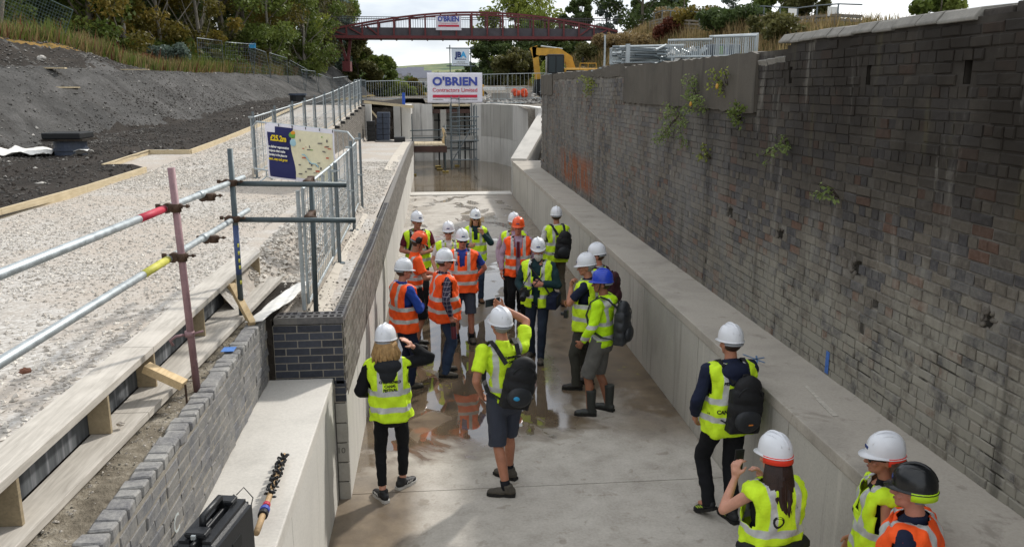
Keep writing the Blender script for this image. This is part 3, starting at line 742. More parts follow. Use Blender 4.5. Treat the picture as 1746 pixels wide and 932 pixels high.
# mortar backing with the putlog holes left open
mb = MB(); ycut = sorted({-2.0, 28.45} | {h[0] - h[2] / 2 for h in holes + slots} | {h[0] + h[2] / 2 for h in holes + slots} | set(np.arange(-2, 28.45, 1.0)))
for a, bq in zip(ycut[:-1], ycut[1:]):
    zs = [ZL - .1]; m_ = (a + bq) / 2
    for h in sorted(holes + slots, key=lambda h: h[1]):
        if abs(m_ - h[0]) < h[2] / 2: zs += [h[1] - h[3] / 2, h[1] + h[3] / 2]
    zs.append(walltop(m_) - (.07 if m_ < 8.75 else .02))
    for z0, z1 in zip(zs[0::2], zs[1::2]): mb.quad((XW + .0065, a, z0), (XW + .0065, a, z1), (XW + .0065, bq, z1), (XW + .0065, bq, z0))
mb.build('mortar_bed', M['mortar_old'], BW)
for h in holes + slots:
    y0, y1, z0, z1 = h[0] - h[2] / 2, h[0] + h[2] / 2, h[1] - h[3] / 2, h[1] + h[3] / 2; x0, x1 = XW + .012, XW + .3
    hb = MB(); hb.quad((x0, y0, z0), (x1, y0, z0), (x1, y1, z0), (x0, y1, z0)); hb.quad((x0, y0, z1), (x0, y1, z1), (x1, y1, z1), (x1, y0, z1)); hb.quad((x0, y0, z0), (x0, y0, z1), (x1, y0, z1), (x1, y0, z0)); hb.quad((x0, y1, z0), (x1, y1, z0), (x1, y1, z1), (x0, y1, z1)); hb.quad((x1, y0, z0), (x1, y0, z1), (x1, y1, z1), (x1, y1, z0))
    hb.build('putlog_hole' if h in holes else 'drain_slot', M['mortar_old'], BW)
for h in holes[:3] + holes[4:]:
    lb = MB(); 
    for k in range(16):
        an = random.uniform(0, 6.28); lb.ell((XW + .005 + random.uniform(0, .03), h[0] + math.cos(an) * h[2] * .55, h[1] + math.sin(an) * h[3] * .55), (.018, random.uniform(.015, .045), random.uniform(.012, .035)), Euler((an, .3, 0)).to_matrix(), 6, 4)
    stuff(lb.build('broken_brick', M['brick_old'], BW))
# render bands and tops
def band(y0, y1, z0, z1, nm, m, pr=.02, n=24):
    ys = np.linspace(y0, y1, n); zs = np.linspace(z0, z1, 5); Y, Z = np.meshgrid(ys, zs); b = MB()
    Zt = Z.copy(); Zt[-1] += RNG.normal(0, .012, n); Zt[0] += RNG.normal(0, .008, n)
    b.grid(XW - pr + RNG.normal(0, .003, Y.shape), Y, Zt)
    for k in range(n - 1): b.quad((XW - pr, ys[k], Zt[-1, k]), (XW - pr, ys[k + 1], Zt[-1, k + 1]), (XW + .55, ys[k + 1], Zt[-1, k + 1] + .01), (XW + .55, ys[k], Zt[-1, k] + .01))
    b.quad((XW - pr, ys[0], z0), (XW + .55, ys[0], z0), (XW + .55, ys[0], Zt[-1, 0]), (XW - pr, ys[0], Zt[-1, 0])); b.quad((XW - pr, ys[-1], z0), (XW - pr, ys[-1], Zt[-1, -1]), (XW + .55, ys[-1], Zt[-1, -1]), (XW + .55, ys[-1], z0))
    for k in range(n - 1): b.quad((XW - pr, ys[k], Zt[0, k]), (XW + .05, ys[k], Zt[0, k]), (XW + .05, ys[k + 1], Zt[0, k + 1]), (XW - pr, ys[k + 1], Zt[0, k + 1]))
    return b.build(nm, m, BW)
band(9.42, 16.1, 3.72, 4.40, 'render_band', M['render'], .035, 40)
band(16.14, 18.3, 4.22, 4.46, 'render_band', M['render'], .02, 14)
band(18.34, 25.8, 4.24, 4.42, 'render_band', M['render'], .01, 34)
band(25.84, 28.45, 3.78, 4.42, 'render_band', M['render'], .03, 14)
MB().bbox(XW + .02, XW + .9, 28.2, 28.44, .2, 4.36).build('wall_end', M['brick_old'], BW)
MB().bbox(XW + .32, XW + .9, -2, 28.2, 1.0, 4.3).build('wall_core', M['mortar_old'], BW)
MB().bbox(XW + .32, XW + .6, -2, 8.7, 4.2, 4.47).build('wall_core', M['mortar_old'], BW)
# coping of the high part: tilted stone blocks, broken away near the camera
y = 8.86; k = 0
while y > -2:
    L_ = random.uniform(.20, .36) if y > 6.2 else random.uniform(.3, .6); yc = y - L_ / 2
    if y > 5.85:
        b = MB(); zt = 4.55 + random.uniform(-.006, .008)
        pr = [(XW - .03, zt - .07), (XW + .03, zt), (XW + .5, zt + .05), (XW + .5, zt - .09), (XW - .03, zt - .09)]
        vs = [(x, y - .006, z) for x, z in pr] + [(x, y - L_ + .006, z) for x, z in pr]; n5 = 5
        b.add(vs, [tuple(range(n5 - 1, -1, -1)), tuple(range(n5, 2 * n5))] + [(i, (i + 1) % n5, n5 + (i + 1) % n5, n5 + i) for i in range(n5)]); b.build('coping_stone', M['coping'], BW, bevel=.008)
    else:
        b = MB(); b.box((XW + .28, yc, 4.49 + random.uniform(-.02, .02)), (.5, L_ - .01, .1), random.uniform(-.05, .05)); b.build('broken_coping', M['coping_dark'], BW, bevel=.015)
    y -= L_; k += 1
for k, (y0, x0, x1, z0) in enumerate([(9.42, -.02, .2, 4.30), (9.16, -.02, .2, 4.31), (8.94, -.02, .2, 4.32), (9.3, .2, .4, 4.38), (9.05, .2, .4, 4.39), (9.4, .4, .62, 4.45), (9.05, .4, .62, 4.46)]):
    MB().box((XW + (x0 + x1) / 2, y0 - .12, z0), (x1 - x0 - .008, .24 if k < 3 else .3, .09), M=Matrix.Rotation(R(-22), 3, 'Y')).build('coping_stone', M['coping'], BW, bevel=.008)
MB().bbox(XW + .01, XW + .6, 8.72, 9.45, 3.6, 4.27).build('pier_backing', M['brick_old'], BW)
bl = MB(); bl.quad((XW - .012, 7.18, 1.31), (XW - .012, 7.18, 1.53), (XW - .012, 7.25, 1.53), (XW - .012, 7.25, 1.31)); bl.build('blue_paint_mark', simple('blue_mark', '#3f66a8', .8, .25, 25), BW)
# ------------------------------------------------------------------ left: gravel towpath, spoil bank, formwork, fences
def vnoise(x, y, s, seed=0):          # cheap smooth value noise
    r = np.random.default_rng(seed).random((64, 64)); x = np.asarray(x) / s; y = np.asarray(y) / s
    i = np.floor(x).astype(int); j = np.floor(y).astype(int); f = x - i; g = y - j; f = f * f * (3 - 2 * f); g = g * g * (3 - 2 * g)
    a = lambda p, q: r[p % 64, q % 64]
    return (a(i, j) * (1 - f) + a(i + 1, j) * f) * (1 - g) + (a(i, j + 1) * (1 - f) + a(i + 1, j + 1) * f) * g
def fbm(x, y, s, seed=0, o=4): return sum(vnoise(x, y, s / 2 ** k, seed + k) / 2 ** k for k in range(o)) / 2
VR = np.vectorize(ramp); VB = np.vectorize(zbench)
def zpath(x, y):
    x = np.asarray(x, float); y = np.asarray(y, float)
    zr = VR(y); zb = VB(y)
    # between the towpath and the lock: down to the bench (right of the formwork beam, then right of the inner fence line)
    xe = np.interp(y, [-5, 9.2, 11, 15.5, 17, 60], [-2.18, -2.05, -1.75, -1.7, -3.42, -3.42]); xb = np.interp(y, [-5, 9.2, 11, 15.5, 17, 60], [-2.1, -1.75, -1.32, -1.35, -3.30, -3.30])
    t = np.clip((x - xe) / (xb - xe), 0, 1)
    return zr * (1 - t) + zb * t + (fbm(x, y, 1.6, 3) - .5) * .05
xs = np.concatenate([np.linspace(-6.1, -3.5, 30), np.linspace(-3.44, -1.0, 42)]); ys = np.linspace(-3, 41.6, 260)
X, Y = np.meshgrid(xs, ys); Z = zpath(X, Y); g = MB(); 
msk = ~((X[:-1, :-1] > -2.1) & (Y[:-1, :-1] < 7.55))
vs = np.stack([X, Y, Z], -1).reshape(-1, 3); nx = len(xs)
jj, ii = np.nonzero(msk); F = np.stack([jj * nx + ii, jj * nx + ii + 1, (jj + 1) * nx + ii + 1, (jj + 1) * nx + ii], -1)
struct(npmesh('gravel_path', vs, F, M['gravel'], smooth=True))
# strip of concrete beside the coping on the bench
cs = MB(); ys_ = np.linspace(7.9, 41, 60)
for a, bq in zip(ys_[:-1], ys_[1:]):
    if 14.5 < a < 22.5: continue
    xl = -1.24 if a < 14.5 else -1.35
    cs.add([(xl, a, zbench(a) + .03), (XL - .115, a, zcop(a) - .01), (XL - .115, bq, zcop(bq) - .01), (xl, bq, zbench(bq) + .03)], [(0, 1, 2, 3)])
struct(cs.build('concrete_strip', M['bench']))
# jut of the path to the left (the jog in the edging)
j = MB(); X, Y = np.meshgrid(np.linspace(-7.0, -6.0, 12), np.linspace(18.0, 21.3, 20)); j.grid(X, Y, VR(Y) + .005 + (fbm(X, Y, 1.2, 9) - .5) * .04); struct(j.build('gravel_bay', M['gravel']))

# loose stones over the near gravel
def stones(name, n, xr, yr, zf, size, m, seed, ydens=1.0, parent=None):
    r = np.random.default_rng(seed)
    x = r.uniform(*xr, n); y = yr[0] + (yr[1] - yr[0]) * r.random(n) ** ydens
    keep = fbm(x, y, 1.7, seed + 5) + r.random(n) * .5 > .62; x, y = x[keep], y[keep]; n = len(x)
    ok = ~((x > -7.0) & (x < -5.95) & (y > 18.05) & (y < 21.3)) if name != 'gravel_stones' else np.ones(len(x), bool); x, y = x[ok], y[ok]; n = len(x)
    z = zf(x, y); s = size[0] + (size[1] - size[0]) * r.random(n) ** 3
    base = np.array([(1, 0, 0), (.1, 1, .1), (-1, .1, 0), (0, -1, 0), (.15, .1, .7), (0, 0, -.6)], float)
    V = base[None] * (1 + r.normal(0, .22, (n, 6, 3))) * s[:, None, None] * r.uniform(.7, 1.3, (n, 1, 3))
    a = r.uniform(0, 6.28, n); ca, sa = np.cos(a)[:, None], np.sin(a)[:, None]
    V = np.stack([V[..., 0] * ca - V[..., 1] * sa, V[..., 0] * sa + V[..., 1] * ca, V[..., 2]], -1)
    V += np.stack([x, y, z + s * .15], -1)[:, None]
    F0 = np.array([(0, 1, 4), (1, 2, 4), (2, 3, 4), (3, 0, 4), (1, 0, 5), (2, 1, 5), (3, 2, 5), (0, 3, 5)])
    F = (F0[None] + 6 * np.arange(n)[:, None, None]).reshape(-1, 3)
    mi = np.repeat((r.random(n) < .35).astype(int), 8)
    return stuff(npmesh(name, V.reshape(-1, 3), F, m, parent, mi=mi))
stones('gravel_stones', 60000, (-6.0, -2.2), (2.2, 17), zpath, (.006, .024), [M['stone'], M['stone2']], 21, 1.35)
stones('gravel_stones', 16000, (-5.9, -3.5), (15, 34), zpath, (.012, .035), [M['stone'], M['stone2']], 22, 1.2)
stones('gravel_stones', 6000, (-2.0, -1.35), (8.6, 16), zpath, (.012, .05), [M['stone'], M['stone2']], 23)
stones('gravel_stones', 9000, (-2.3, -1.05), (14.5, 26), zpath, (.01, .035), [M['stone'], M['stone2']], 24)
stones('mortar_crumbs', 2600, (-2.02, -1.68), (2.2, 7.6), lambda x, y: 1.885 + .03 * np.clip((6.5 - y) / 3, 0, 2), (.004, .014), [M['stone2'], M['mortar_dark']], 25)
stones('ledge_grit', 700, (-1.55, -.98), (7.9, 14), lambda x, y: VB(y) + .03, (.006, .02), [M['stone2'], M['mortar_dark']], 26)
# a few single stones
def rock(p, s, label, m):
    b = MB().ell((0, 0, 0), (s, s * .8, s * .6), None, 8, 6); b.v = [tuple(np.array(q) * (1 + RNG.normal(0, .13))) for q in b.v]
    b.v = [(q[0] + p[0], q[1] + p[1], q[2] + p[2]) for q in b.v]
    return tag(b.build('loose_stone', m, None, org=p), label, 'stone')
rock((-2.62, 5.25, 2.24), .035, 'small reddish brown stone lying on the gravel near the plank beam', simple('red_stone', '#6e4a3a', .9, .2, 20))
rock((-1.93, 4.9, 2.0), .024, 'single grey pebble lying on the lower plank of the timber beam', M['stone2'])

# spoil bank (height field): dark topsoil flat, slope, bench, upper cut, grass
xs = np.concatenate([np.linspace(-60, -18, 40), np.linspace(-17.6, -6.08, 110)]); ys = np.concatenate([np.linspace(-4, 14, 30), np.linspace(14.3, 62, 190), np.linspace(63, 100, 40)])
X, Y = np.meshgrid(xs, ys)
def bankz(X, Y):
    base = VR(Y) + .1
    xt = np.interp(Y, [0, 18, 22, 25.6, 29, 33.7, 45, 60, 75, 100], [-9.4, -9.6, -10.2, -9.9, -9.0, -8.8, -9.2, -8.6, -7.4, -7]) + (fbm(X, Y, 5, 31) - .5) * .8
    zc = np.interp(Y, [0, 24, 31, 53, 75, 100], [4.3, 4.5, 4.6, 4.83, 4.9, 4.6]) + (fbm(X * .2, Y, 6, 32) - .5) * .12
    xc = xt - np.interp(Y, [0, 30, 45, 60, 100], [2.9, 2.7, 2.5, 2.2, 2.0])
    hcut = np.interp(Y, [0, 20, 24, 30, 36, 41, 46, 60], [1.6, 1.5, 1.35, 1.2, .85, .4, .12, .0])
    t = np.clip((xt - X) / (xt - xc), 0, 1); t = t * t * (3 - 2 * t) * .35 + t * .65
    z = base + (zc - base) * t
    t2 = np.clip((xc - .9 - X) / 1.9, 0, 1); z = z + hcut * t2
    z = z + np.clip(xc - 2.8 - X, 0, 60) * .06
    rough = np.clip((xt + .6 - X) / 1.0, 0.35, 1)
    z = z + ((fbm(X, Y, 1.1, 33) - .5) * .22 + (fbm(X, Y, .35, 38) - .5) * .09) * rough + (fbm(X, Y, 3.5, 34) - .5) * .3 * (t > .02)
    z = z + 1.5 * np.exp(-((X + 8.6) / 2.6) ** 2 - ((Y - 80) / 6.0) ** 2)
    edge = np.clip((-6.15 - X) / .25, 0, 1); z = VR(Y) + .02 + (z - VR(Y) - .02) * edge
    tint = np.where(X > xt - .1 + (fbm(X, Y, 2, 36) - .5) * 1.2, 1.0, 0.0)
    tint = np.where((t2 > .12) & (t2 < 1) & (hcut > .1), np.where(fbm(X, Y, 1.5, 37) > .38, 1.0, .0), tint)
    tint = np.where((X < xc - 2.75 + (fbm(X, Y, 2, 35) - .5) * .8) | ((X < xc - .9) & (hcut <= .15)), 2.0, tint)
    return z, tint
Z, T = bankz(X, Y)
m3 = ~((X > -6.95) & (Y > 18.15) & (Y < 21.2)); nx = len(xs)
vs = np.stack([X, Y, Z], -1).reshape(-1, 3); jj, ii = np.nonzero(m3[:-1, :-1])
F = np.stack([jj * nx + ii, jj * nx + ii + 1, (jj + 1) * nx + ii + 1, (jj + 1) * nx + ii], -1)
struct(npmesh('spoil_bank', vs, F, M['bank'], smooth=True, col=T[:-1, :-1][m3[:-1, :-1]]))
zbank = lambda x, y: bankz(np.asarray(x, float), np.asarray(y, float))[0]
M['shale'] = simple('shale_chips', '#6a6762', .9, .3, 4, .3, 40); M['shale2'] = simple('dark_shale_chips', '#4b4844', .9, .3, 4); M['pale_chip'] = simple('pale_rubble', '#a9a59e', .9, .2, 6)
stones('bank_stones', 13000, (-13.5, -8.8), (16, 56), zbank, (.012, .055), [M['shale'], M['shale2']], 27)
stones('bank_stones', 6000, (-16.5, -13), (20, 48), zbank, (.02, .08), [M['shale2'], M['shale']], 28)
stones('soil_clods', 15000, (-10.5, -6.2), (11, 44), zbank, (.015, .05), [M['shale2'], M['topsoil']], 29)
stones('soil_clods', 150, (-13.5, -6.6), (14, 50), zbank, (.03, .075), [M['pale_chip'], M['shale']], 30)
def bank_pt(px, py):     # where a ray from the tripod height meets the bank (used once, to lay debris on it)
    q = cam.matrix_world.to_3x3() @ Vector(((px - 873) / 1400, -(py - 466) / 1400, -1)); o = Vector((0, 0, 4))
    t = 5.0
    while t < 120:
        p = o + q * t
        if p.x < -6.1 and zbank(p.x, p.y) > p.z: break
        t += .08
    return p
for (px, py, L_, wd, a, lab) in ((86, 119, .9, .25, .1, 'pale timber board lying on the bench of the spoil bank'), (210, 121, 2.2, .08, -.2, 'long thin timber lath lying along the bench of the spoil bank'), (110, 152, 1.1, .08, 1.1, 'grey timber offcut lying on the lower spoil slope')):
    p = bank_pt(px, py)
    o = MB().box((p.x, p.y, p.z + .05), (L_, wd, .04), a).build('timber_board', M['timber_edge'], None, org=tuple(p)); tag(o, lab, 'board')
p = bank_pt(71, 105); rock((p.x, p.y, p.z + .1), .17, 'white stone lying at the foot of the upper dark cut', M['pale_chip'])

# timber edging boards along the path
ed = tag(thing('timber_edging', '', ''), 'pale timber edging boards between gravel towpath and dark topsoil', 'edging')
epts = [(-6.2, 3.0), (-6.2, 7.8), (-6.18, 12.3), (-5.9, 17.65)]; epts2 = [(-6.95, 18.2), (-6.98, 21.2), (-5.97, 21.18)]; epts3 = [(-5.97, 21.22), (-6.0, 25.0), (-6.03, 28.7), (-6.18, 35.3), (-6.2, 41.6)]
for ch in (epts, epts2, epts3):
    for a, bq in zip(ch[:-1], ch[1:]):
        L = Vector((*bq, 0)) - Vector((*a, 0)); nsub = max(1, int(L.length / 2.4))
        for k in range(nsub):
            u0, u1 = k / nsub, (k + 1) / nsub
            p0 = Vector((a[0] + L.x * u0, a[1] + L.y * u0, 0)); p1 = Vector((a[0] + L.x * u1, a[1] + L.y * u1, 0)); dd = (p1 - p0).normalized() * .004
            MB().bar((p0.x + dd.x, p0.y + dd.y, ramp(p0.y) + .03), (p1.x - dd.x, p1.y - dd.y, ramp(p1.y) + .03), .05, .17).build('edging_board', M['timber_edge'], ed)

# plywood formwork beam: two flanges, web and stiffeners
fb = tag(thing('formwork_beam', '', ''), 'long plywood formwork beam with open bays along the near gravel edge', 'formwork')
A, B = Vector((-2.03, 2.2, 0)), Vector((-1.925, 9.05, 0)); u = (B - A).normalized(); nr = Vector((u.y, -u.x, 0))   # nr points right, towards the lock
def slabx(nm, a0, a1, o0, o1, z0, z1, m, lift=0.0):
    p0, p1 = A + u * a0, A + u * a1
    poly = [p0 + nr * o0, p0 + nr * o1, p1 + nr * o1, p1 + nr * o0]
    poly = [(q.x, q.y) for q in poly]; return MB().prism(poly, z0, z1).build(nm, m, fb, bevel=.003)
LB = (B - A).length; zt0 = 1.925
def flange(a0, a1):
    o1 = lambda a: float(np.interp(a, [0, 1.4, 4.7, 7], [.0, .06, .22, .25])); p0, p1 = A + u * a0, A + u * a1
    MB().prism([(q.x, q.y) for q in (p0 - nr * .09, p0 + nr * o1(a0), p1 + nr * o1(a1), p1 - nr * .09)], zt0, zt0 + .045).build('bottom_flange', M['plank'], fb, bevel=.003)
for a0, a1 in ((-1.5, 2.95), (2.956, 6.85)): flange(a0, a1)
for a0, a1 in ((-1.5, 3.42), (3.426, LB)): slabx('top_flange', a0, a1, -.19, .035, 2.215, 2.262, M['plank'])
slabx('web_board', -1.5, LB - .01, -.13, -.10, zt0 + .046, 2.214, M['web'])
slabx('back_board', -1.5, LB, -.215, -.193, 1.95, 2.24, M['plank'])
for a0 in (-.9, .35, 1.55, 2.62, 3.42, 4.62, 5.72, 6.74): slabx('stiffener', a0, a0 + .026, -.098, .030 if a0 < 6 else .03, zt0 + .046, 2.214, M['ply']); 
for a0 in (1.576, 3.446, 4.646): slabx('stiffener', a0, a0 + .11, -.099, -.085, zt0 + .046, 2.214, M['ply'])
# softwood struts wedged against it
def strut(p0, p1, w, h, label):
    o = MB().bar(p0, p1, w, h).build('timber_strut', M['timber_new'], None, org=p0, bevel=.003); return tag(o, label, 'timber')
strut((-1.95, 5.46, 2.17), (-1.70, 5.42, 2.05), .085, .055, 'short pale timber block propped beside the pink scaffold post')
strut((-1.88, 7.62, 2.22), (-1.645, 7.30, 1.93), .06, .05, 'raking pale timber strut propped beside the blue grey scaffold post')
MB().tube((-1.685, 5.40, 1.88), (-1.685, 5.40, 2.06), .008, 6).build('steel_pin', M['rust'], None); tag(bpy.data.objects['steel_pin'], 'thin steel pin driven into mortar beside the short timber block', 'pin')
ws = MB(); X, Y = np.meshgrid(np.linspace(-1.72, -1.56, 14), np.linspace(7.3, 8.75, 26)); X = X + (Y - 7.25) * .16; ws.grid(X, Y, 1.93 + .06 * fbm(X, Y, .35, 51) + np.clip((Y - 7.7), 0, 2) * .02 + .05 * np.sin(X * 14 + Y * 3) * .3)
o = ws.build('white_sheeting', M['white_sheet'], None, smooth=True); o.modifiers.new('thick', 'SOLIDIFY').thickness = .006; tag(o, 'crumpled white sheeting lying beside the blue grey scaffold post', 'sheet')

# scaffold handrail at the front left
sc = tag(thing('scaffold_rail', '', ''), 'scaffold tube handrail with pink post and silver rails above the gravel', 'scaffold')
TR = .0245
def tubeo(nm, p0, p1, m, par=None, r=TR, n=14): return MB().tube(p0, p1, r, n).build(nm, m, par or sc, smooth=False)
def smooth_sides(o):
    for p in o.data.polygons: p.use_smooth = len(p.vertices) == 4
P1b, P1t = (-1.70, 5.70, 1.9), (-1.74, 5.70, 3.48); P2b, P2t = (-1.775, 7.48, 1.92), (-1.77, 7.48, 3.48)
tubeo('post', P1b, P1t, M['tube_pink']); tubeo('post', P2b, P2t, M['tube_grey'])
tubeo('post', (-1.165, 7.90, 1.84), (-1.145, 7.90, 3.17), M['tube_grey'])
ro = -.055
def rail(z0, y0, z1, y1):
    return Vector((-1.735 + ro, y0, z0)), Vector((-1.70 + ro, y1, z1))
for zl, zr_, yend in ((3.21, 3.18, 8.05), (2.87, 2.85, 8.15)):
    a = Vector((-1.80, 0.6, zl + (zl - zr_) * 2.8)); bq = Vector((-1.80, yend, zr_ - .012))
    tubeo('guard_rail', a, bq, M['galv'])
    # sleeve joint further along and paint marks
    for t0, t1, mm in ((6.50, 6.62, M['galv']),): 
        tubeo('sleeve', a.lerp(bq, (t0 - .6) / (yend - .6)), a.lerp(bq, (t1 - .6) / (yend - .6)), mm, r=TR + .006)
    t0, t1, mm = (5.18, 5.66, M['red_paint']) if zl > 3 else (5.15, 5.64, M['yellow_paint'])
    tubeo('painted_band', a.lerp(bq, (t0 - .6) / (yend - .6)), a.lerp(bq, (t1 - .6) / (yend - .6)), mm, r=TR + .0012)
tubeo('cross_rail', (-1.83, 7.53, 3.17), (-.78, 7.53, 3.145), M['tube_grey']); tubeo('cross_rail', (-1.83, 7.53, 2.845), (-.71, 7.53, 2.82), M['tube_grey'])
tubeo('painted_band', (-1.7735, 7.48, 2.35), (-1.7715, 7.48, 2.80), M['blue_tube'], r=TR + .0012)
yb_ = MB()
for z0 in (2.42, 2.48, 2.55, 2.62, 2.28): yb_.box((-1.755, 7.458, z0), (.016, .004, .035), .4)
yb_.build('yellow_stencil', M['yellow_paint'], sc)
def coupler(p, m=M['rust']):
    b = MB(); x, y, z = p
    b.tube((x, y, z - .028), (x, y, z + .028), .034, 10); b.tube((x - .055, y - .03, z), (x - .055, y + .03, z), .034, 10)
    b.box((x - .028, y, z), (.04, .05, .045)); 
    for sx, sy in ((.05, -.01), (-.1, .01)): b.tube((x + sx - .03, y + sy, z + .012), (x + sx + .045, y + sy, z + .012), .007, 6); b.tube((x + sx + .02, y + sy, z + .012), (x + sx + .034, y + sy, z + .012), .014, 6); b.box((x + sx - .02, y + sy, z + .012), (.028, .024, .03))
    return b.build('coupler', m, sc)
for p in ((-1.732, 5.70, 3.21), (-1.722, 5.70, 2.87), (-1.77, 7.48, 3.18), (-1.77, 7.48, 2.855)): coupler(p)
for p in ((-1.742, 6.62, 3.165), (-1.742, 6.62, 2.83)): coupler(p)
for p in ((-1.145, 7.90, 3.16), (-1.15, 7.9, 2.84)):
    b = MB(); b.tube((p[0], p[1], p[2] - .03), (p[0], p[1], p[2] + .03), .034, 10); b.box((p[0], p[1] - .2, p[2]), (.05, .32, .05)); b.box((p[0] + .05, p[1] - .33, p[2]), (.07, .03, .035)); b.build('coupler', M['rust'], sc)
b = MB(); b.tube((-1.717, 5.70, 2.305), (-1.717, 5.70, 2.345), .033, 12); b.path([(-1.75, 5.69, 2.32), (-1.80, 5.66, 2.32), (-1.84, 5.66, 2.29), (-1.83, 5.68, 2.25)], .011, 6); b.tube((-1.70, 5.69, 2.325), (-1.62, 5.69, 2.345), .008, 6); b.build('pink_clip', M['tube_pink'], sc)
for o in list(sc.children): smooth_sides(o)

# welded mesh fence panels on posts
FW = M['galv']
def mesh_panel(name, p0, p1, h, z0, parent, nv=None, nh=5, dense=.13, frame_r=.017, wire=.0045):
    """frame tubes + vertical and horizontal wires, bottom at p.z + z0"""
    a, bq = Vector(p0), Vector(p1); up = Vector((0, 0, 1)); L = (bq - a).length
    b = MB(); c = [a + up * z0, bq + up * z0, bq + up * (z0 + h), a + up * (z0 + h)]
    b.path(c, frame_r, 6, closed=True)
    k = nv or int(L / dense)
    for i in range(1, k): q = a.lerp(bq, i / k); b.tube(q + up * z0, q + up * (z0 + h), wire, 4, caps=False)
    for i in range(1, nh + 1): zz = z0 + h * i / (nh + 1); b.tube(a + up * zz, bq + up * zz, wire, 4, caps=False)
    return b.build(name, FW, parent)
def post(p, h, parent, plate=True, m=None, r=.024):
    b = MB(); x, y, z = p; b.tube((x, y, z), (x, y, z + h), r, 10)
    if plate: b.tube((x, y, z), (x, y, z + .014), .07, 12)
    o = b.build('post', m or M['galv_dull'], parent)
    c = MB()
    for zz in (h - .1, h * .45): c.box((x - .035, y, z + zz), (.09, .05, .03)); c.tube((x - .09, y - .02, z + zz), (x + .06, y - .02, z + zz), .007, 6)
    c.build('clamp', M['galv'], o); return o
ifn = tag(thing('inner_fence', '', ''), 'galvanised mesh fence on base-plated posts along the coping above people', 'fence')
ip = [(-1.175, 7.93, 1.84), (-1.20, 10.35, 1.83), (-1.245, 12.9, 1.82), (-1.33, 15.5, 1.80)]
for p in ip[1:]: post(p, 1.27 + (.12 if p[1] > 12 else 0), ifn)
for a, bq in zip(ip[:-1], ip[1:]): mesh_panel('fence_panel', (a[0] - .07, a[1] + .05, a[2] + .02), (bq[0] - .07, bq[1] - .05, bq[2] + .02), 1.12, .08, ifn, nh=7, dense=.16)
for a, bq in zip(ip[:-1], ip[1:]): MB().bar((a[0] - .1, a[1] + .02, zbench(a[1]) + .1), (bq[0] - .1, bq[1] - .02, zbench(bq[1]) + .1), .035, .2).build('kick_board', M['bench'], ifn)
for q0_, q1_ in (((-1.27, 7.86, 1.9), (-1.27, 7.86, 3.06)), ((-1.33, 10.1, 1.9), (-1.33, 10.1, 2.98))): MB().tube(q0_, q1_, .02, 8).build('panel_stile', FW, ifn)

ofn = tag(thing('towpath_fence', '', ''), 'long galvanised mesh fence on posts climbing beside the towpath', 'fence')
oy = [16.6, 18.9, 21.3, 23.4, 25.4, 27.8, 30.2, 32.2, 34.2, 36.5, 38.6, 40.6, 42.2]
for y in oy: post((-3.45, y, ramp(y)), 1.28, ofn)
for a, bq in zip(oy[:-1], oy[1:]):
    mesh_panel('fence_panel', (-3.5, a + .03, ramp(a)), (-3.5, bq - .03, ramp(bq)), 1.08, .08, ofn, nh=6, dense=.2, wire=.004)
    MB().bar((-3.52, a, ramp(a) + .09), (-3.52, bq, ramp(bq) + .09), .04, .2).build('kick_board', M['bench'], ofn)

# brick retaining wall under that fence
bw = tag(thing('towpath_retaining_wall', '', ''), 'grey brick retaining wall below the towpath fence with pale end pier', 'wall')
boxes = []
for c in range(22):
    for y in np.arange(17 + (c % 2) * .11, 42, .2335):
        z = ramp(y) - .1 - c * .078
        if z > zbench(y) + .05: boxes.append(brick_box((-3.29, y + .11, z), (0, -1, 0), (1, 0, 0), .221, .1, .064))
bricks_mesh('brick_courses', boxes, M['brick_face'], bw)
mm_ = MB(); yy = np.linspace(16.8, 42.2, 40)
for a, bq in zip(yy[:-1], yy[1:]):
    mm_.add([(-3.302, a, zbench(a) - .2), (-3.302, bq, zbench(bq) - .2), (-3.302, bq, ramp(bq) - .05), (-3.302, a, ramp(a) - .05)], [(0, 1, 2, 3)])
    mm_.add([(-3.302, a, ramp(a) - .05), (-3.302, bq, ramp(bq) - .05), (-3.5, bq, ramp(bq) - .03), (-3.5, a, ramp(a) - .03)], [(0, 1, 2, 3)])
mm_.build('mortar_bed', M['mortar'], bw)
for y in np.arange(25.5, 41, 1.9): MB().box((-3.26, y, ramp(y) + .02), (.16, .2, .1)).build('coping_spacer', M['black_plastic'], bw)
MB().bbox(-3.45, -3.0, 42.05, 42.6, 1.2, 3.2).build('end_pier', M['conc_white'], bw)

# crowd barrier across the towpath with the map banner tied to it
bar = tag(thing('crowd_barrier', '', ''), 'galvanised crowd barrier carrying the map banner across the towpath', 'barrier')
q0, q1 = Vector((-3.42, 16.3, ramp(16.3))), Vector((-1.42, 15.3, ramp(15.3) - .15)); du = (q1 - q0).normalized(); up = Vector((0, 0, 1))
b = MB(); h0, h1 = .22, 1.12
pts = [q0 + up * h0, q0 + up * (h1 - .12), q0 + du * .12 + up * h1, q1 - du * .12 + up * h1, q1 + up * (h1 - .12), q1 + up * h0]
b.path(pts, .019, 8, closed=True); b.build('barrier_frame', FW, bar)
for i in range(1, 20): q = q0.lerp(q1, i / 20); MB().tube(q + up * h0, q + up * h1, .006, 5, caps=False).build('bar', FW, bar)
fx = Vector((du.y, -du.x, 0))
for t in (.12, .88):
    q = q0.lerp(q1, t); bb = MB(); bb.path([q + fx * .28, q + up * .1, q + up * h0], .016, 6); bb.path([q - fx * .28, q + up * .1], .016, 6); bb.build('foot', FW, bar)
nb = Vector((-du.y, du.x, 0)) * -1      # towards the viewer
if nb.y > 0: nb = -nb
bn = thing('map_banner', 'banner reading 25.2m with navy panel and regeneration map on barrier', 'banner')
O = q0 + nb * .05 + du * .36 + up * .10; BWd, BHt = 1.50, 1.03
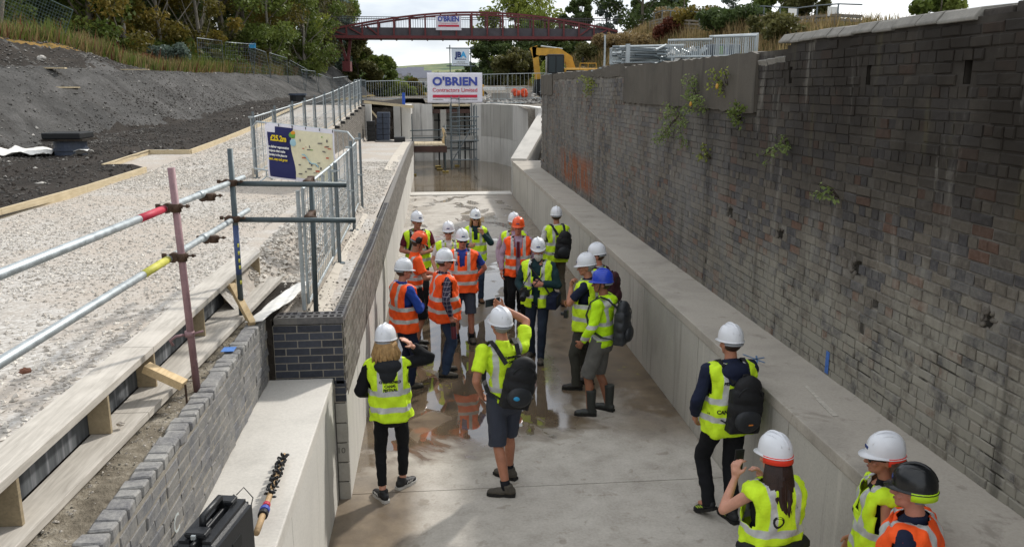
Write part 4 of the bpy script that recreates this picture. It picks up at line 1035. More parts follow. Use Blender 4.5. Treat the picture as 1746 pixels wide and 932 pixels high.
def on_b(x, y, off=0): return O + du * x + up * y + nb * off
def wav(x, y): return .018 * math.sin(x * 7 + y * 2) + .012 * math.sin(y * 9 + x)
def bpatch(nm, poly, m, off, par=bn, nx_=1):
    b = MB(); b.add([on_b(x, y, off + wav(x, y)) for x, y in poly], [tuple(range(len(poly)))]); return b.build(nm, m, par)
nX, nY = 24, 16; vs = [on_b(BWd * i / nX, BHt * j / nY, wav(BWd * i / nX, BHt * j / nY)) for j in range(nY + 1) for i in range(nX + 1)]
def bgrid(nm, f0, f1, v0, v1, m, off, nx_=26, ny_=26):
    b = MB(); P_ = []
    for j in range(ny_ + 1):
        v = v0 + (v1 - v0) * j / ny_
        for i in range(nx_ + 1): u = f0(v) + (f1(v) - f0(v)) * i / nx_; P_.append(on_b(BWd * u, BHt * v, off + wav(BWd * u, BHt * v)))
    fs = [(j * (nx_ + 1) + i, j * (nx_ + 1) + i + 1, (j + 1) * (nx_ + 1) + i + 1, (j + 1) * (nx_ + 1) + i) for j in range(ny_) for i in range(nx_)]
    b.add(P_, fs); return b.build(nm, m, bn, smooth=True)
K = lambda c: (lambda v: c)
bgrid('banner_cloth', K(0), K(1), 0, 1, M['banner_white'], 0)
ed_ = lambda v: .385 + .03 * math.sin(v * 7 + .6)
bgrid('navy_panel', K(.03), ed_, .03, .84, M['navy'], .004); bgrid('navy_panel', K(.14), ed_, .84, .95, M['navy'], .004)
bgrid('map_panel', ed_, K(.975), .07, .93, M['cream'], .004)
XA = du; YA = up
def btext(nm, s, size, x, y, m, **k): return put_text(nm, s, size, frame(on_b(x, y, .03), XA, YA), m, bn, **k)
btext('headline', '£25.2m', .145, .29, .76, M['yellow'], bold=.006, sx=.82)
for k, t in enumerate(('to deliver regeneration', 'projects that make', 'Staveley is the place to')): btext('small_print', t, .063, .045, .60 - k * .075, M['white'], bold=.002, align='LEFT', sx=.8 if k < 2 else .72)
btext('small_print', 'start, stay and grow', .066, .045, .37, M['yellow'], bold=.002, align='LEFT', sx=.8)
b = MB(); b.ell(on_b(.62, .86, .03), (.075, .01, .06), None, 14, 6); b.build('sun_logo', M['map_green'], bn)
b = MB(); b.ell(on_b(.63, .90, .034), (.04, .01, .035), None, 12, 6); b.build('sun_logo', simple('logo_orange', '#e09a2b'), bn)
b = MB(); b.ell(on_b(.62, .72, .03), (.06, .008, .07), None, 12, 6); b.build('water_logo', M['map_blue'], bn)
pts = [on_b(.8 + .05 * i, .52 - .03 * i + .03 * math.sin(i * 1.3), .028) for i in range(8)]
MB().path(pts, .011, 5).build('map_river', M['map_blue'], bn)
for k in range(26):
    x, y = random.uniform(.72, 1.42), random.uniform(.12, .9); w_ = random.uniform(.03, .1)
    MB().box(on_b(x, y, .027), (w_, .003, random.uniform(.012, .03)), math.atan2(du.y, du.x)).build('map_caption', random.choice([M['map_grey'], M['map_red'], M['map_grey'], M['map_green']]), bn)
for (x, y) in ((.78, .78), (.98, .68), (1.36, .82), (1.2, .3), (1.0, .35)): MB().ell(on_b(x, y, .028), (.016, .006, .03), None, 8, 6).build('map_pin', M['map_grey'], bn)
for x in (.02, .3, .6, .9, 1.2, 1.48): MB().box(on_b(x, BHt - .02, .01), (.012, .02, .05), 0).build('cable_tie', M['black'], bn)

# manhole chamber with white sheeting, on the topsoil
cx_, cy_ = -8.55, 20.6; cz_ = 2.46
mh = thing('manhole_chamber', 'round black plastic manhole chamber under a square slab with white sheeting', 'manhole', (cx_, cy_, cz_))
b = MB(); b.tube((cx_, cy_, cz_ - .1), (cx_, cy_, cz_ + .34), .36, 24); b.tube((cx_, cy_, cz_ + .1), (cx_, cy_, cz_ + .15), .39, 24); b.build('chamber_ring', M['slate_plastic'], mh)
MB().box((cx_ - .03, cy_, cz_ + .45), (.86, .82, .14)).build('cover_slab', M['black_plastic'], mh, bevel=.02)
MB().box((cx_ - .0, cy_, cz_ + .35), (.92, .88, .05)).build('cover_board', M['topsoil'], mh)
for (x0, y0, x1, y1, lab) in ((-10.0, 19.9, -8.9, 21.0, 'white plastic sheeting spread on soil left of manhole chamber'), (-8.25, 19.9, -7.95, 20.3, 'small scrap of white sheeting right of manhole chamber')):
    X, Y = np.meshgrid(np.linspace(x0, x1, 26), np.linspace(y0, y1, 18)); Z = zbank(X, Y) + .05 + .10 * fbm(X * .6 + Y * .5, Y * 1.8 - X, .22, 61) + .04 * np.sin(X * 9 - Y * 7)
    b = MB().grid(X + .06 * fbm(X, Y, .3, 62), Y, Z); o = b.build('plastic_sheeting', M['white_sheet'], None, smooth=True); o.modifiers.new('thick', 'SOLIDIFY').thickness = .008; tag(o, lab, 'sheeting')
# black tank and leaning barrier beside the far topsoil
mh2 = thing('manhole_ring', 'small black manhole ring on topsoil left of the towpath fence', 'manhole', (-6.9, 44.5, 3.3)); b = MB(); b.tube((-6.9, 44.5, 3.2), (-6.9, 44.5, 3.62), .4, 18); b.build('chamber_ring', M['black_plastic'], mh2); MB().tube((-6.9, 44.5, 3.62), (-6.9, 44.5, 3.72), .46, 18).build('chamber_lid', M['slate_plastic'], mh2)

# the two black block packs and things at the end of the bench
t = thing('plastic_crate_stack', 'tall slate coloured plastic crate stack at end of the gravel bench', 'crate', (-2.35, 41.3, 1.5))
for k in range(5): MB().bbox(-2.72 + .015 * k, -2.08 + .012 * k, 41.1, 41.6, 1.5 + k * .27, 1.76 + k * .27).build('crate', M['slate_plastic'], t, bevel=.02)
MB().bbox(-2.4, -2.36, 41.08, 41.1, 1.55, 2.8).build('strap', M['black'], t)
t = thing('plastic_crate_stack', 'narrow black plastic crate stack left of slate crates by pale pier', 'crate', (-3.0, 40.4, 1.5))
for k in range(4): MB().bbox(-3.1, -2.72, 40.3, 40.7, 1.5 + k * .24, 1.73 + k * .24).build('crate', M['black_plastic'], t, bevel=.02)
t = MB().bbox(-1.75, -1.25, 38.7, 39.2, 1.55, 1.78).build('black_bucket', M['black_plastic'], None, bevel=.03); tag(t, 'low black plastic tray on pale coping at the far bench end', 'tray')
b = MB(); b.ell((-2.2, 39.3, 1.55), (.5, .3, .07), None, 12, 6); o = b.build('pipe_coil', M['black_plastic'], None); tag(o, 'black plastic off-cuts lying in front of the slate crates', 'offcuts')
# excavated soil face behind them and the timber handrail above
X, Z = np.meshgrid(np.linspace(-3.6, -1.4, 24), np.linspace(1.3, 3.0, 18)); Y = 43.4 + (Z - 1.3) * .5 + (fbm(X * 3, Z * 3, 1.4, 71) - .5) * .9
b = MB().grid(X, Y, Z); struct(b.build('soil_face', M['topsoil']))
for x0, x1, y0 in ((-4.2, -1.55, 44.0), (-1.55, 1.0, 47.0)):
    X, Y = np.meshgrid(np.linspace(x0, x1, 24), np.linspace(y0, 49, 16)); b = MB().grid(X, Y, 2.98 + .3 * fbm(X, Y, 1.3, 72) + np.clip(.6 - abs(Y - 47) * .3, 0, 1) * .4 * (X < -.4)); struct(b.build('soil_mound', M['topsoil'], smooth=True))
o = MB().bar((-3.35, 42.3, 3.32), (-.9, 42.4, 3.07), .05, .13).build('timber_rail', M['timber_edge'], None); tag(o, 'long pale timber rail spanning in front of the excavated soil face', 'timber rail')
o = MB().bar((-3.2, 42.7, 3.1), (-2.3, 43.1, 1.95), .05, .07).build('timber_strut', M['timber_edge'], None); tag(o, 'raking timber strut leaning on the excavated soil face', 'timber')
o = MB().bbox(-1.53, -1.38, 44.6, 44.75, 3.1, 3.75).build('blue_post', simple('blue_post', '#2a4fa8'), None); tag(o, 'short bright blue post standing on soil behind the head wall', 'post')
# ------------------------------------------------------------------ far end: scaffold, signs, yard, bridge, excavator, right-hand bank
def zright(x, y):
    x = np.asarray(x, float); y = np.asarray(y, float)
    low = np.interp(y, [0, 28, 31.5, 36, 47, 60, 80], [4.36, 4.36, 3.6, 3.1, 3.1, 3.5, 4.2])
    ridge = np.interp(y, [8, 60, 72, 90], [4.47, 8.16, 8.2, 8.1])
    x0 = np.interp(y, [0, 20, 30, 45, 60, 80], [9.0, 9.0, 10.5, 10.8, 10.3, 9.5]); x1 = np.interp(y, [0, 30, 60, 80], [15.5, 17, 17, 17])
    t = np.clip((x - x0) / (x1 - x0), 0, 1); t = t * t * (3 - 2 * t)
    return low + (ridge - low) * t + (fbm(x, y, 4, 81) - .5) * .5 * (.25 + t) + (fbm(x, y, 1, 82) - .5) * .12
xs = np.concatenate([np.linspace(XW + .5, 20, 70), np.linspace(20.5, 70, 30)]); ys = np.concatenate([np.linspace(-5, 28.3, 40), np.linspace(28.6, 84, 100), np.linspace(85, 110, 10)])
X, Y = np.meshgrid(xs, ys); Z = zright(X, Y); inside = (X < 5.3) & (Y > 28.4) & (Y < 36.5); Z = np.where(inside, np.minimum(Z, np.interp(X, [4.2, 5.3], [1.0, 2.9])), Z)
g = MB().grid(X, Y, Z); nx = X.shape[1] - 1
t_ = (X[:-1, :-1] > np.interp(Y[:-1, :-1], [0, 28, 33, 60, 84], [6.2, 6.2, 10.2, 10.0, 9.0])).ravel(); g.m = [1 if v else 0 for v in t_]
struct(g.build('embankment', [M['yard'], M['ground']], smooth=True))
X, Y = np.meshgrid(np.linspace(-6.6, 6.4, 40), np.linspace(47.25, 110, 70)); b = MB().grid(X, Y, 3.08 + np.interp(Y, [47, 60, 80, 110], [0, .35, .5, .2]) * np.clip((X + 1) / 4, 0, 1) + (fbm(X, Y, 2.2, 83) - .5) * .22); struct(b.build('works_yard', M['yard'], smooth=True))
zy = lambda x, y: float(3.1 + np.interp(y, [47, 60, 80], [0, .35, .5]) * min(1, max(0, (x + 1) / 4)))
stones('yard_rubble', 2600, (1.5, 9.5), (47.5, 62), lambda x, y: np.where(x < 6.3, 3.12 + .02 * (y - 47), zright(x, y)), (.05, .2), [M['pale_chip'], M['shale']], 91)

# scaffold tower in front of the gate opening, with ladder and boards
st = tag(thing('access_scaffold', '', ''), 'tube scaffold with timber landings and ladder in front of gate opening', 'scaffold')
def T(nm, p0, p1, m=M['tube_grey'], r=.026): return MB().tube(p0, p1, r, 8).build(nm, m, st)
for p in ((-.92, 38.9, 0), (-.98, 41.6, 0)): T('standard', p, (p[0], p[1], 2.75 if p[1] > 40 else 2.72))
for x, y, zt in ((.98, 42.9, 6.1), (2.06, 43.6, 6.05), (.62, 40.2, 1.9), (.62, 43.2, 1.95), (1.35, 43.3, 3.0), (2.15, 43.3, 3.1)): T('standard', (x, y, -.05), (x, y, zt))
T('standard', (.62, 40.9, -.05), (.66, 41.0, 2.2), M['galv'])
for x, y in ((-.92, 38.9), (.62, 40.2), (1.3, 43.3), (.35, 41.5), (.28, 43.0)): MB().box((x, y, .04), (.3, .3, .05)).build('sole_board', simple('yellow_sole_pad', '#8d7a3a', .8, .2, 9) if 'yellow_sole_pad' not in bpy.data.materials else bpy.data.materials['yellow_sole_pad'], st)
for z in (1.62, 1.98): T('ledger', (-1.05, 40.6, z), (.7, 40.9, z + .02)); T('ledger', (.55, 42.8, z + .1), (2.3, 43.3, z + .1))
for z in (.85, 1.25, 2.35): T('ledger', (.9, 43.0, z), (2.35, 43.5, z))
T('ledger', (-1.0, 41.7, 1.3), (.65, 41.8, 1.3)); T('transom', (-.92, 38.9, 1.22), (-.98, 41.6, 1.22)); T('transom', (.62, 40.2, 1.22), (.62, 43.2, 1.22))
for k in range(5): MB().bbox(-1.05 + .335 * k, -1.05 + .335 * (k + 1) - .008, 40.0, 42.6, 1.30, 1.34).build('scaffold_board', M['timber_edge'], st)
MB().bbox(-1.1, .7, 39.95, 39.99, 1.0, 1.28).build('toe_board', bpy.data.materials['dark_brown_timber'], st); MB().bbox(-1.1, .7, 39.98, 40.02, .96, .99).build('red_rail', M['rust'], st)
for k in range(3): MB().bbox(.75, 2.38, 43.2 + .23 * k, 43.42 + .23 * k, 1.36, 1.4).build('scaffold_board', M['timber_edge'], st)
MB().bbox(.74, 2.4, 43.14, 43.18, 1.3, 1.58).build('toe_board', M['conc_dull'], st)
lad = MB()
for x in (.98, 1.38): lad.tube((x, 41.9, -.05), (x + .02, 42.6, 3.6), .022, 6)
lad.build('ladder_stile', M['galv_dull'], st)
for k in range(15): z = .25 + k * .23; yy_ = 41.9 + .7 * z / 3.65; MB().tube((.98 + .0055 * z, yy_, z), (1.38 + .0055 * z, yy_, z), .014, 6).build('rung', M['galv_dull'], st)
for x in (.95, 2.2):
    for y in (41.2, 43.0): T('standard', (x, y, -.05), (x, y, 3.15), M['galv_dull'])
for z in (.5, 1.45, 2.0, 2.6): T('ledger', (.85, 41.2, z), (2.32, 41.2, z + .01), M['galv_dull']); T('transom', (2.2, 41.1, z), (2.2, 43.1, z), M['galv_dull'])
T('brace', (.95, 41.18, .4), (2.2, 41.18, 2.5), M['galv_dull'])
MB().bbox(.45, .75, 43.4, 43.5, 1.4, 2.9).build('plywood_sheet', M['conc_dull'], st)
rb = MB(); rb.path([(.60, 40.85, 1.2), (.55, 40.8, 1.5), (.62, 40.8, 1.75), (.55, 40.85, 2.0), (.5, 40.85, 2.1)], [.06, .09, .07, .08, .03], 6); o = rb.build('rope_bundle', M['timber_new'], None); tag(o, 'straw coloured rope bundle hanging on scaffold tube beside ladder', 'rope')

# contractor sign and small sign above it
sg = thing('contractor_sign', 'large white sign reading O\'BRIEN Contractors Limited above the gate opening', 'sign')
SY = 42.8; x0, x1, z0, z1 = -.19, 2.60, 3.25, 4.75
b = MB(); nX, nY = 28, 16; XX, ZZ = np.meshgrid(np.linspace(x0, x1, nX), np.linspace(z0, z1, nY)); YY = SY + .015 * np.sin(XX * 4) * np.cos(ZZ * 3); b.grid(XX, YY, ZZ); o = b.build('sign_cloth', M['banner_white'], sg, smooth=True); o.modifiers.new('thick', 'SOLIDIFY').thickness = .02
def stext(nm, s, size, x, z, m, y=SY - .035, **k): return put_text(nm, s, size, frame((x, y, z), (1, 0, 0), (0, 0, 1)), m, sg, **k)
xc = (x0 + x1) / 2
o = stext('lettering', "O'BRIEN", .56, xc, 4.30, M['sign_blue'], bold=.022, spacing=1.02)
o = stext('lettering', 'Contractors Limited', .27, xc, 3.89, M['sign_red'], bold=.002)
def fitw(o, W_):
    v = np.array([q.co.x for q in o.data.vertices]); c = (v.max() + v.min()) / 2; k = W_ / (v.max() - v.min())
    for q in o.data.vertices: q.co.x = xc + (q.co.x - c) * k
fitw([c for c in sg.children if c.name == 'lettering'][0], 2.26); fitw(o, 2.26)
MB().bbox(xc - 1.13, xc + 1.13, SY - .04, SY - .03, 3.52, 3.66).build('red_bar', M['sign_red'], sg)
r_ = random.Random(12)
for xa, xb in ((xc - 1.13, xc - .6), (xc + .05, xc + 1.13)):      # print too small to read in the photograph
    q = MB(); x = xa
    while x < xb: w_ = r_.uniform(.02, .05); q.bbox(x, x + w_, SY - .036, SY - .032, 3.40, 3.40 + r_.uniform(.025, .05)); x += w_ + .015
    stuff(q.build('small_print', M['map_grey'], sg))
for x in (x0 + .03, x1 - .03): MB().bbox(x - .02, x + .02, SY + .03, SY + .06, z0, z1).build('sign_batten', M['galv_dull'], sg)
js = thing('small_sign', 'small pale sign with JBA logo hung between scaffold poles', 'sign')
MB().bbox(1.06, 1.96, 42.88, 42.92, 5.10, 5.92).build('sign_cloth', simple('pale_sign_cloth', '#c9d3dc', .7, .06, 2), js)
put_text('logo', 'JB', .36, frame((1.40, 42.87, 5.62), (1, 0, 0), (0, 0, 1)), M['sign_navy'], js, bold=.02); put_text('logo', 'A', .38, frame((1.66, 42.865, 5.62), (1, 0, 0), (0, 0, 1)), M['sign_cyan'], js, bold=.02)
for xa, xb, z_, h_, m_ in ((1.24, 1.79, 5.41, .06, M['sign_navy']), (1.3, 1.72, 5.27, .045, M['map_grey']), (1.12, 1.88, 5.18, .04, M['map_grey'])):
    q = MB(); x = xa
    while x < xb: w_ = r_.uniform(.025, .05); q.bbox(x, x + w_, 42.872, 42.876, z_ - h_ / 2, z_ - h_ / 2 + h_ * r_.uniform(.6, 1)); x += w_ + .014
    stuff(q.build('small_print', m_, js))
T('sign_rail', (.8, 42.95, 5.95), (2.2, 42.95, 5.95)); T('sign_rail', (.8, 42.95, 5.08), (2.25, 42.95, 5.08))

# site barriers behind the head wall
def site_barrier(p0, p1, h, label, cat='barrier', group=None, nv=14, nm='site_barrier', m=FW, r=.022):
    t = thing(nm, label, cat, tuple(p0), group); a, bq = Vector(p0), Vector(p1); up = Vector((0, 0, 1)); L = (bq - a).length
    b = MB(); b.path([a + up * .12, a + up * h, bq + up * h, bq + up * .12], r, 6, closed=True); b.build('barrier_frame', m, t)
    b = MB()
    for i in range(1, nv): q = a.lerp(bq, i / nv); b.tube(q + up * .12, q + up * h, .009, 4, caps=False)
    b.build('infill_bars', m, t)
    d = (bq - a).normalized(); n = Vector((d.y, -d.x, 0))
    for k in (.1, .9): q = a.lerp(bq, k); bb = MB(); bb.bar(q - n * .3 + up * .03, q + n * .3 + up * .03, .05, .03); bb.bar(q + up * .03, q + up * .14, .03, .03, up=(1, 0, 0)); bb.build('foot', m, t)
    return t
gL = 'barriers on the soil behind the head wall'
xs_ = [-3.5, -1.55, .2]; zz_ = [3.22, 3.2, 3.15]
site_barrier((-3.95, 44.2, 3.25), (-3.6, 47.2, 3.25), 1.15, 'blue grey site barrier turning the corner at top end of towpath fence', 'barrier', gL, nm='site_barrier', m=M['galv_dull'])
site_barrier((-3.6, 47.4, 3.25), (-1.75, 47.9, 3.3), 1.1, 'site barrier standing on dark soil left of the blue post', 'barrier', gL)
site_barrier((-1.7, 47.9, 3.3), (.0, 47.7, 3.25), 1.05, 'site barrier standing on dark soil just left of the contractor sign', 'barrier', gL)
site_barrier((2.7, 49.0, 3.2), (4.45, 49.2, 3.25), 1.55, 'tall see-through fence panel just right of the contractor sign', 'fence', 'site fence panels in the works yard', nv=9, nm='fence_panel')
site_barrier((4.5, 49.2, 3.25), (6.7, 49.6, 3.3), 1.55, 'tall see-through fence panel left of the excavator', 'fence', 'site fence panels in the works yard', nv=9, nm='fence_panel')
site_barrier((6.75, 49.6, 3.3), (7.25, 48.5, 3.2), 1.55, 'fence panel set end-on beside the excavator tracks', 'fence', 'site fence panels in the works yard', nv=5, nm='fence_panel')
site_barrier((3.1, 47.6, 3.05), (5.3, 47.7, 3.05), .95, 'low grey barrier in front of orange netting', 'barrier', None, nv=10)
on_ = MB()
for k in range(7): on_.ell((4.95 + .13 * k + RNG.normal(0, .05), 50.3, 3.72 + RNG.normal(0, .08)), (.2, .15, .16), None, 8, 6)
o = on_.build('orange_netting', M['orange_net'], None); tag(o, 'bright orange netting heaped on concrete blocks in works yard', 'netting')
for k, (x, lab) in enumerate(((4.2, 'pale concrete block left of the orange netting'), (5.5, 'pale concrete block behind the orange netting'))): o = MB().bbox(x - .55, x + .55, 50.6, 51.2, 3.2, 3.72).build('concrete_block', M['conc_dull'], None, bevel=.02); tag(o, lab, 'block')
o = MB().bbox(3.1, 4.4, 50.0, 50.5, 3.85, 4.05).build('white_sheet_pack', M['white_sheet'], None, bevel=.03); tag(o, 'white wrapped pack lying just right of the contractor sign', 'pack')
o = MB().bbox(2.8, 3.2, 51, 51.6, 3.5, 4.2).build('yellow_box', M['cat_yellow'], None, bevel=.05); tag(o, 'small yellow machine box half hidden right of the contractor sign', 'machine')

# excavator
ex = thing('excavator', 'yellow tracked excavator with raised boom behind end of brick wall', 'excavator', (8.4, 51.5, 3.3))
ex_z = 3.35
def E(nm, mb, m, par=None, **k): return mb.build(nm, m, par or ex, **k)
for sy in (50.4, 52.7):
    b = MB(); pr = [(6.9, .05), (9.9, .05), (10.3, .4), (9.9, .8), (6.9, .8), (6.5, .4)]; vs = [(x, sy - .3, ex_z + z) for x, z in pr] + [(x, sy + .3, ex_z + z) for x, z in pr]
    b.add(vs, [tuple(range(6)), tuple(range(11, 5, -1))] + [(i, i + 6, (i + 1) % 6 + 6, (i + 1) % 6) for i in range(6)]); tr = E('track', b, M['dark_metal'])
    for x in (7.0, 7.7, 8.4, 9.1, 9.8): MB().tube((x, sy - .33, ex_z + .4), (x, sy + .33, ex_z + .4), .22, 12).build('roller', M['black_plastic'], tr)
E('turntable', MB().tube((8.4, 51.5, ex_z + .75), (8.4, 51.5, ex_z + 1.0), .75, 18), M['dark_metal'])
E('engine_housing', MB().bbox(8.0, 10.1, 50.5, 52.6, ex_z + 1.0, ex_z + 1.82), M['cat_yellow'], bevel=.12)
E('side_panel', MB().bbox(8.15, 9.2, 50.44, 50.5, ex_z + 1.05, ex_z + 1.7), M['dark_metal'])
cb = E('cab', MB().bbox(7.0, 8.0, 50.35, 51.35, ex_z + 1.0, ex_z + 2.62), M['dark_metal'], bevel=.08)
for (a0, a1) in ((7.06, 7.45), (7.52, 7.94)): MB().bbox(a0, a1, 50.325, 50.349, ex_z + 1.55, ex_z + 2.5).build('window', M['cab_glass'], cb)
MB().bbox(6.975, 6.999, 50.45, 51.25, ex_z + 1.3, ex_z + 2.5).build('window', M['cab_glass'], cb)
for k in range(4): MB().bar((8.28 + .13 * k, 50.43, ex_z + 1.1), (8.4 + .13 * k, 50.43, ex_z + 1.4), .06, .01).build('hazard_stripe', M['sign_red'] if k % 2 else M['white'], ex)
bm_ = MB(); P = [(8.75, 51.75, ex_z + 1.5), (8.45, 51.75, ex_z + 2.35), (7.75, 51.75, ex_z + 2.78), (6.45, 51.75, ex_z + 2.82)]
ws_ = [(.42, .6), (.42, .72), (.42, .62), (.4, .42)]
for (a, bq, w0) in zip(P[:-1], P[1:], (.5, .55, .42)): bm_.bar(a, bq, .42, w0)
for p, r_ in ((P[1], .27), (P[2], .26)): bm_.tube((p[0], 51.52, p[2]), (p[0], 51.98, p[2]), r_, 14)
E('boom', bm_, M['cat_yellow'])
E('boom_ram', MB().tube((8.3, 51.45, ex_z + 1.6), (7.7, 51.45, ex_z + 2.6), .06, 8), M['galv'])
E('dipper_ram', MB().tube((8.1, 51.75, ex_z + 2.98), (6.75, 51.75, ex_z + 3.14), .05, 8), M['galv'])
dp = MB(); dp.bar((6.35, 51.75, ex_z + 3.1), (6.6, 51.75, ex_z + 1.1), .3, .34); dp.bar((6.28, 51.75, ex_z + 3.1), (6.5, 51.75, ex_z + 2.5), .3, .46); E('dipper_arm', dp, M['cat_yellow'])
bk_ = MB(); pr = [(6.3, .35), (6.95, .2), (7.0, .85), (6.75, 1.2), (6.4, 1.15)]; vs = [(x, 51.3, ex_z + z) for x, z in pr] + [(x, 52.2, ex_z + z) for x, z in pr]; bk_.add(vs, [tuple(range(5)), tuple(range(9, 4, -1))] + [(i, i + 5, (i + 1) % 5 + 5, (i + 1) % 5) for i in range(5)])
E('bucket', bk_, M['dark_metal'])
E('bucket_link', MB().bar((6.4, 51.75, ex_z + 1.9), (6.7, 51.75, ex_z + 1.1), .1, .1), M['white'])
hr = MB()
for x in (9.0, 9.5, 10.0): hr.tube((x, 50.6, ex_z + 1.82), (x, 50.6, ex_z + 2.1), .025, 6)
hr.tube((9.0, 50.6, ex_z + 2.1), (10.0, 50.6, ex_z + 2.1), .025, 6); E('handrail', hr, M['cat_yellow'])
E('exhaust', MB().tube((9.4, 51.9, ex_z + 2.0), (9.4, 51.9, ex_z + 2.5), .07, 8), M['dark_metal'])

# red steel footbridge
br = tag(thing('footbridge', '', ''), 'dark red steel bowstring footbridge spanning above the far end of lock', 'bridge')
BX0, BX1 = -9.0, 17.6; bz = 8.42
def chord(x): t = (x - BX0) / (BX1 - BX0); return 9.15 + 1.62 * math.sin(math.pi * min(1, max(0, t))) ** .9 + .0 * t
for yy_, nm in ((79.0, 'near'), (81.6, 'far')):
    ch_ = MB(); pts = [Vector((BX0 + (BX1 - BX0) * i / 36, yy_, chord(BX0 + (BX1 - BX0) * i / 36))) for i in range(37)]
    for a, bq in zip(pts[:-1], pts[1:]): ch_.bar(a, bq, .16, .17)
    ch_.build('top_chord', M['bridge_red'], br)
    MB().bbox(BX0, BX1, yy_ - .1, yy_ + .1, bz, bz + .26).build('bottom_chord', M['bridge_red'], br)
    n_ = 18
    for i in range(1, n_ + 1):
        x = BX0 + (BX1 - BX0) * i / (n_ + .6)
        MB().bbox(x - .075, x + .075, yy_ - .075, yy_ + .075, bz + .26, chord(x) - .06).build('vertical_member', M['bridge_red'], br)
    step = (BX1 - BX0) / (n_ + .6)
    for i in (1, 2, 3): xa = BX0 + step * i; MB().bar((xa - step * .9 + .1, yy_, chord(xa - step) - .1), (xa, yy_, bz + .3), .12, .12).build('diagonal_member', M['bridge_red'], br)
    for i in (n_ - 2, n_ - 1, n_): xa = BX0 + step * i; MB().bar((xa + step * .9 - .1, yy_, chord(xa + step) - .1), (xa, yy_, bz + .3), .12, .12).build('diagonal_member', M['bridge_red'], br)
    kp = MB(); kp.bbox(BX0, BX1, yy_ + (.1 if yy_ < 80 else -.14), yy_ + (.14 if yy_ < 80 else -.1), bz + .27, bz + .98); kp.build('kick_panel', M['bridge_dark'], br)
    rl = MB()
    for x in np.arange(BX0 + .2, BX1, .22): rl.bbox(x - .012, x + .012, yy_ - .24 if yy_ > 80 else yy_ + .2, yy_ - .22 if yy_ > 80 else yy_ + .22, bz + .9, bz + 1.9)
    yl = yy_ - .24 if yy_ > 80 else yy_ + .2; rl.bbox(BX0 - .6, BX1 + .6, yl, yl + .05, bz + 1.88, bz + 1.94); rl.build('railing', M['bridge_dark'], br)
MB().bbox(BX0 - 2.0, BX1, 79.05, 81.55, bz + .05, bz + .2).build('deck', M['bridge_dark'], br)
for x in np.arange(BX0, BX1, 1.45): MB().bbox(x, x + .12, 79.1, 81.5, bz - .08, bz + .05).build('cross_beam', M['bridge_red'], br)
for (xa, xb) in ((-8.3, -7.75), (-7.35, -7.7)):
    MB().bar((xa, 80.2, bz), (xb, 80.2, 6.2), .28, .3, up=(0, 1, 0)).build('support_leg', M['bridge_red'], br)
MB().bbox(-8.1, -7.4, 79.2, 81.2, 5.5, 6.4).build('support_leg', M['bridge_red'], br)
for (xa, xb) in ((16.2, 16.2),): MB().bar((xa, 80.2, bz), (xb, 80.2, 7.5), .12, .12, up=(0, 1, 0)).build('support_leg', M['galv_dull'], br)
bb_ = thing('bridge_banner', 'white banner reading O\'BRIEN hung on the red footbridge railing', 'banner')
MB().bbox(.55, 2.9, 78.84, 78.88, bz + .75, chord(1.6) - .28).build('banner_cloth', M['banner_white'], bb_)
o = put_text('lettering', "O'BRIEN", .62, frame((1.72, 78.82, bz + 1.72), (1, 0, 0), (0, 0, 1)), M['sign_blue'], bb_, bold=.025, sx=.86); MB().bbox(.78, 2.68, 78.815, 78.835, bz + 1.05, bz + 1.22).build('red_bar', M['sign_red'], bb_)
put_text('lettering', 'Contractors Limited', .2, frame((1.72, 78.82, bz + 1.36), (1, 0, 0), (0, 0, 1)), M['sign_red'], bb_)

# stack of barriers and scaffold tubes on top of the brick wall
def stillage(p, L, dpt, h, n, label, seed):
    t = thing('tube_stillage', label, 'scaffold stack', p); r = random.Random(seed)
    for dx, dy in ((0, 0), (L, 0), (0, dpt), (L, dpt)): MB().bbox(p[0] + dx - .04, p[0] + dx + .04, p[1] + dy - .04, p[1] + dy + .04, p[2], p[2] + h).build('corner_post', M['galv'], t)
    for k in range(n):
        x0_ = p[0] + r.uniform(-.3, .2); x1_ = p[0] + L + r.uniform(-.1, .5); y_ = p[1] + r.uniform(.03, dpt - .03); z_ = p[2] + .08 + (h - .12) * r.random()
        MB().tube((x0_, y_, z_), (x1_, y_ + r.uniform(-.1, .1), z_ + r.uniform(-.05, .05)), .026, 7).build('scaffold_tube', r.choice([M['galv'], M['galv_dull'], M['galv']]), t)
    return t
stillage((4.05, 17.2, 4.42), .82, .7, .46, 34, 'rack of loose grey scaffold tubes stacked on top of the brick wall', 3)
sb = thing('scrap_pile', 'heap of bent dark grey tube offcuts beside the scaffold tube rack', 'scrap', (4.6, 16.5, 4.4)); r_ = random.Random(4)
for k in range(34):
    x_, y_, z_ = 4.42 + r_.random() * .42, 16.2 + r_.random() * .8, 4.44 + r_.random() * .3
    a_ = r_.uniform(-.6, .6); MB().tube((x_, y_, z_), (x_ + r_.uniform(.15, .4), y_ + a_ * .5, z_ + r_.uniform(-.15, .12)), .024, 6).build('tube_offcut', r_.choice([M['galv_dull'], M['tube_grey'], M['galv']]), sb)
gB = 'barriers stacked on top of the brick wall'
t = site_barrier((3.98, 19.2, 4.36), (4.32, 20.8, 4.36), .8, 'crowd barrier leaning end-on at left of the stacked tubes', 'barrier', gB, nv=16, nm='crowd_barrier')
for k in range(3): site_barrier((4.0, 18.5 + .08 * k, 4.4), (4.13 , 18.1 + .08 * k, 4.4), .45, ('first', 'second', 'third')[k] + ' folded barrier frame nested between end-on barrier and tube rack', 'barrier', gB, nv=4, nm='crowd_barrier')
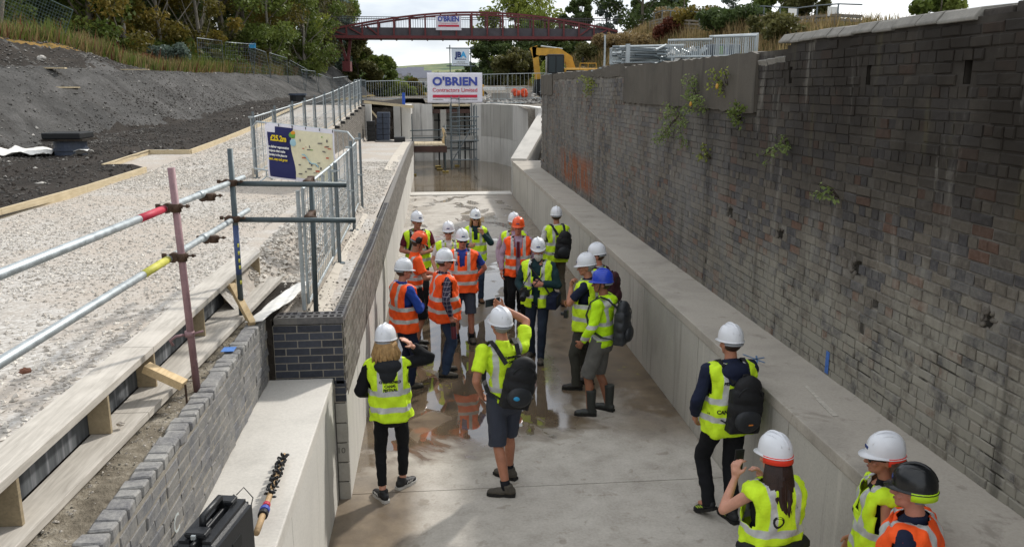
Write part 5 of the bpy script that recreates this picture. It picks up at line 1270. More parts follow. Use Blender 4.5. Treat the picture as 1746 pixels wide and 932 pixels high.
site_barrier((4.1, 14.4, 4.40), (4.74, 14.0, 4.40), .40, 'mesh stillage side leaning in front of grey tube offcuts', 'barrier', gB, nv=22, nm='crowd_barrier', m=M['galv'])
site_barrier((4.77, 13.98, 4.40), (5.36, 13.6, 4.40), .44, 'mesh stillage side around the blue grey bin', 'barrier', gB, nv=22, nm='crowd_barrier', m=M['galv'])
site_barrier((4.9, 14.6, 4.40), (5.62, 14.2, 4.42), .48, 'mesh stillage side nearest the stepped end of brick wall', 'barrier', gB, nv=20, nm='crowd_barrier', m=M['galv'])
o = MB().bbox(4.95, 5.5, 14.65, 15.1, 4.38, 4.76).build('bin', M['slate_plastic'], None, bevel=.03); tag(o, 'blue grey plastic bin standing inside the mesh stillage', 'bin')
MB().bbox(5.08, 5.15, 14.62, 14.65, 4.58, 4.72).build('green_label', M['map_green'], o); MB().bbox(5.2, 5.27, 14.62, 14.65, 4.58, 4.7).build('blue_label', M['sign_blue'], o)
r_ = random.Random(9); sb2 = thing('scrap_pile', 'heap of pale grey sheet offcuts inside the mesh stillage', 'scrap', (4.5, 14.7, 4.38))
for k in range(22): MB().box((4.3 + r_.random() * .5, 14.5 + r_.random() * .4, 4.44 + r_.random() * .2), (r_.uniform(.12, .3), .03, r_.uniform(.05, .12)), r_.uniform(-1, 1), M=Euler((r_.uniform(-.5, .5), r_.uniform(-.8, .8), r_.uniform(-1, 1))).to_matrix()).build('sheet_offcut', r_.choice([M['galv'], M['galv_dull'], M['white_sheet']]), sb2)

# railings along the ridge on the right
rd = tag(thing('ridge_railing', '', ''), 'long green grey tubular railing along the ridge behind the brick wall', 'railing')
def ridge(x0, y0, x1, y1, n, h=1.15):
    for i in range(n):
        a = Vector((x0 + (x1 - x0) * i / n, y0 + (y1 - y0) * i / n, 0)); bq = Vector((x0 + (x1 - x0) * (i + 1) / n, y0 + (y1 - y0) * (i + 1) / n, 0))
        za = float(zright(a.x, a.y)); zb_ = float(zright(bq.x, bq.y)); b = MB()
        b.tube((a.x, a.y, za - .1), (a.x, a.y, za + h), .035, 6); b.tube((a.x, a.y, za + h), (bq.x, bq.y, zb_ + h), .03, 6); b.tube((a.x, a.y, za + h * .55), (bq.x, bq.y, zb_ + h * .55), .025, 6); b.build('railing_bay', M['galv_dull'], rd)
ridge(16.5, 62, 17.8, 34, 15)
wf = tag(thing('timber_fence', '', ''), 'weathered post and rail timber fence along the grassy ridge', 'fence')
gt_ = simple('weathered_timber', '#7d766a', .9, .2, 3)
for i in range(14):
    y = 61 - i * 1.95; x = 16.0 + i * .12; z = float(zright(x, y)); MB().bbox(x - .06, x + .06, y - .06, y + .06, z - .1, z + .75).build('post', gt_, wf)
    y2, x2 = y - 1.95, x + .12; z2 = float(zright(x2, y2))
    for hh in (.25, .5, .7): MB().bar((x, y, z + hh), (x2, y2, z2 + hh), .04, .1).build('rail', gt_, wf)
for (px_, y_, lab) in ((18.1, 41.5, 'small white notice board on the ridge railing'), (17.6, 36.2, 'small white notice board at right end of the ridge railing')):
    z_ = float(zright(px_, y_)); t = thing('notice_board', lab, 'notice', (px_, y_, z_)); MB().tube((px_, y_, z_), (px_, y_, z_ + 1.0), .03, 6).build('post', M['galv_dull'], t); MB().bbox(px_ - .22, px_ + .22, y_ - .05, y_ - .03, z_ + .65, z_ + 1.05).build('board', M['white'], t)
# old leaning mesh fence on the left bank
lf_ = tag(thing('bank_fence', '', ''), 'rickety wire mesh site fence along the top of the left spoil bank', 'fence')
pts_ = [(-13.2, 50.0), (-12.6, 53.2), (-11.3, 55.5), (-10.7, 58), (-10.0, 60.5), (-9.2, 63), (-8.6, 66.0), (-7.9, 68.0), (-7.0, 70.5)]
for k, (a, bq) in enumerate(zip(pts_[:-1], pts_[1:])):
    za, zb_ = float(zbank(*a)), float(zbank(*bq)); h = 2.0 - .08 * k; tl = .15 * math.sin(k * 2.1)
    A_, B_ = Vector((a[0], a[1], za - .1)), Vector((bq[0], bq[1], zb_ - .1)); up = Vector((tl, 0, 1)); b = MB(); b.path([A_, A_ + up * h, B_ + up * (h + .15 * math.sin(k * 3)), B_], .025, 5, closed=True); b.build('fence_frame', M['galv_dull'], lf_)
    b = MB()
    for i in range(1, 12): q = A_.lerp(B_, i / 12); b.tube(q, q + up * h, .007, 4, caps=False)
    for i in range(1, 8): q = up * (h * i / 8); b.tube(A_ + q, B_ + q, .007, 4, caps=False)
    b.build('mesh_infill', M['galv_dull'], lf_)
o = MB().box((-11.25, 55.45, float(zbank(-11.3, 55.5)) + 1.75), (.4, .03, .3)).build('fence_tag', M['sign_cyan'], lf_)
nf = tag(thing('leaning_mesh_fence', '', ''), 'tilted green mesh fence panel leaning among weeds at top left', 'fence')
A_, B_ = Vector((-17.6, 35.6, 0)), Vector((-16.0, 38.5, 0)); A_.z = float(zbank(A_.x, A_.y)) + .9; B_.z = float(zbank(B_.x, B_.y)) + .2
grn = simple('green_mesh', '#4d5f5c', .6, .2, 5); up = Vector((.45, 0, 1)); b = MB(); b.path([A_, A_ + up * 1.7, B_ + up * 1.7, B_], .03, 5, closed=True); b.build('fence_frame', grn, nf); b = MB()
for i in range(1, 26): q = A_.lerp(B_, i / 26); b.tube(q, q + up * 1.7, .008, 4, caps=False)
for i in range(1, 14): b.tube(A_ + up * 1.7 * i / 14, B_ + up * 1.7 * i / 14, .008, 4, caps=False)
b.build('mesh_infill', grn, nf)
for p in ((-18.2, 33.8), (-17.4, 36.2)): z_ = float(zbank(*p)); MB().bar((p[0], p[1], z_ - .2), (p[0] + .6, p[1], z_ + 2.6), .12, .12, up=(0, 1, 0)).build('fence_post', gt_, nf)
# ------------------------------------------------------------------ vegetation
def leaf_mat(name, c0, c1, c2, sub=.12):
    n = NT(name); t = n.new('ShaderNodeAttribute', attribute_name='tint').outputs['Fac']
    col = n.ramp(t, [(0, lin(c0)), (.5, lin(c1)), (1, lin(c2))])
    p = n.P(); col = n.mix(.4, col, n.mix(n.noise(p, .9, 3, .6), lin(c0), lin(c2)))
    n.set(col, .6, spec=.25)
    tr = n.new('ShaderNodeBsdfTranslucent'); n.l.new(col, tr.inputs[0]); mx = n.new('ShaderNodeMixShader'); mx.inputs[0].default_value = .3
    out = [q for q in n.n if q.type == 'OUTPUT_MATERIAL'][0]; n.l.new(n.b.outputs[0], mx.inputs[1]); n.l.new(tr.outputs[0], mx.inputs[2]); n.l.new(mx.outputs[0], out.inputs[0]); return n.m
LF = {k: leaf_mat('leaves_' + k, *v) for k, v in dict(dark=('#2d3c22', '#45572d', '#667440'), mid=('#3d5026', '#5c7030', '#858c45'), autumn=('#43471f', '#666228', '#8c7532'), yellow=('#51632a', '#7c8a38', '#a2a54c'),
      grey=('#3c4a40', '#5a6b60', '#7c8b80'), olive=('#3d4126', '#595b33', '#7c7746'), dry=('#5c4e33', '#85714c', '#a8946a'), russet=('#45261c', '#66382a', '#875038'), pale=('#4d5f30', '#74854a', '#9aa76b')).items()}
BARK = simple('bark', '#6a6358', .9, .25, 3, .6, 12); BARK_P = simple('pale_bark', '#7b766c', .9, .2, 3, .4, 12); TWIG = simple('dark_twigs', '#3a3129', .9, .2, 4)
def leaf_cloud(centers, radii, n, size, seed, squash=.8):
    r = np.random.default_rng(seed); c = np.asarray(centers, float); k = r.choice(len(c), n, p=np.asarray(radii) ** 2 / np.sum(np.asarray(radii) ** 2))
    d = r.normal(0, 1, (n, 3)); d /= np.linalg.norm(d, axis=1)[:, None]; rad = np.asarray(radii)[k] * r.random(n) ** .45
    p = c[k] + d * rad[:, None] * np.array((1, 1, squash))
    u = r.normal(0, 1, (n, 3)); u /= np.linalg.norm(u, axis=1)[:, None]; w = r.normal(0, 1, (n, 3)); w -= u * (u * w).sum(1)[:, None]; w /= np.linalg.norm(w, axis=1)[:, None]
    s = size * r.uniform(.6, 1.35, n)[:, None]
    V = np.stack([p - u * s, p + w * s * .55, p + u * s, p - w * s * .55], 1).reshape(-1, 3)
    F = np.arange(n * 4).reshape(-1, 4); ct = r.random(len(c)); return V, F, np.clip(ct[k] * .6 + r.random(n) * .4, 0, 1)
def tree(label, base, h, r, mat, n, size, seed, low=.25, bark=None, lean=0, nb=26, group=None, name='broadleaf_tree', trunk_r=None, cat='tree', shape=1.0, trunk=True):
    rd = random.Random(seed); t = thing(name, label, cat, base, group); bx, by, bz_ = base; tr = trunk_r or .022 * h
    top = Vector((bx + lean, by, bz_ + h * .9)); cen = []; rad = []
    tb = MB(); pts = [Vector((bx, by, bz_ - .3)).lerp(top, k / 5) + Vector((rd.uniform(-.12, .12), rd.uniform(-.12, .12), 0)) * (k > 0) for k in range(6)]
    tb.path(pts, [tr * (1 - .16 * k) for k in range(6)], 8)
    for k in range(nb):
        f = low + (1 - low) * rd.random() ** .8; env = (math.sin(math.pi * min(1, max(0.02, (f - low) / (1 - low) * .86 + .12)))) ** .6 * shape
        a = rd.uniform(0, 6.28); q = rd.random() ** .5 * r * env
        c = Vector((bx + lean * f + math.cos(a) * q, by + math.sin(a) * q, bz_ + h * f)); cen.append(c); rad.append(r * rd.uniform(.2, .38))
        if k % 2 == 0:
            s0 = pts[0].lerp(top, max(.15, f - .22)); m = s0.lerp(c, .5) + Vector((0, 0, -.05 * h * rd.random())); tb.path([s0, m, c], [tr * .35, tr * .22, tr * .08], 5)
    if trunk: tb.build('trunk', bark or BARK, t, smooth=True)
    V, F, c = leaf_cloud(cen, rad, n, size, seed); npmesh('crown', V, F, mat, t, col=c); return t
def bush(label, c, r, h, mat, n, size, seed, group=None, name='shrub', cat='shrub'):
    rd = random.Random(seed); t = thing(name, label, cat, tuple(c), group); cen, rad = [], []; st = MB()
    for k in range(9):
        a = rd.uniform(0, 6.28); q = r * rd.random() ** .5 * .8; p = Vector((c[0] + math.cos(a) * q, c[1] + math.sin(a) * q, c[2] + h * rd.uniform(.25, .85))); cen.append(p); rad.append(r * rd.uniform(.3, .5))
        st.path([(c[0], c[1], c[2] - .1), tuple(Vector(c).lerp(p, .6)), p], [.04, .025, .01], 5)
    st.build('stems', TWIG, t); V, F, cc = leaf_cloud(cen, rad, n, size, seed, h / (2 * r) + .3); npmesh('foliage', V, F, mat, t, col=cc); return t
def pos(px, y, z=None):   # a spot at distance y under picture column px
    q = cam.matrix_world.to_3x3() @ Vector(((px - 873) / 1400, .23, -1)); return q.x / q.y * y
# left wood
wood = [(40, 46, 11, 3.4, 'mid', 'BARK'), (110, 50, 12, 3.6, 'dark', 0), (165, 47, 10, 3.0, 'mid', 0), (218, 47, 13, 3.2, 'autumn', 1), (262, 56, 12, 3.6, 'dark', 0), (277, 50, 12, 2.6, 'autumn', 1), (318, 60, 13, 4, 'olive', 0), (343, 54, 13, 2.8, 'autumn', 1),
        (385, 62, 12, 3.8, 'mid', 0), (420, 68, 13, 4, 'autumn', 0), (462, 64, 12, 3.2, 'mid', 1), (492, 74, 13, 4, 'yellow', 0), (520, 70, 11.5, 3.0, 'mid', 1), (548, 80, 13, 3.6, 'olive', 0)]
desc = ['leafy green tree at far left edge of the wood', 'dark dense tree second from left in the wood', 'mid green tree behind the tilted mesh fence', 'tall pale trunked tree with yellowing leaves above the blue grey shrub', 'dark tree in deep shade between two pale trunks', 'slim pale double trunk with autumn leaves', 'olive dark tree deep inside the wood', 'straight pale trunk with golden leaves left of bank fence', 'green tree behind start of the bank fence', 'tall tree with golden brown leaves above bank fence', 'slender birch with fresh green leaves above bank fence', 'yellow green tree near the bridge end of wood', 'slim green birch beside the bridge end of wood', 'olive tree nearest the left end of the footbridge']
for k, ((px, y, h, r, c, bk), lb) in enumerate(zip(wood, desc)):
    x = pos(px, y); z = float(zbank(x, y)); tree(lb, (x, y, z), h, r, LF[c], 12500, .125, 100 + k, low=.05, bark=BARK_P if bk == 1 else BARK, nb=44, group='trees of the wood on the left bank', trunk_r=.13 if bk == 1 else None)
back = [(-40, 62), (30, 66), (90, 64), (150, 68), (200, 72), (250, 74), (300, 78), (360, 82), (410, 86), (455, 92), (500, 96)]
bd = ['beyond the frame edge', 'behind the leftmost leafy tree', 'behind the second dark tree', 'behind the tilted mesh fence', 'left of the first pale trunk', 'between the two pale trunks', 'behind the slim double trunk', 'behind the golden leaved straight trunk', 'behind the golden brown tree', 'behind the slender birch', 'behind the yellow green tree']
for k, ((px, y), lb) in enumerate(zip(back, bd)):
    x = pos(px, y); z = float(zbank(max(x, -59), min(y, 99))); tree('shadowy back row tree ' + lb, (x, y, z), 14, 4.6, LF['dark' if k % 3 else 'olive'], 8000, .22, 140 + k, low=.05, nb=34, group='shadowy back row trees of the wood')
bl_ = [(120, 44, 1.5, 1.8, 'dark', 'dark green shrub beneath the tilted mesh fence'), (160, 45, 1.5, 2.0, 'mid', 'green shrub right of the tilted mesh fence'), (205, 47, 1.4, 1.8, 'mid', 'bright green shrub at foot of first pale trunk'), (245, 49, 1.5, 1.8, 'mid', 'green shrub left of the blue grey shrub'), (283, 48, 1.25, 1.6, 'grey', 'rounded blue grey shrub at top of the spoil bank'), (318, 51, 1.4, 1.9, 'mid', 'green shrub right of the blue grey shrub'), (352, 54, 1.3, 1.5, 'olive', 'olive shrub at foot of the straight pale trunk'), (392, 58, 1.5, 1.6, 'mid', 'green shrub behind first bank fence panel'), (430, 62, 1.6, 1.8, 'autumn', 'yellowing shrub behind the tagged fence post'), (475, 66, 1.6, 2.0, 'olive', 'olive shrub behind the middle of bank fence'), (515, 70, 1.8, 2.2, 'mid', 'green shrub behind right part of bank fence'), (545, 76, 1.8, 2.2, 'olive', 'olive shrub left of the bridge support'), (70, 46, 1.4, 1.6, 'russet', 'russet brown shrub on the grassy top at left'), (15, 44, 1.5, 1.7, 'olive', 'olive shrub at top left corner'), (232, 45, .9, .9, 'russet', 'dark red dock clump by the end of the upper cut')]
for k, (px, y, r, h, c, lb) in enumerate(bl_):
    x = pos(px, y); bush(lb, (x, y, float(zbank(x, y)) - .1), r, h, LF[c], 3800, .1, 200 + k, 'shrubs along the top of the left bank')
# trees at the bridge, left and right
tr_ = [('leafy tree rising behind the left end of the footbridge', 588, 92, 3.3, 10.5, 3.2, 'mid'), ('grey green tree just left of the footbridge end', 560, 88, 4.2, 9.5, 2.6, 'grey'), ('bushy olive tree below the left end of footbridge', 612, 90, 2.8, 6.5, 2.6, 'olive'), ('low green tree stepping down under the footbridge', 645, 92, 2.6, 4.6, 2.0, 'mid'), ('small yellow green bush tree at right of low green tree', 680, 98, 2.0, 2.6, 1.8, 'yellow'), ('small reddish tree by the distant houses', 704, 100, 1.8, 3.0, 1.3, 'autumn'),
       ('round yellow green tree behind middle of the footbridge', 893, 100, 3.2, 11.6, 5.6, 'yellow'), ('dark tree under the footbridge right of the signs', 845, 94, 2.8, 6.3, 3.0, 'dark'), ('dark tree under the footbridge behind the excavator boom', 905, 92, 3.0, 7.2, 3.4, 'dark'), ('dark tree under the footbridge right of excavator boom', 955, 90, 4.0, 6.2, 3.0, 'dark'), ('olive tree under the footbridge nearest the works yard', 880, 86, 2.8, 5.0, 2.8, 'olive'),
       ('pointed dark tree behind right end of the footbridge', 985, 98, 5.0, 9.2, 2.2, 'dark'), ('sparse tree at the right footbridge abutment', 1030, 86, 8.0, 5.5, 1.6, 'grey'), ('large dark evergreen behind the ridge railing', 1092, 84, 8.8, 9, 4.4, 'dark'), ('thin birch right of the large evergreen', 1160, 74, 8.4, 4.6, 1.7, 'grey'), ('sparse young tree standing alone on the ridge', 1238, 62, 7.6, 3.4, 1.3, 'grey'),
       ('round bush tree behind the right ridge railing', 1330, 48, 6.6, 3.6, 1.9, 'mid'), ('brownish bush tree at right end of ridge', 1375, 46, 6.4, 3.0, 1.5, 'olive'), ('green tree top peeping over the high brick wall', 1590, 30, 4.4, 5.2, 1.3, 'mid'), ('small tree showing over the ridge left of round bush', 1120, 92, 8.5, 8.0, 2.8, 'dark')]
for k, (lb, px, y, z, h, r, c) in enumerate(tr_):
    sparse = 'sparse' in lb or 'thin' in lb
    tree(lb, (pos(px, y), y, z), h, r, LF[c], 1500 if sparse else 10500, (.21 if c == 'yellow' else .17) if y > 80 else .10, 300 + k, low=.12, nb=16 if sparse else 30)
gb_ = [(985, 66, 1.5, 1.2, 'dry', 'dry brown scrub on slope above the excavator'), (1010, 70, 1.6, 1.6, 'olive', 'olive scrub on slope below the right bridge end'), (1045, 66, 1.6, 1.4, 'dry', 'dry brown scrub below end of the red bridge'), (1085, 58, 1.5, 1.3, 'dry', 'tan scrub behind the leaning end-on barrier'), (1130, 55, 1.3, 1.5, 'russet', 'russet scrub behind the tube rack'), (1180, 54, 1.5, 1.6, 'autumn', 'yellowing scrub behind grey tube offcuts'), (1225, 46, 1.4, 1.3, 'dark', 'dark green scrub behind the mesh stillage'), (1262, 44, 1.3, 1.2, 'dark', 'dark green scrub above the blue grey bin'), (1300, 40, 1.2, 1.1, 'olive', 'olive scrub above the mesh stillage end'), (1340, 36, 1.1, 1.0, 'olive', 'olive scrub left of the stepped wall end'), (1150, 62, 1.6, 1.5, 'dry', 'dry grass scrub under the ridge railing'), (940, 66, 1.7, 2.6, 'yellow', 'yellow green sapling clump above excavator boom')]
for k, (px, y, r, h, c, lb) in enumerate(gb_):
    x = pos(px, y); bush(lb, (x, y, float(zright(x, y)) - .1), r, h, LF[c], 3000, .1, 400 + k, 'scrub on the right embankment')
# dry grass, one mass each
def grass(name, n, xf, zf, m, hgt, seed, w=.02):
    r = np.random.default_rng(seed); x, y = xf(r, n); z = zf(x, y); h = hgt * r.uniform(.5, 1.3, n) * (.5 + fbm(x, y, 2.5, seed)); a = r.uniform(0, 6.28, n); l = r.normal(0, .22, (n, 2)) * h[:, None]
    b = np.stack([x, y, z - .03], -1); d = np.stack([np.cos(a), np.sin(a), 0 * a], -1) * (w * (1 + h))[:, None]
    V = np.stack([b - d, b + d, b + np.stack([l[:, 0], l[:, 1], h], -1)], 1).reshape(-1, 3); return stuff(npmesh(name, V, np.arange(3 * n).reshape(-1, 3), m, col=r.random(n)))
def lf1(r, n): y = 24 + 56 * r.random(n); x = np.interp(y, [24, 31, 45, 60, 75, 80], [-15.3, -14.9, -13.0, -11.6, -9.9, -9.4]) - 5.5 * r.random(n) ** 1.6; return x, y
grass('dry_grass', 20000, lf1, zbank, LF['dry'], .7, 501); grass('green_weeds', 17000, lf1, zbank, LF['mid'], .75, 502); grass('dock_stems', 1500, lf1, zbank, LF['russet'], 1.0, 503)
def lf2(r, n): y = 32 + 52 * r.random(n); x = 9.5 + 12 * r.random(n); return x, y
grass('dry_grass', 22000, lf2, zright, LF['dry'], .7, 504); grass('green_weeds', 9000, lf2, zright, LF['olive'], .6, 505)
def lf3(r, n): y = 9.6 + 18 * r.random(n); x = 4.3 + 1.2 * r.random(n); return x, y
grass('wall_top_weeds', 900, lf3, zright, LF['pale'], .14, 506, .012)
# plants rooted in the brick wall
def wall_plant(label, y, z, w, h, n, mat, seed, name='wall_plant'):
    rd = random.Random(seed); t = thing(name, label, 'plant', (XW, y, z)); st = MB(); cen = []
    for k in range(7):
        yy_ = y + rd.uniform(-w, w) * 1.5; zz = z + rd.uniform(-.3, 1.2) * h; xx = XW - rd.uniform(.06, .2); st.path([(XW + .01, y, z), (XW - .08, (y + yy_) / 2, (z + zz) / 2 + .03), (xx, yy_, zz)], [.007, .005, .003], 4)
        for f in (.5, .75, 1): cen.append((XW - .02 + (xx - XW) * f, y + (yy_ - y) * f, z + (zz - z) * f))
    st.build('stems', TWIG, t); V, F, c = leaf_cloud(cen, [w * .2 + .03] * len(cen), int(n * 1.1), .024, seed); npmesh('foliage', V, F, mat, t, col=c); return t
for k, a in enumerate([('green plant sprouting high on far part of brick wall', 19.2, 4.15, .5, -.25, 260, LF['yellow']), ('buddleia growing from brick wall below the render band', 12.4, 3.62, .45, -.45, 420, LF['pale']), ('buddleia with pale leaves at lower edge of render band', 11.5, 3.75, .4, .35, 380, LF['pale']), ('spindly buddleia with a yellow leaf hanging on grey render', 10.4, 3.95, .22, .35, 120, LF['yellow']), ('small green plant under right corner of render band', 9.9, 3.62, .25, .15, 150, LF['mid']), ('tuft of fern in brick wall left of the first drain slot', 8.5, 3.45, .18, -.2, 90, LF['pale']), ('single weed low in the brick wall below buddleia', 10.9, 3.05, .12, .2, 60, LF['yellow']), ('small fern tuft in brick wall between drain slots', 7.3, 3.0, .1, .12, 50, LF['pale'])]):
    wall_plant(*a, seed=520 + k)
for k, (y, z) in enumerate(((10.35, 4.02), (11.4, 3.78))): o = MB().ell((XW - .16, y, z), (.02, .03, .035), None, 8, 5).build('yellow_leaf', M['cat_yellow'], None, org=(XW - .16, y, z)); tag(o, ('orange yellow leaf cluster high on the grey render', 'orange yellow leaf cluster on lower buddleia')[k], 'leaf')
# far houses on the hillside
HW = simple('house_wall', '#a9a8a6', .9, .1, .2); HR = simple('house_roof', '#6d6f78', .9, .1, .2)
hs_ = [(668, 300), (676, 310), (684, 296), (692, 305), (700, 290), (709, 284), (716, 280), (723, 300)]
for k, (px, y) in enumerate(hs_):
    x = pos(px, y); z = 2.6 + (k % 3) * .8; t = thing('house', 'pale grey roofed house far away on hillside, ' + ('leftmost of the row', 'second from left', 'third from left', 'fourth from left', 'fourth from right', 'third from right', 'second from right', 'rightmost of the row')[k], 'house', (x, y, z), 'far houses on the hillside')
    MB().bbox(x - 2.6, x + 2.6, y - 3, y + 3, z, z + 4.5).build('wall', HW, t); b = MB(); b.add([(x - 2.8, y - 3.2, z + 4.5), (x + 2.8, y - 3.2, z + 4.5), (x + 2.8, y + 3.2, z + 4.5), (x - 2.8, y + 3.2, z + 4.5), (x - 2.8, y, z + 6.6), (x + 2.8, y, z + 6.6)], [(0, 1, 5, 4), (2, 3, 4, 5), (1, 2, 5), (3, 0, 4)]); b.build('roof', HR, t)
    for dx in (-1.2, 1.2): MB().bbox(x + dx - .45, x + dx + .45, y - 3.05, y - 3.0, z + 2.2, z + 3.4).build('window', M['black'], t)
V, F, c = leaf_cloud([(x, 285 + 30 * math.sin(x), 3 + 2 * math.sin(x * .7) + max(0, math.sin(x * .21)) * 2.5) for x in np.linspace(-45, 60, 60)], [4.5] * 60, 9000, 1.0, 77, .7); stuff(npmesh('distant_trees', V, F, LF['dark'], col=c))
V, F, c = leaf_cloud([(x, 520, 11 + 1.4 * math.sin(x * .05)) for x in np.linspace(-120, 160, 90)], [3.2] * 90, 5000, 1.2, 78, .5); stuff(npmesh('hedge_line', V, F, LF['dark'], col=c))
# ------------------------------------------------------------------ people
def skin_mat(nm, c):
    n = NT(nm); p = n.P(True); f = n.noise(p, 12, 4, .6)
    n.b.inputs['Subsurface Weight'].default_value = .06; n.b.inputs['Subsurface Radius'].default_value = (.02, .008, .004)
    return n.set(n.ramp(f, [(.3, mulc(lin(c), .82)), (.7, mulc(lin(c), 1.1))]), .55, spec=.35)
SK = [skin_mat('skin_fair', '#c08d77'), skin_mat('skin_tanned', '#a8735a'), skin_mat('skin_ruddy', '#b57a66'), skin_mat('skin_brown', '#8a5c45')]
def cloth(nm, c, var=.14, rough=.85, fold=.35):
    n = NT(nm); p = n.P(True); a = n.noise(p, 5, 4, .6, .8); b_ = n.noise(p, 160, 2, .5)
    n.bump(n.math('ADD', a, n.math('MULTIPLY', b_, .05)), fold, .03)
    return n.set(n.ramp(a, [(.3, mulc(lin(c), 1 - var)), (.7, mulc(lin(c), 1 + var))]), rough, spec=.2)
def plaid(nm):
    n = NT(nm); p = n.P(True); x, y, z = n.sep(p); c = (lin('#2a2b3d'))
    def lines(v, s, w): return n.math('LESS_THAN', n.math('FRACT', n.math('MULTIPLY', v, s)), w)
    col = n.mix(n.math('MULTIPLY', n.math('ADD', lines(x, 17, .35), lines(z, 17, .35)), .4), c, lin('#4a3d4a'))
    col = n.mix(n.math('MULTIPLY', n.math('MAXIMUM', lines(z, 17, .1), lines(n.math('ADD', x, y), 17, .1)), .6), col, lin('#a9a3ac'))
    return n.set(col, .9, spec=.15)
def hivis(nm, c, bands=((.96, 1.015), (1.13, 1.185)), strips=(.075, .125), zs=1.16, sleeve=True, strip_top=2.0):
    n = NT(nm); p = n.P(True); x, y, z = n.sep(p); ax = n.math('ABSOLUTE', x)
    a = n.noise(p, 5.5, 4, .6, .8)
    base = n.ramp(a, [(.3, mulc(lin(c), .86)), (.7, mulc(lin(c), 1.06))])
    m = None
    for z0, z1 in bands: q = n.band(z, z0, z1); m = q if m is None else n.math('MAXIMUM', m, q)
    if strips: q = n.math('MULTIPLY', n.band(ax, *strips), n.step(z, zs - .003, zs + .003)); m = n.math('MAXIMUM', m, q)
    col = n.mix(m, base, n.ramp(a, [(.3, lin('#9d9f9e')), (.7, lin('#c9cac6'))]))
    n.bump(n.math('ADD', a, n.math('MULTIPLY', n.noise(p, 14, 3, .6), .4)), .45, .035)
    return n.set(col, n.mix(m, (.75,) * 3, (.4,) * 3), spec=.3)
CL = dict(black=cloth('black_cloth', '#17181b'), navy=cloth('navy_cloth', '#1c2236'), charcoal=cloth('charcoal_cloth', '#26282c'), jeans=cloth('denim', '#2f3d55', .25), darkjeans=cloth('dark_denim', '#262e3c', .2), slate=cloth('slate_shorts', '#3b3f4a'), grey=cloth('grey_shorts', '#5c5b58'), khaki=cloth('khaki_cloth', '#565043'), olive=cloth('olive_trousers', '#3c3c36'),
          royal=cloth('royal_blue_cloth', '#23408f'), blue=cloth('blue_polo', '#2f3f8a'), maroon=cloth('maroon_cloth', '#5a1d2b'), white=cloth('white_cotton', '#c9c6c4', .06), teal=cloth('teal_knit', '#1d3338', .25), lilac=cloth('lilac_shirt', '#a58fa3'), stripe=cloth('pale_shirt', '#98a3ae'), sock=cloth('sock', '#1d1e22'), denimgrey=cloth('blue_grey_gilet', '#31415a'), orange=cloth('orange_polo', '#e8541d', .08))
CL['plaid'] = plaid('plaid_shirt')
YL, OR_ = '#cbee2a', '#fb5a1e'
HV = dict(yellow=hivis('yellow_vest', YL), orange=hivis('orange_vest', OR_), polo_yellow=hivis('yellow_polo', YL, ((1.02, 1.07),), (.10, .15), 1.05), polo_orange=hivis('orange_polo_striped', OR_, ((.97, 1.02), (1.09, 1.14)), (.09, .135), 1.12), jacket=hivis('lime_jacket', '#b9e818', ((.98, 1.035), (1.15, 1.2)), (.09, .14), 1.17))
HM = dict(white=simple('white_helmet', '#d6d8dc', .28, .04, 2, spec=.5, obj=True), orange=simple('orange_helmet', '#e2541f', .3, .05, 2, spec=.5, obj=True), blue=simple('blue_helmet', '#1f3fb0', .3, .05, 2, spec=.5, obj=True), black=simple('black_helmet', '#141618', .25, .1, 2, spec=.5, obj=True))
M['helmet_strap'] = flat('helmet_band', '#8f9297'); M['glass_dark'] = flat('dark_lens', '#101113', .15); M['hair_blonde'] = simple('blonde_hair', '#9a7a4e', .6, .3, 30, .5, 90, obj=True); M['hair_dark'] = simple('dark_brown_hair', '#2d1d17', .5, .35, 30, .5, 90, obj=True); M['hair_grey'] = simple('grey_hair', '#8b8883', .7, .25, 40, .6, 120, obj=True); M['hair_brown'] = simple('brown_hair', '#4a3526', .7, .3, 30, .5, 90, obj=True)
M['beard'] = simple('grey_beard', '#b5b1ab', .8, .2, 60, .6, 140, obj=True); M['lip'] = flat('lip', '#86524a', .5); M['eye'] = flat('eye_dark', '#1c1613', .3)
M['boot'] = simple('dark_boot', '#262320', .6, .25, 14, .3, 60, obj=True); M['boot_grey'] = simple('dusty_boot', '#4a453d', .75, .25, 14, .3, 60, obj=True); M['boot_tan'] = simple('tan_boot', '#6a4a33', .7, .2, 14, obj=True); M['trainer'] = simple('black_trainer', '#1c1d20', .6, .2, 20, obj=True); M['rubber'] = simple('rubber_boot', '#2f3230', .5, .2, 8, obj=True); M['sole_white'] = flat('pale_sole', '#b9b7b2', .7); M['sole_dark'] = flat('dark_sole', '#1a1917', .8); M['sole_green'] = flat('lime_trim', '#9fb83a', .6)

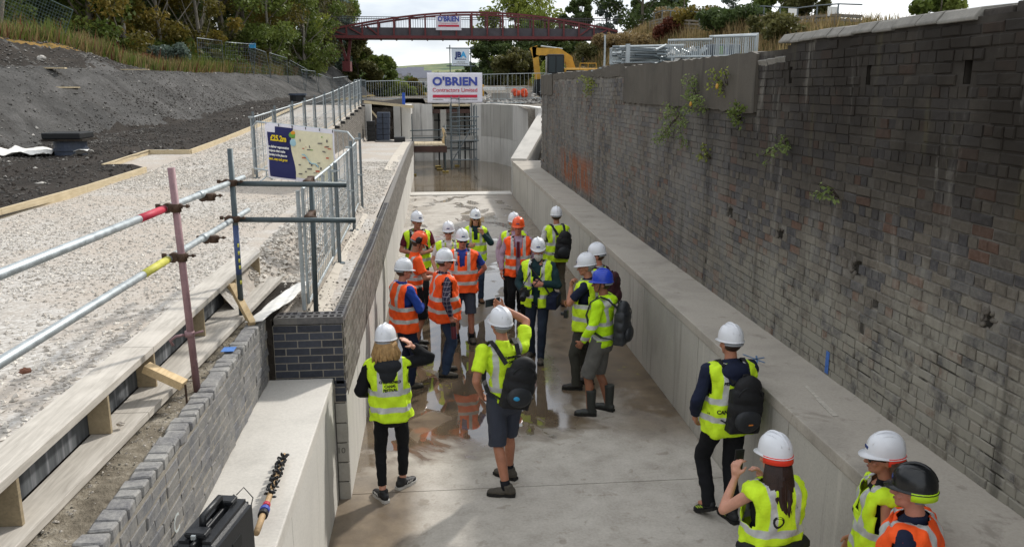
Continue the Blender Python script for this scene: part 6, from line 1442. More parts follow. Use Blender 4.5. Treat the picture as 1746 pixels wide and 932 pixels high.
def remesh(mb, voxel, smooth=2, dec=None, fold=0, seed=0):
    me = mb.mesh('tmp'); o = bpy.data.objects.new('tmp', me); COL.objects.link(o)
    m = o.modifiers.new('r', 'REMESH'); m.mode = 'VOXEL'; m.voxel_size = voxel
    if smooth: m = o.modifiers.new('s', 'SMOOTH'); m.factor = .5; m.iterations = smooth
    if dec: m = o.modifiers.new('d', 'DECIMATE'); m.ratio = dec
    dg = bpy.context.evaluated_depsgraph_get(); dg.update(); out = bpy.data.meshes.new_from_object(o.evaluated_get(dg))
    bpy.data.objects.remove(o); bpy.data.meshes.remove(me)
    n = len(out.vertices)
    if fold:
        co = np.empty(n * 3, np.float32); out.vertices.foreach_get('co', co); co = co.reshape(-1, 3); no = np.empty(n * 3, np.float32); out.vertices.foreach_get('normal', no); no = no.reshape(-1, 3)
        f = fbm(co[:, 0] * 1.3 + co[:, 2] * .9 + 5, co[:, 1] + co[:, 2] * 1.6 + 9, .16, seed, 3) - .45
        co += no * (f * fold)[:, None]; out.vertices.foreach_set('co', co.ravel())
    out.polygons.foreach_set('use_smooth', np.ones(len(out.polygons), bool)); out.update(); return out
V3 = lambda *a: Vector(a)
def ik(a, c, l1, l2, hint):
    d = c - a; L = min(d.length, (l1 + l2) * .998); dn = d.normalized(); x = (l1 * l1 - l2 * l2 + L * L) / (2 * L); h = math.sqrt(max(0, l1 * l1 - x * x)); hn = (hint - dn * hint.dot(dn)).normalized()
    return a + dn * x + hn * h, a + dn * L
def hand_parts(mb, wrist, d, n, side, curl):
    """palm, four unequal fingers and a thumb. d finger direction, n palm normal, side towards the thumb"""
    d = d.normalized(); n = (n - d * n.dot(d)).normalized(); s = d.cross(n); s = s if s.dot(side) > 0 else -s
    kn = []
    for i, (o, l) in enumerate(((.030, .088), (.010, .092), (-.011, .088), (-.030, .080))):
        k = wrist + d * l + s * o; mb.tube(wrist + s * o * .6, k, .015, 8, .012); mb.ell(k, (.0125,) * 3, None, 8, 5); kn.append(k)
    mb.ell(wrist + d * .045, (.03, .03, .03), None, 8, 6)
    for i, (k, l) in enumerate(zip(kn, (.036, .041, .038, .030))):
        c = curl * (1 + .12 * i); d1 = d * math.cos(c) + n * math.sin(c) + s * (.14 - .09 * i); d1.normalize(); p1 = k + d1 * l; d2 = d * math.cos(c * 2) + n * math.sin(c * 2) + s * (.1 - .07 * i); p2 = p1 + d2.normalized() * l * .95
        mb.chain([k, p1, p2], [.0115, .0105, .0085], 7)
    t0 = wrist + d * .03 + s * .026; t1 = t0 + (d * .6 + s * .75 + n * .25).normalized() * .042; t2 = t1 + (d * .9 + s * .25 + n * .45 * (1 + curl)).normalized() * .034
    mb.chain([t0, t1, t2], [.016, .0125, .0095], 7)

def person(label, xy, yaw, H, P):
    """P: clothing and pose. local frame: +y forward, +x right; built for 1.75 m and scaled"""
    s = H / 1.75; x0, y0 = xy
    t = thing('person', label, 'person', (x0, y0, 0), 'visitors in hard hats on the lock floor', R(yaw), s)
    g = P.get('girth', 1.0); fem = P.get('fem', False); seed = P.get('seed', 1); lean = V3(*P.get('lean', (0, 0, 0)))
    def W(p):                       # lean of the trunk above the hips
        p = Vector(p); k = max(0, (p.z - .95)) / .75; return p + lean * k
    sw = (.172 if fem else .195) * (1 + (g - 1) * .45); ga = (g - 1) * .4
    hips = {-1: V3(-.09, 0, .92), 1: V3(.09, 0, .92)}
    ft = {-1: V3(*P.get('lf', (-.12, 0))[:2], P.get('lf', (0, 0, 0))[2] if len(P.get('lf', (0, 0))) > 2 else 0), 1: V3(*P.get('rf', (.12, 0))[:2], P.get('rf', (0, 0, 0))[2] if len(P.get('rf', (0, 0))) > 2 else 0)}
    toe = {-1: R(P.get('ltoe', 12)), 1: R(-P.get('rtoe', 12))}
    ank, knee = {}, {}
    for sd in (-1, 1):
        a = ft[sd] + V3(0, 0, .085); knee[sd], ank[sd] = ik(hips[sd], a, .44, .42, V3(math.sin(-toe[sd]) * .3 + sd * .06, 1, 0))
    sho = {-1: W((-sw, 0, 1.412)), 1: W((sw, 0, 1.412))}
    arms = {}
    for sd, key in ((-1, 'la'), (1, 'ra')):
        e, w = P.get(key, ((sd * (.27 + ga), -.04, 1.16), (sd * (.28 + ga), .05, .91))); arms[sd] = (W(e) if P.get('warp', True) else V3(*e), W(w) if P.get('warp', True) else V3(*w))
        e_, w_ = arms[sd]; u = (e_ - sho[sd]).normalized(); e_ = sho[sd] + u * .285; f = (w_ - e_).normalized(); w_ = e_ + f * .25; arms[sd] = (e_, w_)
    hc = W((0, .015, 1.615))
    Mh = Matrix.Translation(hc) @ Euler((R(P.get('pitch', 0)), R(P.get('roll', 0)), R(P.get('hyaw', 0))), 'ZXY').to_matrix().to_4x4() @ Matrix.Translation((0, 0, -1.615))
    hp = lambda *p: Mh @ Vector(p)
    mh3 = Mh.to_3x3()
    # ---- body: one continuous skin surface
    b = MB(); k = .93 if fem else 1.0
    b.ell(hp(0, .0, 1.66), (.076, .096, .098), mh3, 16, 12); b.ell(hp(0, .028, 1.59), (.056 * k, .066, .066), mh3, 12, 8); b.ell(hp(0, .07, 1.552), (.028 * k, .026, .022), mh3, 10, 6); b.ell(hp(0, .062, 1.645), (.052, .036, .04), mh3, 10, 6)
    b.cap(hp(0, .094, 1.645), hp(0, .115, 1.612), .009, .0155, 8); b.ell(hp(0, .1, 1.606), (.02, .012, .009), mh3, 8, 5); b.ell(hp(0, .088, 1.578), (.024, .014, .012), mh3, 8, 5); b.ell(hp(0, .082, 1.668), (.05, .016, .012), mh3, 10, 5)
    for sd in (-1, 1): b.ell(hp(sd * .077, -.006, 1.628), (.012, .022, .032), mh3, 8, 6); b.ell(hp(sd * .042, .07, 1.612), (.022, .022, .02), mh3, 8, 5)
    nk = W((0, -.02, 1.45)); b.tube(nk, hp(0, -.005, 1.58), .058 * k * (1 + (g - 1) * .5), 12, .052 * k)
    b.ell(W((0, 0, 1.40)), (.15, .085, .07)); b.ell(W((0, .0, 1.26)), (.145 * g, .10 * g, .2)); b.ell(W((0, 0, 1.03)), (.13 * g, .095 * g, .2)); b.ell((0, 0, .9), (.145, .105, .12))
    ar = .9 if fem else 1.0; lk = 1.0 if P.get('shorts') else .8
    for sd in (-1, 1):
        e, w = arms[sd]; m1 = sho[sd].lerp(e, .45); b.chain([sho[sd], m1, e], [.052 * ar, .046 * ar, .038 * ar], 10); m2 = e.lerp(w, .35); b.chain([e, m2, w], [.038 * ar, .04 * ar, .026 * ar], 10)
        b.chain([hips[sd], hips[sd].lerp(knee[sd], .5), knee[sd]], [.085 * lk, .072 * lk, .052 * lk], 12); cf = knee[sd].lerp(ank[sd], .32) + V3(0, -.02, 0); b.chain([knee[sd], cf, ank[sd]], [.05 * lk, .054 * lk, .036], 12); b.ell(ank[sd] + V3(-math.sin(toe[sd]) * .06, math.cos(toe[sd]) * .06, -.05), (.035, .08, .03), Matrix.Rotation(toe[sd], 3, 'Z'))
        hd = P.get('lh' if sd < 0 else 'rh'); d = (w - e).normalized()
        if hd: hdir, hn, hs, cu = V3(*hd[0]), V3(*hd[1]), V3(*hd[2]), hd[3]
        else: hdir, hn, hs, cu = d, V3(-sd, 0, 0), V3(0, 1, 0), .45
        hand_parts(b, w, hdir, hn, hs, cu)
    me = remesh(b, .0075, 2, .4); me.materials.append(SK[P.get('skin', 0)]); body = link('body', me, t); ORG[body.name] = (0, 0, 0)
    def part(nm, me, m, par=t):
        me.materials.clear(); me.materials.append(m); return link(nm, me, par)
    def mbp(nm, mb, m, par=t, smooth=True): return link(nm, mb.mesh(nm, m, smooth), par)
    # ---- eyes, brows, mouth
    gls = P.get('glasses'); 
    if not P.get('noface'):
        for sd in (-1, 1):
            if not gls: mbp('eye', MB().ell(hp(sd * .032, .098, 1.640), (.011, .006, .006), mh3, 8, 5), M['eye'])
            mbp('eyebrow', MB().ell(hp(sd * .033, .101, 1.658), (.018, .005, .004), mh3, 8, 4), M['hair_brown'] if not P.get('grey') else M['hair_grey'])
        mbp('mouth', MB().ell(hp(0, .1015, 1.579), (.021, .004, .0045), mh3, 8, 4), M['lip'])
    if gls:
        q = MB()
        for sd in (-1, 1): q.ell(hp(sd * .034, .104, 1.638), (.029, .008, .02), mh3, 10, 6); q.tube(hp(sd * .06, .1, 1.645), hp(sd * .08, -.01, 1.642), .004, 5)
        q.tube(hp(-.012, .108, 1.643), hp(.012, .108, 1.643), .004, 5); mbp('sunglasses' if gls == 'sun' else 'spectacles', q, M['glass_dark'])
    # ---- hair
    hr = P.get('hair'); hm = {'blonde': M['hair_blonde'], 'dark': M['hair_dark'], 'grey': M['hair_grey'], 'brown': M['hair_brown']}[P.get('haircol', 'grey')]
    q = MB(); q.ell(hp(0, -.022, 1.645), (.081, .086, .075), mh3, 14, 10)
    if hr in ('long', 'bob', 'pony'):
        n_ = 26; L_ = {'long': .52, 'bob': .24, 'pony': .2}[hr]; rr = random.Random(seed)
        for i in range(n_):
            a = math.pi * (1.02 + .96 * i / (n_ - 1)) if hr != 'bob' else math.pi * (.93 + 1.14 * i / (n_ - 1)); c_, s_ = math.cos(a), math.sin(a)
            p0 = hp(.072 * c_, .082 * s_ - .012, 1.68); p1 = p0 + Vector((.022 * c_, .02 * s_ - .01, -L_ * .3)); ll = L_ * rr.uniform(.85, 1.1)
            p2 = p0 + Vector((.05 * c_ + rr.uniform(-.02, .02), .035 * s_ - .035, -ll * .66)); p3 = p0 + Vector((.042 * c_ + rr.uniform(-.03, .03), .02 * s_ - .05, -ll))
            q.path([p0, p1, p2, p3], [.02, .023, .02, .006], 6)
    if P.get('short', True) or hr: mbp('hair', q, hm)
    if P.get('beard'):
        q = MB(); q.ell(hp(0, .06, 1.56), (.064, .066, .058), mh3, 14, 10); q.ell(hp(0, .075, 1.53), (.04, .035, .045), mh3, 12, 8); q.ell(hp(0, .104, 1.592), (.03, .012, .009), mh3, 10, 5); me = remesh(q, .008, 1, .6); part('beard', me, M['beard'])
    # ---- helmet
    hcol = HM[P.get('helmet', 'white')]; q = MB(); nu = 28; rings = []
    prof = [(1.0, -.012), (1.0, .0), (.985, .028), (.93, .06), (.82, .089), (.64, .113), (.4, .126), (.15, .131)]
    hx, hy, hz0 = .104, .127, 1.684
    def hpt(rx, z, i, flange=0): a = 2 * math.pi * i / nu; return hp(math.cos(a) * (hx * rx + flange), math.sin(a) * (hy * rx + flange) - .004, hz0 + z)
    vs = []; fs = []
    for i in range(nu):      # brim edge: peak at the front
        a = 2 * math.pi * i / nu; f = max(0, math.sin(a)); e = .008 + .036 * f ** 3; vs.append(hp(math.cos(a) * (hx + e), math.sin(a) * (hy + e) - .004, hz0 - .016 - .012 * f ** 3))
    for rx, z in prof: vs += [hpt(rx, z, i) for i in range(nu)]
    for r_ in range(len(prof)):
        for i in range(nu): fs.append((r_ * nu + i, r_ * nu + (i + 1) % nu, (r_ + 1) * nu + (i + 1) % nu, (r_ + 1) * nu + i))
    vs.append(hp(0, -.004, hz0 + .133)); L_ = len(vs) - 1; o_ = len(prof) * nu
    fs += [(o_ + i, o_ + (i + 1) % nu, L_) for i in range(nu)]
    q.add(vs, fs); hel = mbp('helmet', q, hcol); md = hel.modifiers.new('thick', 'SOLIDIFY'); md.thickness = .004; md.offset = -1
    rg = MB(); rg.path([hp(0, .120 * math.cos(a) - .004, hz0 + .137 * math.sin(a) + .002) for a in np.linspace(.35, 2.8, 12)], .012, 6)
    for sx in (-.045, .045): rg.path([hp(sx, .113 * math.cos(a) - .004, hz0 + .122 * math.sin(a) + .002) for a in np.linspace(.5, 2.64, 10)], .006, 5)
    mbp('ridge', rg, hcol, hel)
    lb_ = MB(); lb_.add([hp(-.028, .128, hz0 + .025), hp(.028, .128, hz0 + .025), hp(.028, .122, hz0 + .055), hp(-.028, .122, hz0 + .055)], [(0, 1, 2, 3)]); lb_.xform(Matrix.Translation(mh3 @ Vector((0, .013, .0))))
    lg = MB(); lg.box(hp(0, .1165, hz0 + .03), (.05, .012, .018), M=mh3); mbp('front_label', lg, M['sign_navy'], hel)
    bd = MB(); bd.path([hp(math.cos(a) * .086, math.sin(a) * .1 - .02, hz0 - .038) for a in np.linspace(math.pi * 1.05, math.pi * 1.95, 10)], .012, 6); mbp('head_band', bd, M['helmet_strap'] if not P.get('bandcol') else P['bandcol'], hel)
    if P.get('skirt'):         # coloured nape band under the rear brim
        q = MB(); n_ = 14; aa = np.linspace(math.pi * .98, math.pi * 2.02, n_); vs = [hp(math.cos(a) * (hx + .004), math.sin(a) * (hy + .004) - .004, hz0 + z) for z in (-.008, -.06) for a in aa]; q.add(vs, [(i, i + 1, n_ + i + 1, n_ + i) for i in range(n_ - 1)]); o = mbp('rear_band', q, P['skirt'], hel); md = o.modifiers.new('thick', 'SOLIDIFY'); md.thickness = .008; md.offset = 1
    if P.get('chinstrap'): q = MB(); [q.path([hp(sd * .09, .02, 1.655), hp(sd * .065, .035, 1.58), hp(0, .06, 1.525)], .005, 5) for sd in (-1, 1)]; mbp('chin_strap', q, M['black'], hel)
    if P.get('earmuffs'):
        for sd in (-1, 1): q = MB(); q.ell(hp(sd * .110, -.03, 1.69), (.028, .05, .055), mh3, 12, 8); q.path([hp(sd * .115, -.03, 1.71), hp(sd * .125, 0, 1.75), hp(sd * .112, .01, 1.72)], .007, 5); mbp('earmuff', q, M['black'], hel)
    # ---- trousers or shorts
    tm = CL[P['legs']]; q = MB(); q.ell((0, 0, .955), (.168 * (.5 + g * .5), .125 * (.5 + g * .5), .11), None, 18, 10); q.ell((0, -.02, .88), (.165, .12, .12), None, 18, 10)
    for sd in (-1, 1):
        if P.get('shorts'):
            kk = knee[sd] + (knee[sd] - hips[sd]).normalized() * .01; q.tube(hips[sd] + V3(0, 0, .05), kk, .105, 14, .09); q.ell(hips[sd] + V3(0, 0, .02), (.098,) * 3)
        else:
            cu = P.get('crop', 0.0); ae = ank[sd].lerp(knee[sd], cu) + V3(0, 0, -.035 if not cu else 0); fit = P.get('fit', 1.0); q.chain([hips[sd], hips[sd].lerp(knee[sd], .5), knee[sd]], [.1 * fit, .09 * fit, .072 * fit], 14); m2 = knee[sd].lerp(ae, .4) + V3(0, -.014, 0); q.tube(knee[sd], m2, .07 * fit, 14, .069 * fit); q.tube(m2, ae, .069 * fit, 14, .058 * fit)
    me = remesh(q, .011, 2, .6, .03, seed); part('shorts' if P.get('shorts') else 'trousers', me, tm)
    # ---- shoes
    for sd in (-1, 1):
        fr = Matrix.Rotation(toe[sd], 4, 'Z'); fp = P.get('lpitch' if sd < 0 else 'rpitch', 0); Mf = Matrix.Translation(ft[sd]) @ fr @ Matrix.Rotation(R(fp), 4, 'X')
        q = MB(); mm = lambda *p: Mf @ Vector(p); r3 = Mf.to_3x3()
        q.ell(mm(0, -.035, .055), (.043, .06, .05), r3); q.ell(mm(0, .06, .045), (.047, .085, .038), r3); q.ell(mm(0, .13, .038), (.044, .055, .03), r3); q.tube(mm(0, -.02, .05), mm(0, -.015, .12 if not P.get('tall') else .34), .05, 12, .048 if not P.get('tall') else .066)
        me = remesh(q, .0095, 1, .6); sh = part('shoe' if not P.get('tall') else 'boot', me, M[P.get('shoe', 'boot')])
        q = MB(); pl = [(.03, -.09), (.043, -.05), (.038, .02), (.05, .08), (.047, .14), (.025, .185), (-.025, .185), (-.045, .14), (-.046, .08), (-.036, .02), (-.043, -.05), (-.03, -.09)]; q.prism(pl, .0, .028); q.xform(Mf); mbp('sole', q, M[P.get('sole', 'sole_dark')], sh, False)
        if P.get('trim'): q = MB(); [q.bar(mm(sx * .047, .02 + .03 * i, .045), mm(sx * .044, .05 + .03 * i, .065), .004, .01) for sx in (-1, 1) for i in range(3)]; mbp('side_trim', q, P['trim'], sh, False)
        if P.get('socks', not P.get('crop') and not P.get('tall')): q = MB(); q.tube(ank[sd] + V3(0, 0, -.02), ank[sd].lerp(knee[sd], .17), .043, 12, .047); mbp('sock', q, CL['sock'])
    # ---- shirt or jacket
    sm = HV[P['top'][3:]] if P['top'].startswith('hv_') else CL[P['top']]; q = MB(); th = .016 if P.get('jacket') else .009
    q.ell(W((0, -.005, 1.395)), (.165 + th, .098 + th, .075), None, 18, 10); q.ell(W((0, 0, 1.27)), (.16 * g + th, .112 * g + th, .2), None, 18, 12); q.ell(W((0, .01 * (g > 1.05), 1.07)), (.152 * g + th, .115 * g + th, .2), None, 18, 12); q.ell((0, 0, .945), (.168 * (.5 + .5 * g) + th, .126 * (.5 + .5 * g) + th, .13), None, 18, 10)
    q.tube((0, 0, .93), (0, 0, P.get('hem', .84)), .15, 16, .15) if False else None
    q.tube(nk + V3(0, 0, -.02), nk + V3(0, .01, .055), .072, 12, .064)
    for sd in (-1, 1):
        e, w = arms[sd]; sl_ = P.get('sleeve', 'short'); a_ = (.05 if P.get('vest') else .058) * ar + th
        if sl_ == 'short': c_ = sho[sd].lerp(e, .72); q.ell(sho[sd], (a_ + .004,) * 3); q.tube(sho[sd], c_, a_ + .002, 12, a_)
        elif sl_ == 'none': pass
        else: q.chain([sho[sd], sho[sd].lerp(e, .5), e, e.lerp(w, .4)], [a_ + .002, a_ - .002, .052 + th * .6, .05 + th * .5], 12); q.tube(e.lerp(w, .4), e.lerp(w, .93), .05 + th * .5, 12, .038 + th * .4)
    if P.get('hood'): q.ell(W((0, -.10, 1.43)), (.135, .075, .08), None, 14, 8); q.ell(W((0, -.115, 1.36)), (.09, .04, .07), None, 12, 8)
    me = remesh(q, .0115, 2, .65, .035 if not P.get('jacket') else .05, seed + 3); top = part(P.get('topname', 'shirt'), me, sm)
    if P.get('hoodcol'): q = MB(); q.ell(W((0, -.105, 1.425)), (.138, .085, .085), None, 16, 10); q.ell(W((0, -.135, 1.35)), (.095, .045, .085), None, 14, 8); q.tube(W((0, -.04, 1.40)), W((0, -.0, 1.50)), .105, 14, .078); me = remesh(q, .011, 2, .6, .03, seed); part('hood', me, P['hoodcol'])
    if P.get('tie'): q = MB(); q.bar(W((0, .125 * g, 1.42)), W((0, .148 * g, 1.16)), .045, .01, up=(0, 1, 0)); mbp('tie', q, P['tie'], t, False)
    # ---- vest
    vest = None
    if P.get('vest'):
        q = MB(); nz, nu = 46, 56; z_h = P.get('vhem', .83); vg = P.get('vg', 1.0); ks = (.94 if fem else 1.0) * vg
        pz = [z_h, .95, 1.05, 1.18, 1.30, 1.37, 1.42, 1.452, 1.472, 1.488]; px = [.212, .207, .204, .205, .21, .222, .226, .212, .165, .10]; py = [.168, .165, .158, .154, .150, .142, .124, .108, .094, .080]
        grid_ = []; rs = np.random.default_rng(seed)
        for j in range(nz + 1):
            z = z_h + (1.486 - z_h) * j / nz; rx = float(np.interp(z, pz, px)); ry = float(np.interp(z, pz, py)); gg = 1 + (g - 1) * float(np.interp(z, [.83, 1.1, 1.33], [.6, 1, .35])); rx *= gg * ks; ry *= gg * ks
            for i in range(nu):
                a = 2 * math.pi * i / nu; c_, s_ = math.cos(a), math.sin(a); ex = .8; cx_, sy_ = math.copysign(abs(c_) ** ex, c_), math.copysign(abs(s_) ** ex, s_)
                fl = .004 + .015 * math.sin(a * 7 + seed) * max(0, (1.2 - z)) / .35 + .008 * math.sin(a * 4 + z * 22 + seed) + .006 * math.sin(a * 9 - z * 31 + seed * 2) + .005 * math.sin(a * 13 + z * 43); fl = max(fl, -.007)
                zz = z + (.012 * math.sin(a * 3 + seed) if j == 0 else 0) + (-.035 * max(0, s_) ** 2 if z > 1.455 else 0)
                grid_.append(W((cx_ * (rx + fl), sy_ * (ry + fl), zz)))
        fs = []
        op = P.get('open', .0); vneck = P.get('vneck', .30)
        for j in range(nz):
            zc = z_h + (1.486 - z_h) * (j + .5) / nz
            for i in range(nu):
                p = grid_[j * nu + i]; q2 = grid_[j * nu + (i + 1) % nu]; mx_ = (p.x + q2.x) / 2 - W((0, 0, zc)).x; my = (p.y + q2.y) / 2 - W((0, 0, zc)).y
                if my > 0 and abs(mx_) < max(op, (zc - (1.47 - vneck)) * .24): continue
                # armholes
                if abs(mx_) > .155 * ks and 1.19 < zc < 1.40 and abs(my + .005) < .07: continue
                fs.append((j * nu + i, j * nu + (i + 1) % nu, (j + 1) * nu + (i + 1) % nu, (j + 1) * nu + i))
        q.add(grid_, fs); vest = mbp('vest', q, HV[P['vest']]); md = vest.modifiers.new('thick', 'SOLIDIFY'); md.thickness = .006; md.offset = 1
        if P.get('binding'): pass
    # ---- printed lettering on the back / chest, laid onto the garment surface
    tgt = vest or top
    def decal(nm, txt, size, cx_, cz_, front, m, par, bold=.002, sx=.9):
        me = text_mesh(txt, size, bold, .0006, sx); bv = BVHTree.FromPolygons([v.co for v in par.data.vertices], [p.vertices[:] for p in par.data.polygons]); sg_ = 1 if front else -1
        for v in me.vertices:
            X_ = cx_ + (v.co.x if not front else -v.co.x); o_ = Vector((X_, sg_ * .6, cz_ + v.co.y)); hit = bv.ray_cast(o_, Vector((0, -sg_, 0)))
            yv = hit[0].y if hit[0] is not None else sg_ * .15; v.co = Vector((X_, yv + sg_ * (.0085 + v.co.z), cz_ + v.co.y))
        me.materials.clear(); me.materials.append(m); return link(nm, me, par)
    for d_ in P.get('decals', []): decal('lettering', *d_, tgt)
    return t, dict(W=W, arms=arms, s=s, hp=hp, vest=vest)
# ------------------------------------------------------------------ the visitors, where they stand
blk = M['black']
RED = flat('red_rear_band', '#e03a24'); LIME = flat('lime_rear_band', '#b5dc1e')
def carried(name, label, cat, xy, yaw, s, group=None): return thing(name, label, cat, (xy[0], xy[1], 0), group, R(yaw), s)
BPM = simple('black_nylon', '#141518', .7, .2, 12, .3, 40, obj=True); BPG = simple('charcoal_shell', '#23262a', .5, .2, 6, .2, 30, obj=True); BPD = simple('dark_green_pack', '#23281f', .8, .25, 10, obj=True)
def backpack(label, xy, yaw, s, lean=(0, 0, 0), w=.155, h=.235, d=.085, zc=1.17, y=-.235, m=None, xoff=0, patch=None, hard=False, tilt=0, logo=None):
    m = m or BPM; t = carried('backpack', label, 'backpack', xy, yaw, s, 'backpacks worn by the visitors'); ln = Vector(lean) * ((zc - .95) / .75); C_ = Vector((xoff, y, zc)) + ln
    Mr = Euler((0, R(tilt), 0)).to_matrix()
    q = MB(); 
    for zz, k in ((-.55, 1.0), (-.1, 1.05), (.35, .98), (.68, .8)): q.ell(C_ + Mr @ Vector((0, 0, zz * h)), (w * k, d * k, h * .45), Mr, 16, 10)
    q.box(C_ + Mr @ Vector((0, .01, -.05)), (w * 1.75, d * 1.3, h * 1.55), M=Mr)
    me = remesh(q, .0115, 3 if hard else 2, .7, .0 if hard else .02, 5); me.materials.append(m); link('pack_body', me, t)
    q = MB(); q.ell(C_ + Mr @ Vector((0, -d * .82, -h * .42)), (w * .78, d * .5, h * .42), Mr, 14, 10); link('front_pocket', q.mesh('front_pocket', BPG if m is BPM else m, True), t)
    q = MB(); q.path([C_ + Mr @ Vector((w * .7 * math.cos(a), -d * .72, h * .38 + h * .42 * math.sin(a))) for a in np.linspace(.15, 2.99, 10)], .006, 5); link('zip', q.mesh('zip', M['dark_metal'], True), t)
    q = MB(); q.path([C_ + Vector((-.03, .03, h * .95)), C_ + Vector((-.02, .03, h * 1.12)), C_ + Vector((.02, .03, h * 1.12)), C_ + Vector((.03, .03, h * .95))], .009, 6); link('grab_handle', q.mesh('grab_handle', m, True), t)
    for sd in (-1, 1):
        L = Vector(lean); k_ = lambda z: L * ((z - .95) / .75); q = MB()
        P_ = [Vector((xoff * .6 + sd * .07, y + .05, zc + h * .8)) + k_(1.35), Vector((sd * .105, -.10, 1.475)) + k_(1.475), Vector((sd * .115, .0, 1.500)) + k_(1.49), Vector((sd * .125, .115, 1.43)) + k_(1.43), Vector((sd * .135, .162, 1.27)) + k_(1.27), Vector((sd * .175, .10, 1.10)) + k_(1.1), Vector((sd * .195, -.05, 1.03)) + k_(1.03), Vector((xoff + sd * w * .8, y + .04, zc - h * .7)) + k_(1.0)]
        R0 = []
        for i in range(len(P_) - 1):
            for f in (0, .33, .66): R0.append(P_[i].lerp(P_[i + 1], f))
        R0.append(P_[-1])
        for i in range(len(R0) - 1):
            a, b_ = R0[i], R0[i + 1]; mid = (a + b_) / 2; out_ = Vector((0, mid.y, mid.z - 1.3)); q.bar(a, b_ + (b_ - a) * .1, .042, .012, up=out_ if out_.length > .01 else (0, 0, 1))
        link('strap', q.mesh('strap', m), t)
    if patch: q = MB(); q.ell(C_ + Mr @ Vector((-.04, -d * 1.22, -h * .45)), (.035, .012, .022), Mr, 12, 6); link('badge', q.mesh('badge', patch, True), t)
    if logo: q = MB(); q.box(C_ + Vector((0, -d * 1.3, -h * .5)), (.04, .006, .012)); link('badge', q.mesh('badge', logo), t)
    return t
def phone(label, xy, yaw, s, p, up, side, face):
    t = carried('phone', label, 'phone', xy, yaw, s); up, side = Vector(up).normalized(), Vector(side).normalized(); n = side.cross(up); Mx = Matrix((side, up, n)).transposed()
    q = MB(); q.box(p, (.074, .152, .009), M=Mx); o = link('phone_body', q.mesh('phone_body', M['black_plastic']), t)
    q = MB(); q.box(Vector(p) + n * face * .006, (.068, .142, .002), M=Mx); link('screen', q.mesh('screen', M['cab_glass']), t)
    q = MB(); q.box(Vector(p) - n * face * .006 + side * .018 + up * .05, (.022, .03, .003), M=Mx); link('camera_bump', q.mesh('camera_bump', M['dark_metal']), t); return t
FEST = [('CHESTERFIELD', .034, 0, 1.30, False, blk), ('CANAL', .036, 0, 1.25, False, blk), ('FESTIVAL', .036, 0, 1.20, False, blk)]
Y = 'yellow'
# 1 woman holding her helmet, seen from behind
person('woman in yellow festival vest and cropped black trousers holding her white helmet', (-.46, 7.66), 4, 1.72, dict(fem=True, lf=(-.11, -.08), rf=(.10, .17), ltoe=28, rtoe=48, legs='black', crop=.16, fit=.86, shoe='trainer', sole='sole_white', trim=M['sole_white'], top='black', jacket=True, sleeve='long', hoodcol=CL['charcoal'], topname='jacket', vest=Y, vhem=.86, hair='bob', haircol='blonde', helmet='white', hyaw=-18, pitch=-6,
    la=((-.27, .02, 1.17), (-.20, .2, 1.06)), ra=((.38, .10, 1.42), (.16, -.02, 1.66)), rh=((-.62, -.25, .74), (-.8, .1, -.6), (-.1, -1, .2), .22), lean=(-.03, 0, 0), skin=0, seed=2, noface=True, vneck=.0, hem=.8,
    decals=[('CHESTERFIELD', .036, 0, 1.275, False, blk), ('CANAL', .038, 0, 1.235, False, blk), ('FESTIVAL', .038, 0, 1.195, False, blk)]))
# 2 man raising a phone
xy, yw, hh = (.68, 7.72), 16, 1.84
_, d2 = person('man in lime hi-vis shirt and grey shorts holding a phone up high', xy, yw, hh, dict(lf=(-.06, -.16), rf=(.10, .17), ltoe=62, rtoe=-34, legs='slate', shorts=True, shoe='boot_grey', socks=True, top='hv_polo_yellow', topname='hi_vis_shirt', sleeve='short', hair=None, haircol='grey', grey=True, helmet='white', hyaw=12, pitch=4, ra=((.31, .15, 1.58), (.02, .33, 1.80)), rh=((-.75, .1, .45), (0, -1, .2), (0, .3, 1), .5), la=((-.31, -.08, 1.17), (-.22, .07, .97)), lean=(-.04, .03, 0), skin=1, seed=3, decals=[('CHESTERFIELD', .026, .03, 1.36, False, blk), ('CANAL', .03, .03, 1.32, False, blk)], girth=1.04, noface=True))
backpack('black backpack with blue badge worn by man raising a phone', xy, yw, hh / 1.75, (-.04, .03, 0), zc=1.13, w=.16, h=.24, xoff=.06, tilt=14, patch=flat('blue_badge', '#2a8fc0'), y=-.225)
e, w = d2['arms'][1]; phone('black phone held level in raised right hand of man', xy, yw, hh / 1.75, w + Vector((-.105, .03, .065)), (1, .12, .08), (0, .1, -1), 1)
# 3 orange vest, royal blue sleeves
person('person in orange vest over royal blue sweater with folded arms by left wall', (-.43, 10.75), -62, 1.73, dict(lf=(-.1, .0), rf=(.1, .02), legs='navy', shoe='boot_grey', top='royal', sleeve='long', jacket=True, topname='sweater', vest='orange', hair=None, haircol='brown', helmet='white', hyaw=-6, pitch=-6, la=((-.27, .08, 1.16), (-.02, .22, 1.20)), ra=((.28, .1, 1.16), (.06, .25, 1.16)), lh=((1, .1, 0), (0, -1, 0), (0, 0, 1), .3), rh=((-1, .1, .1), (0, -1, 0), (0, 0, 1), .3), skin=2, seed=4))
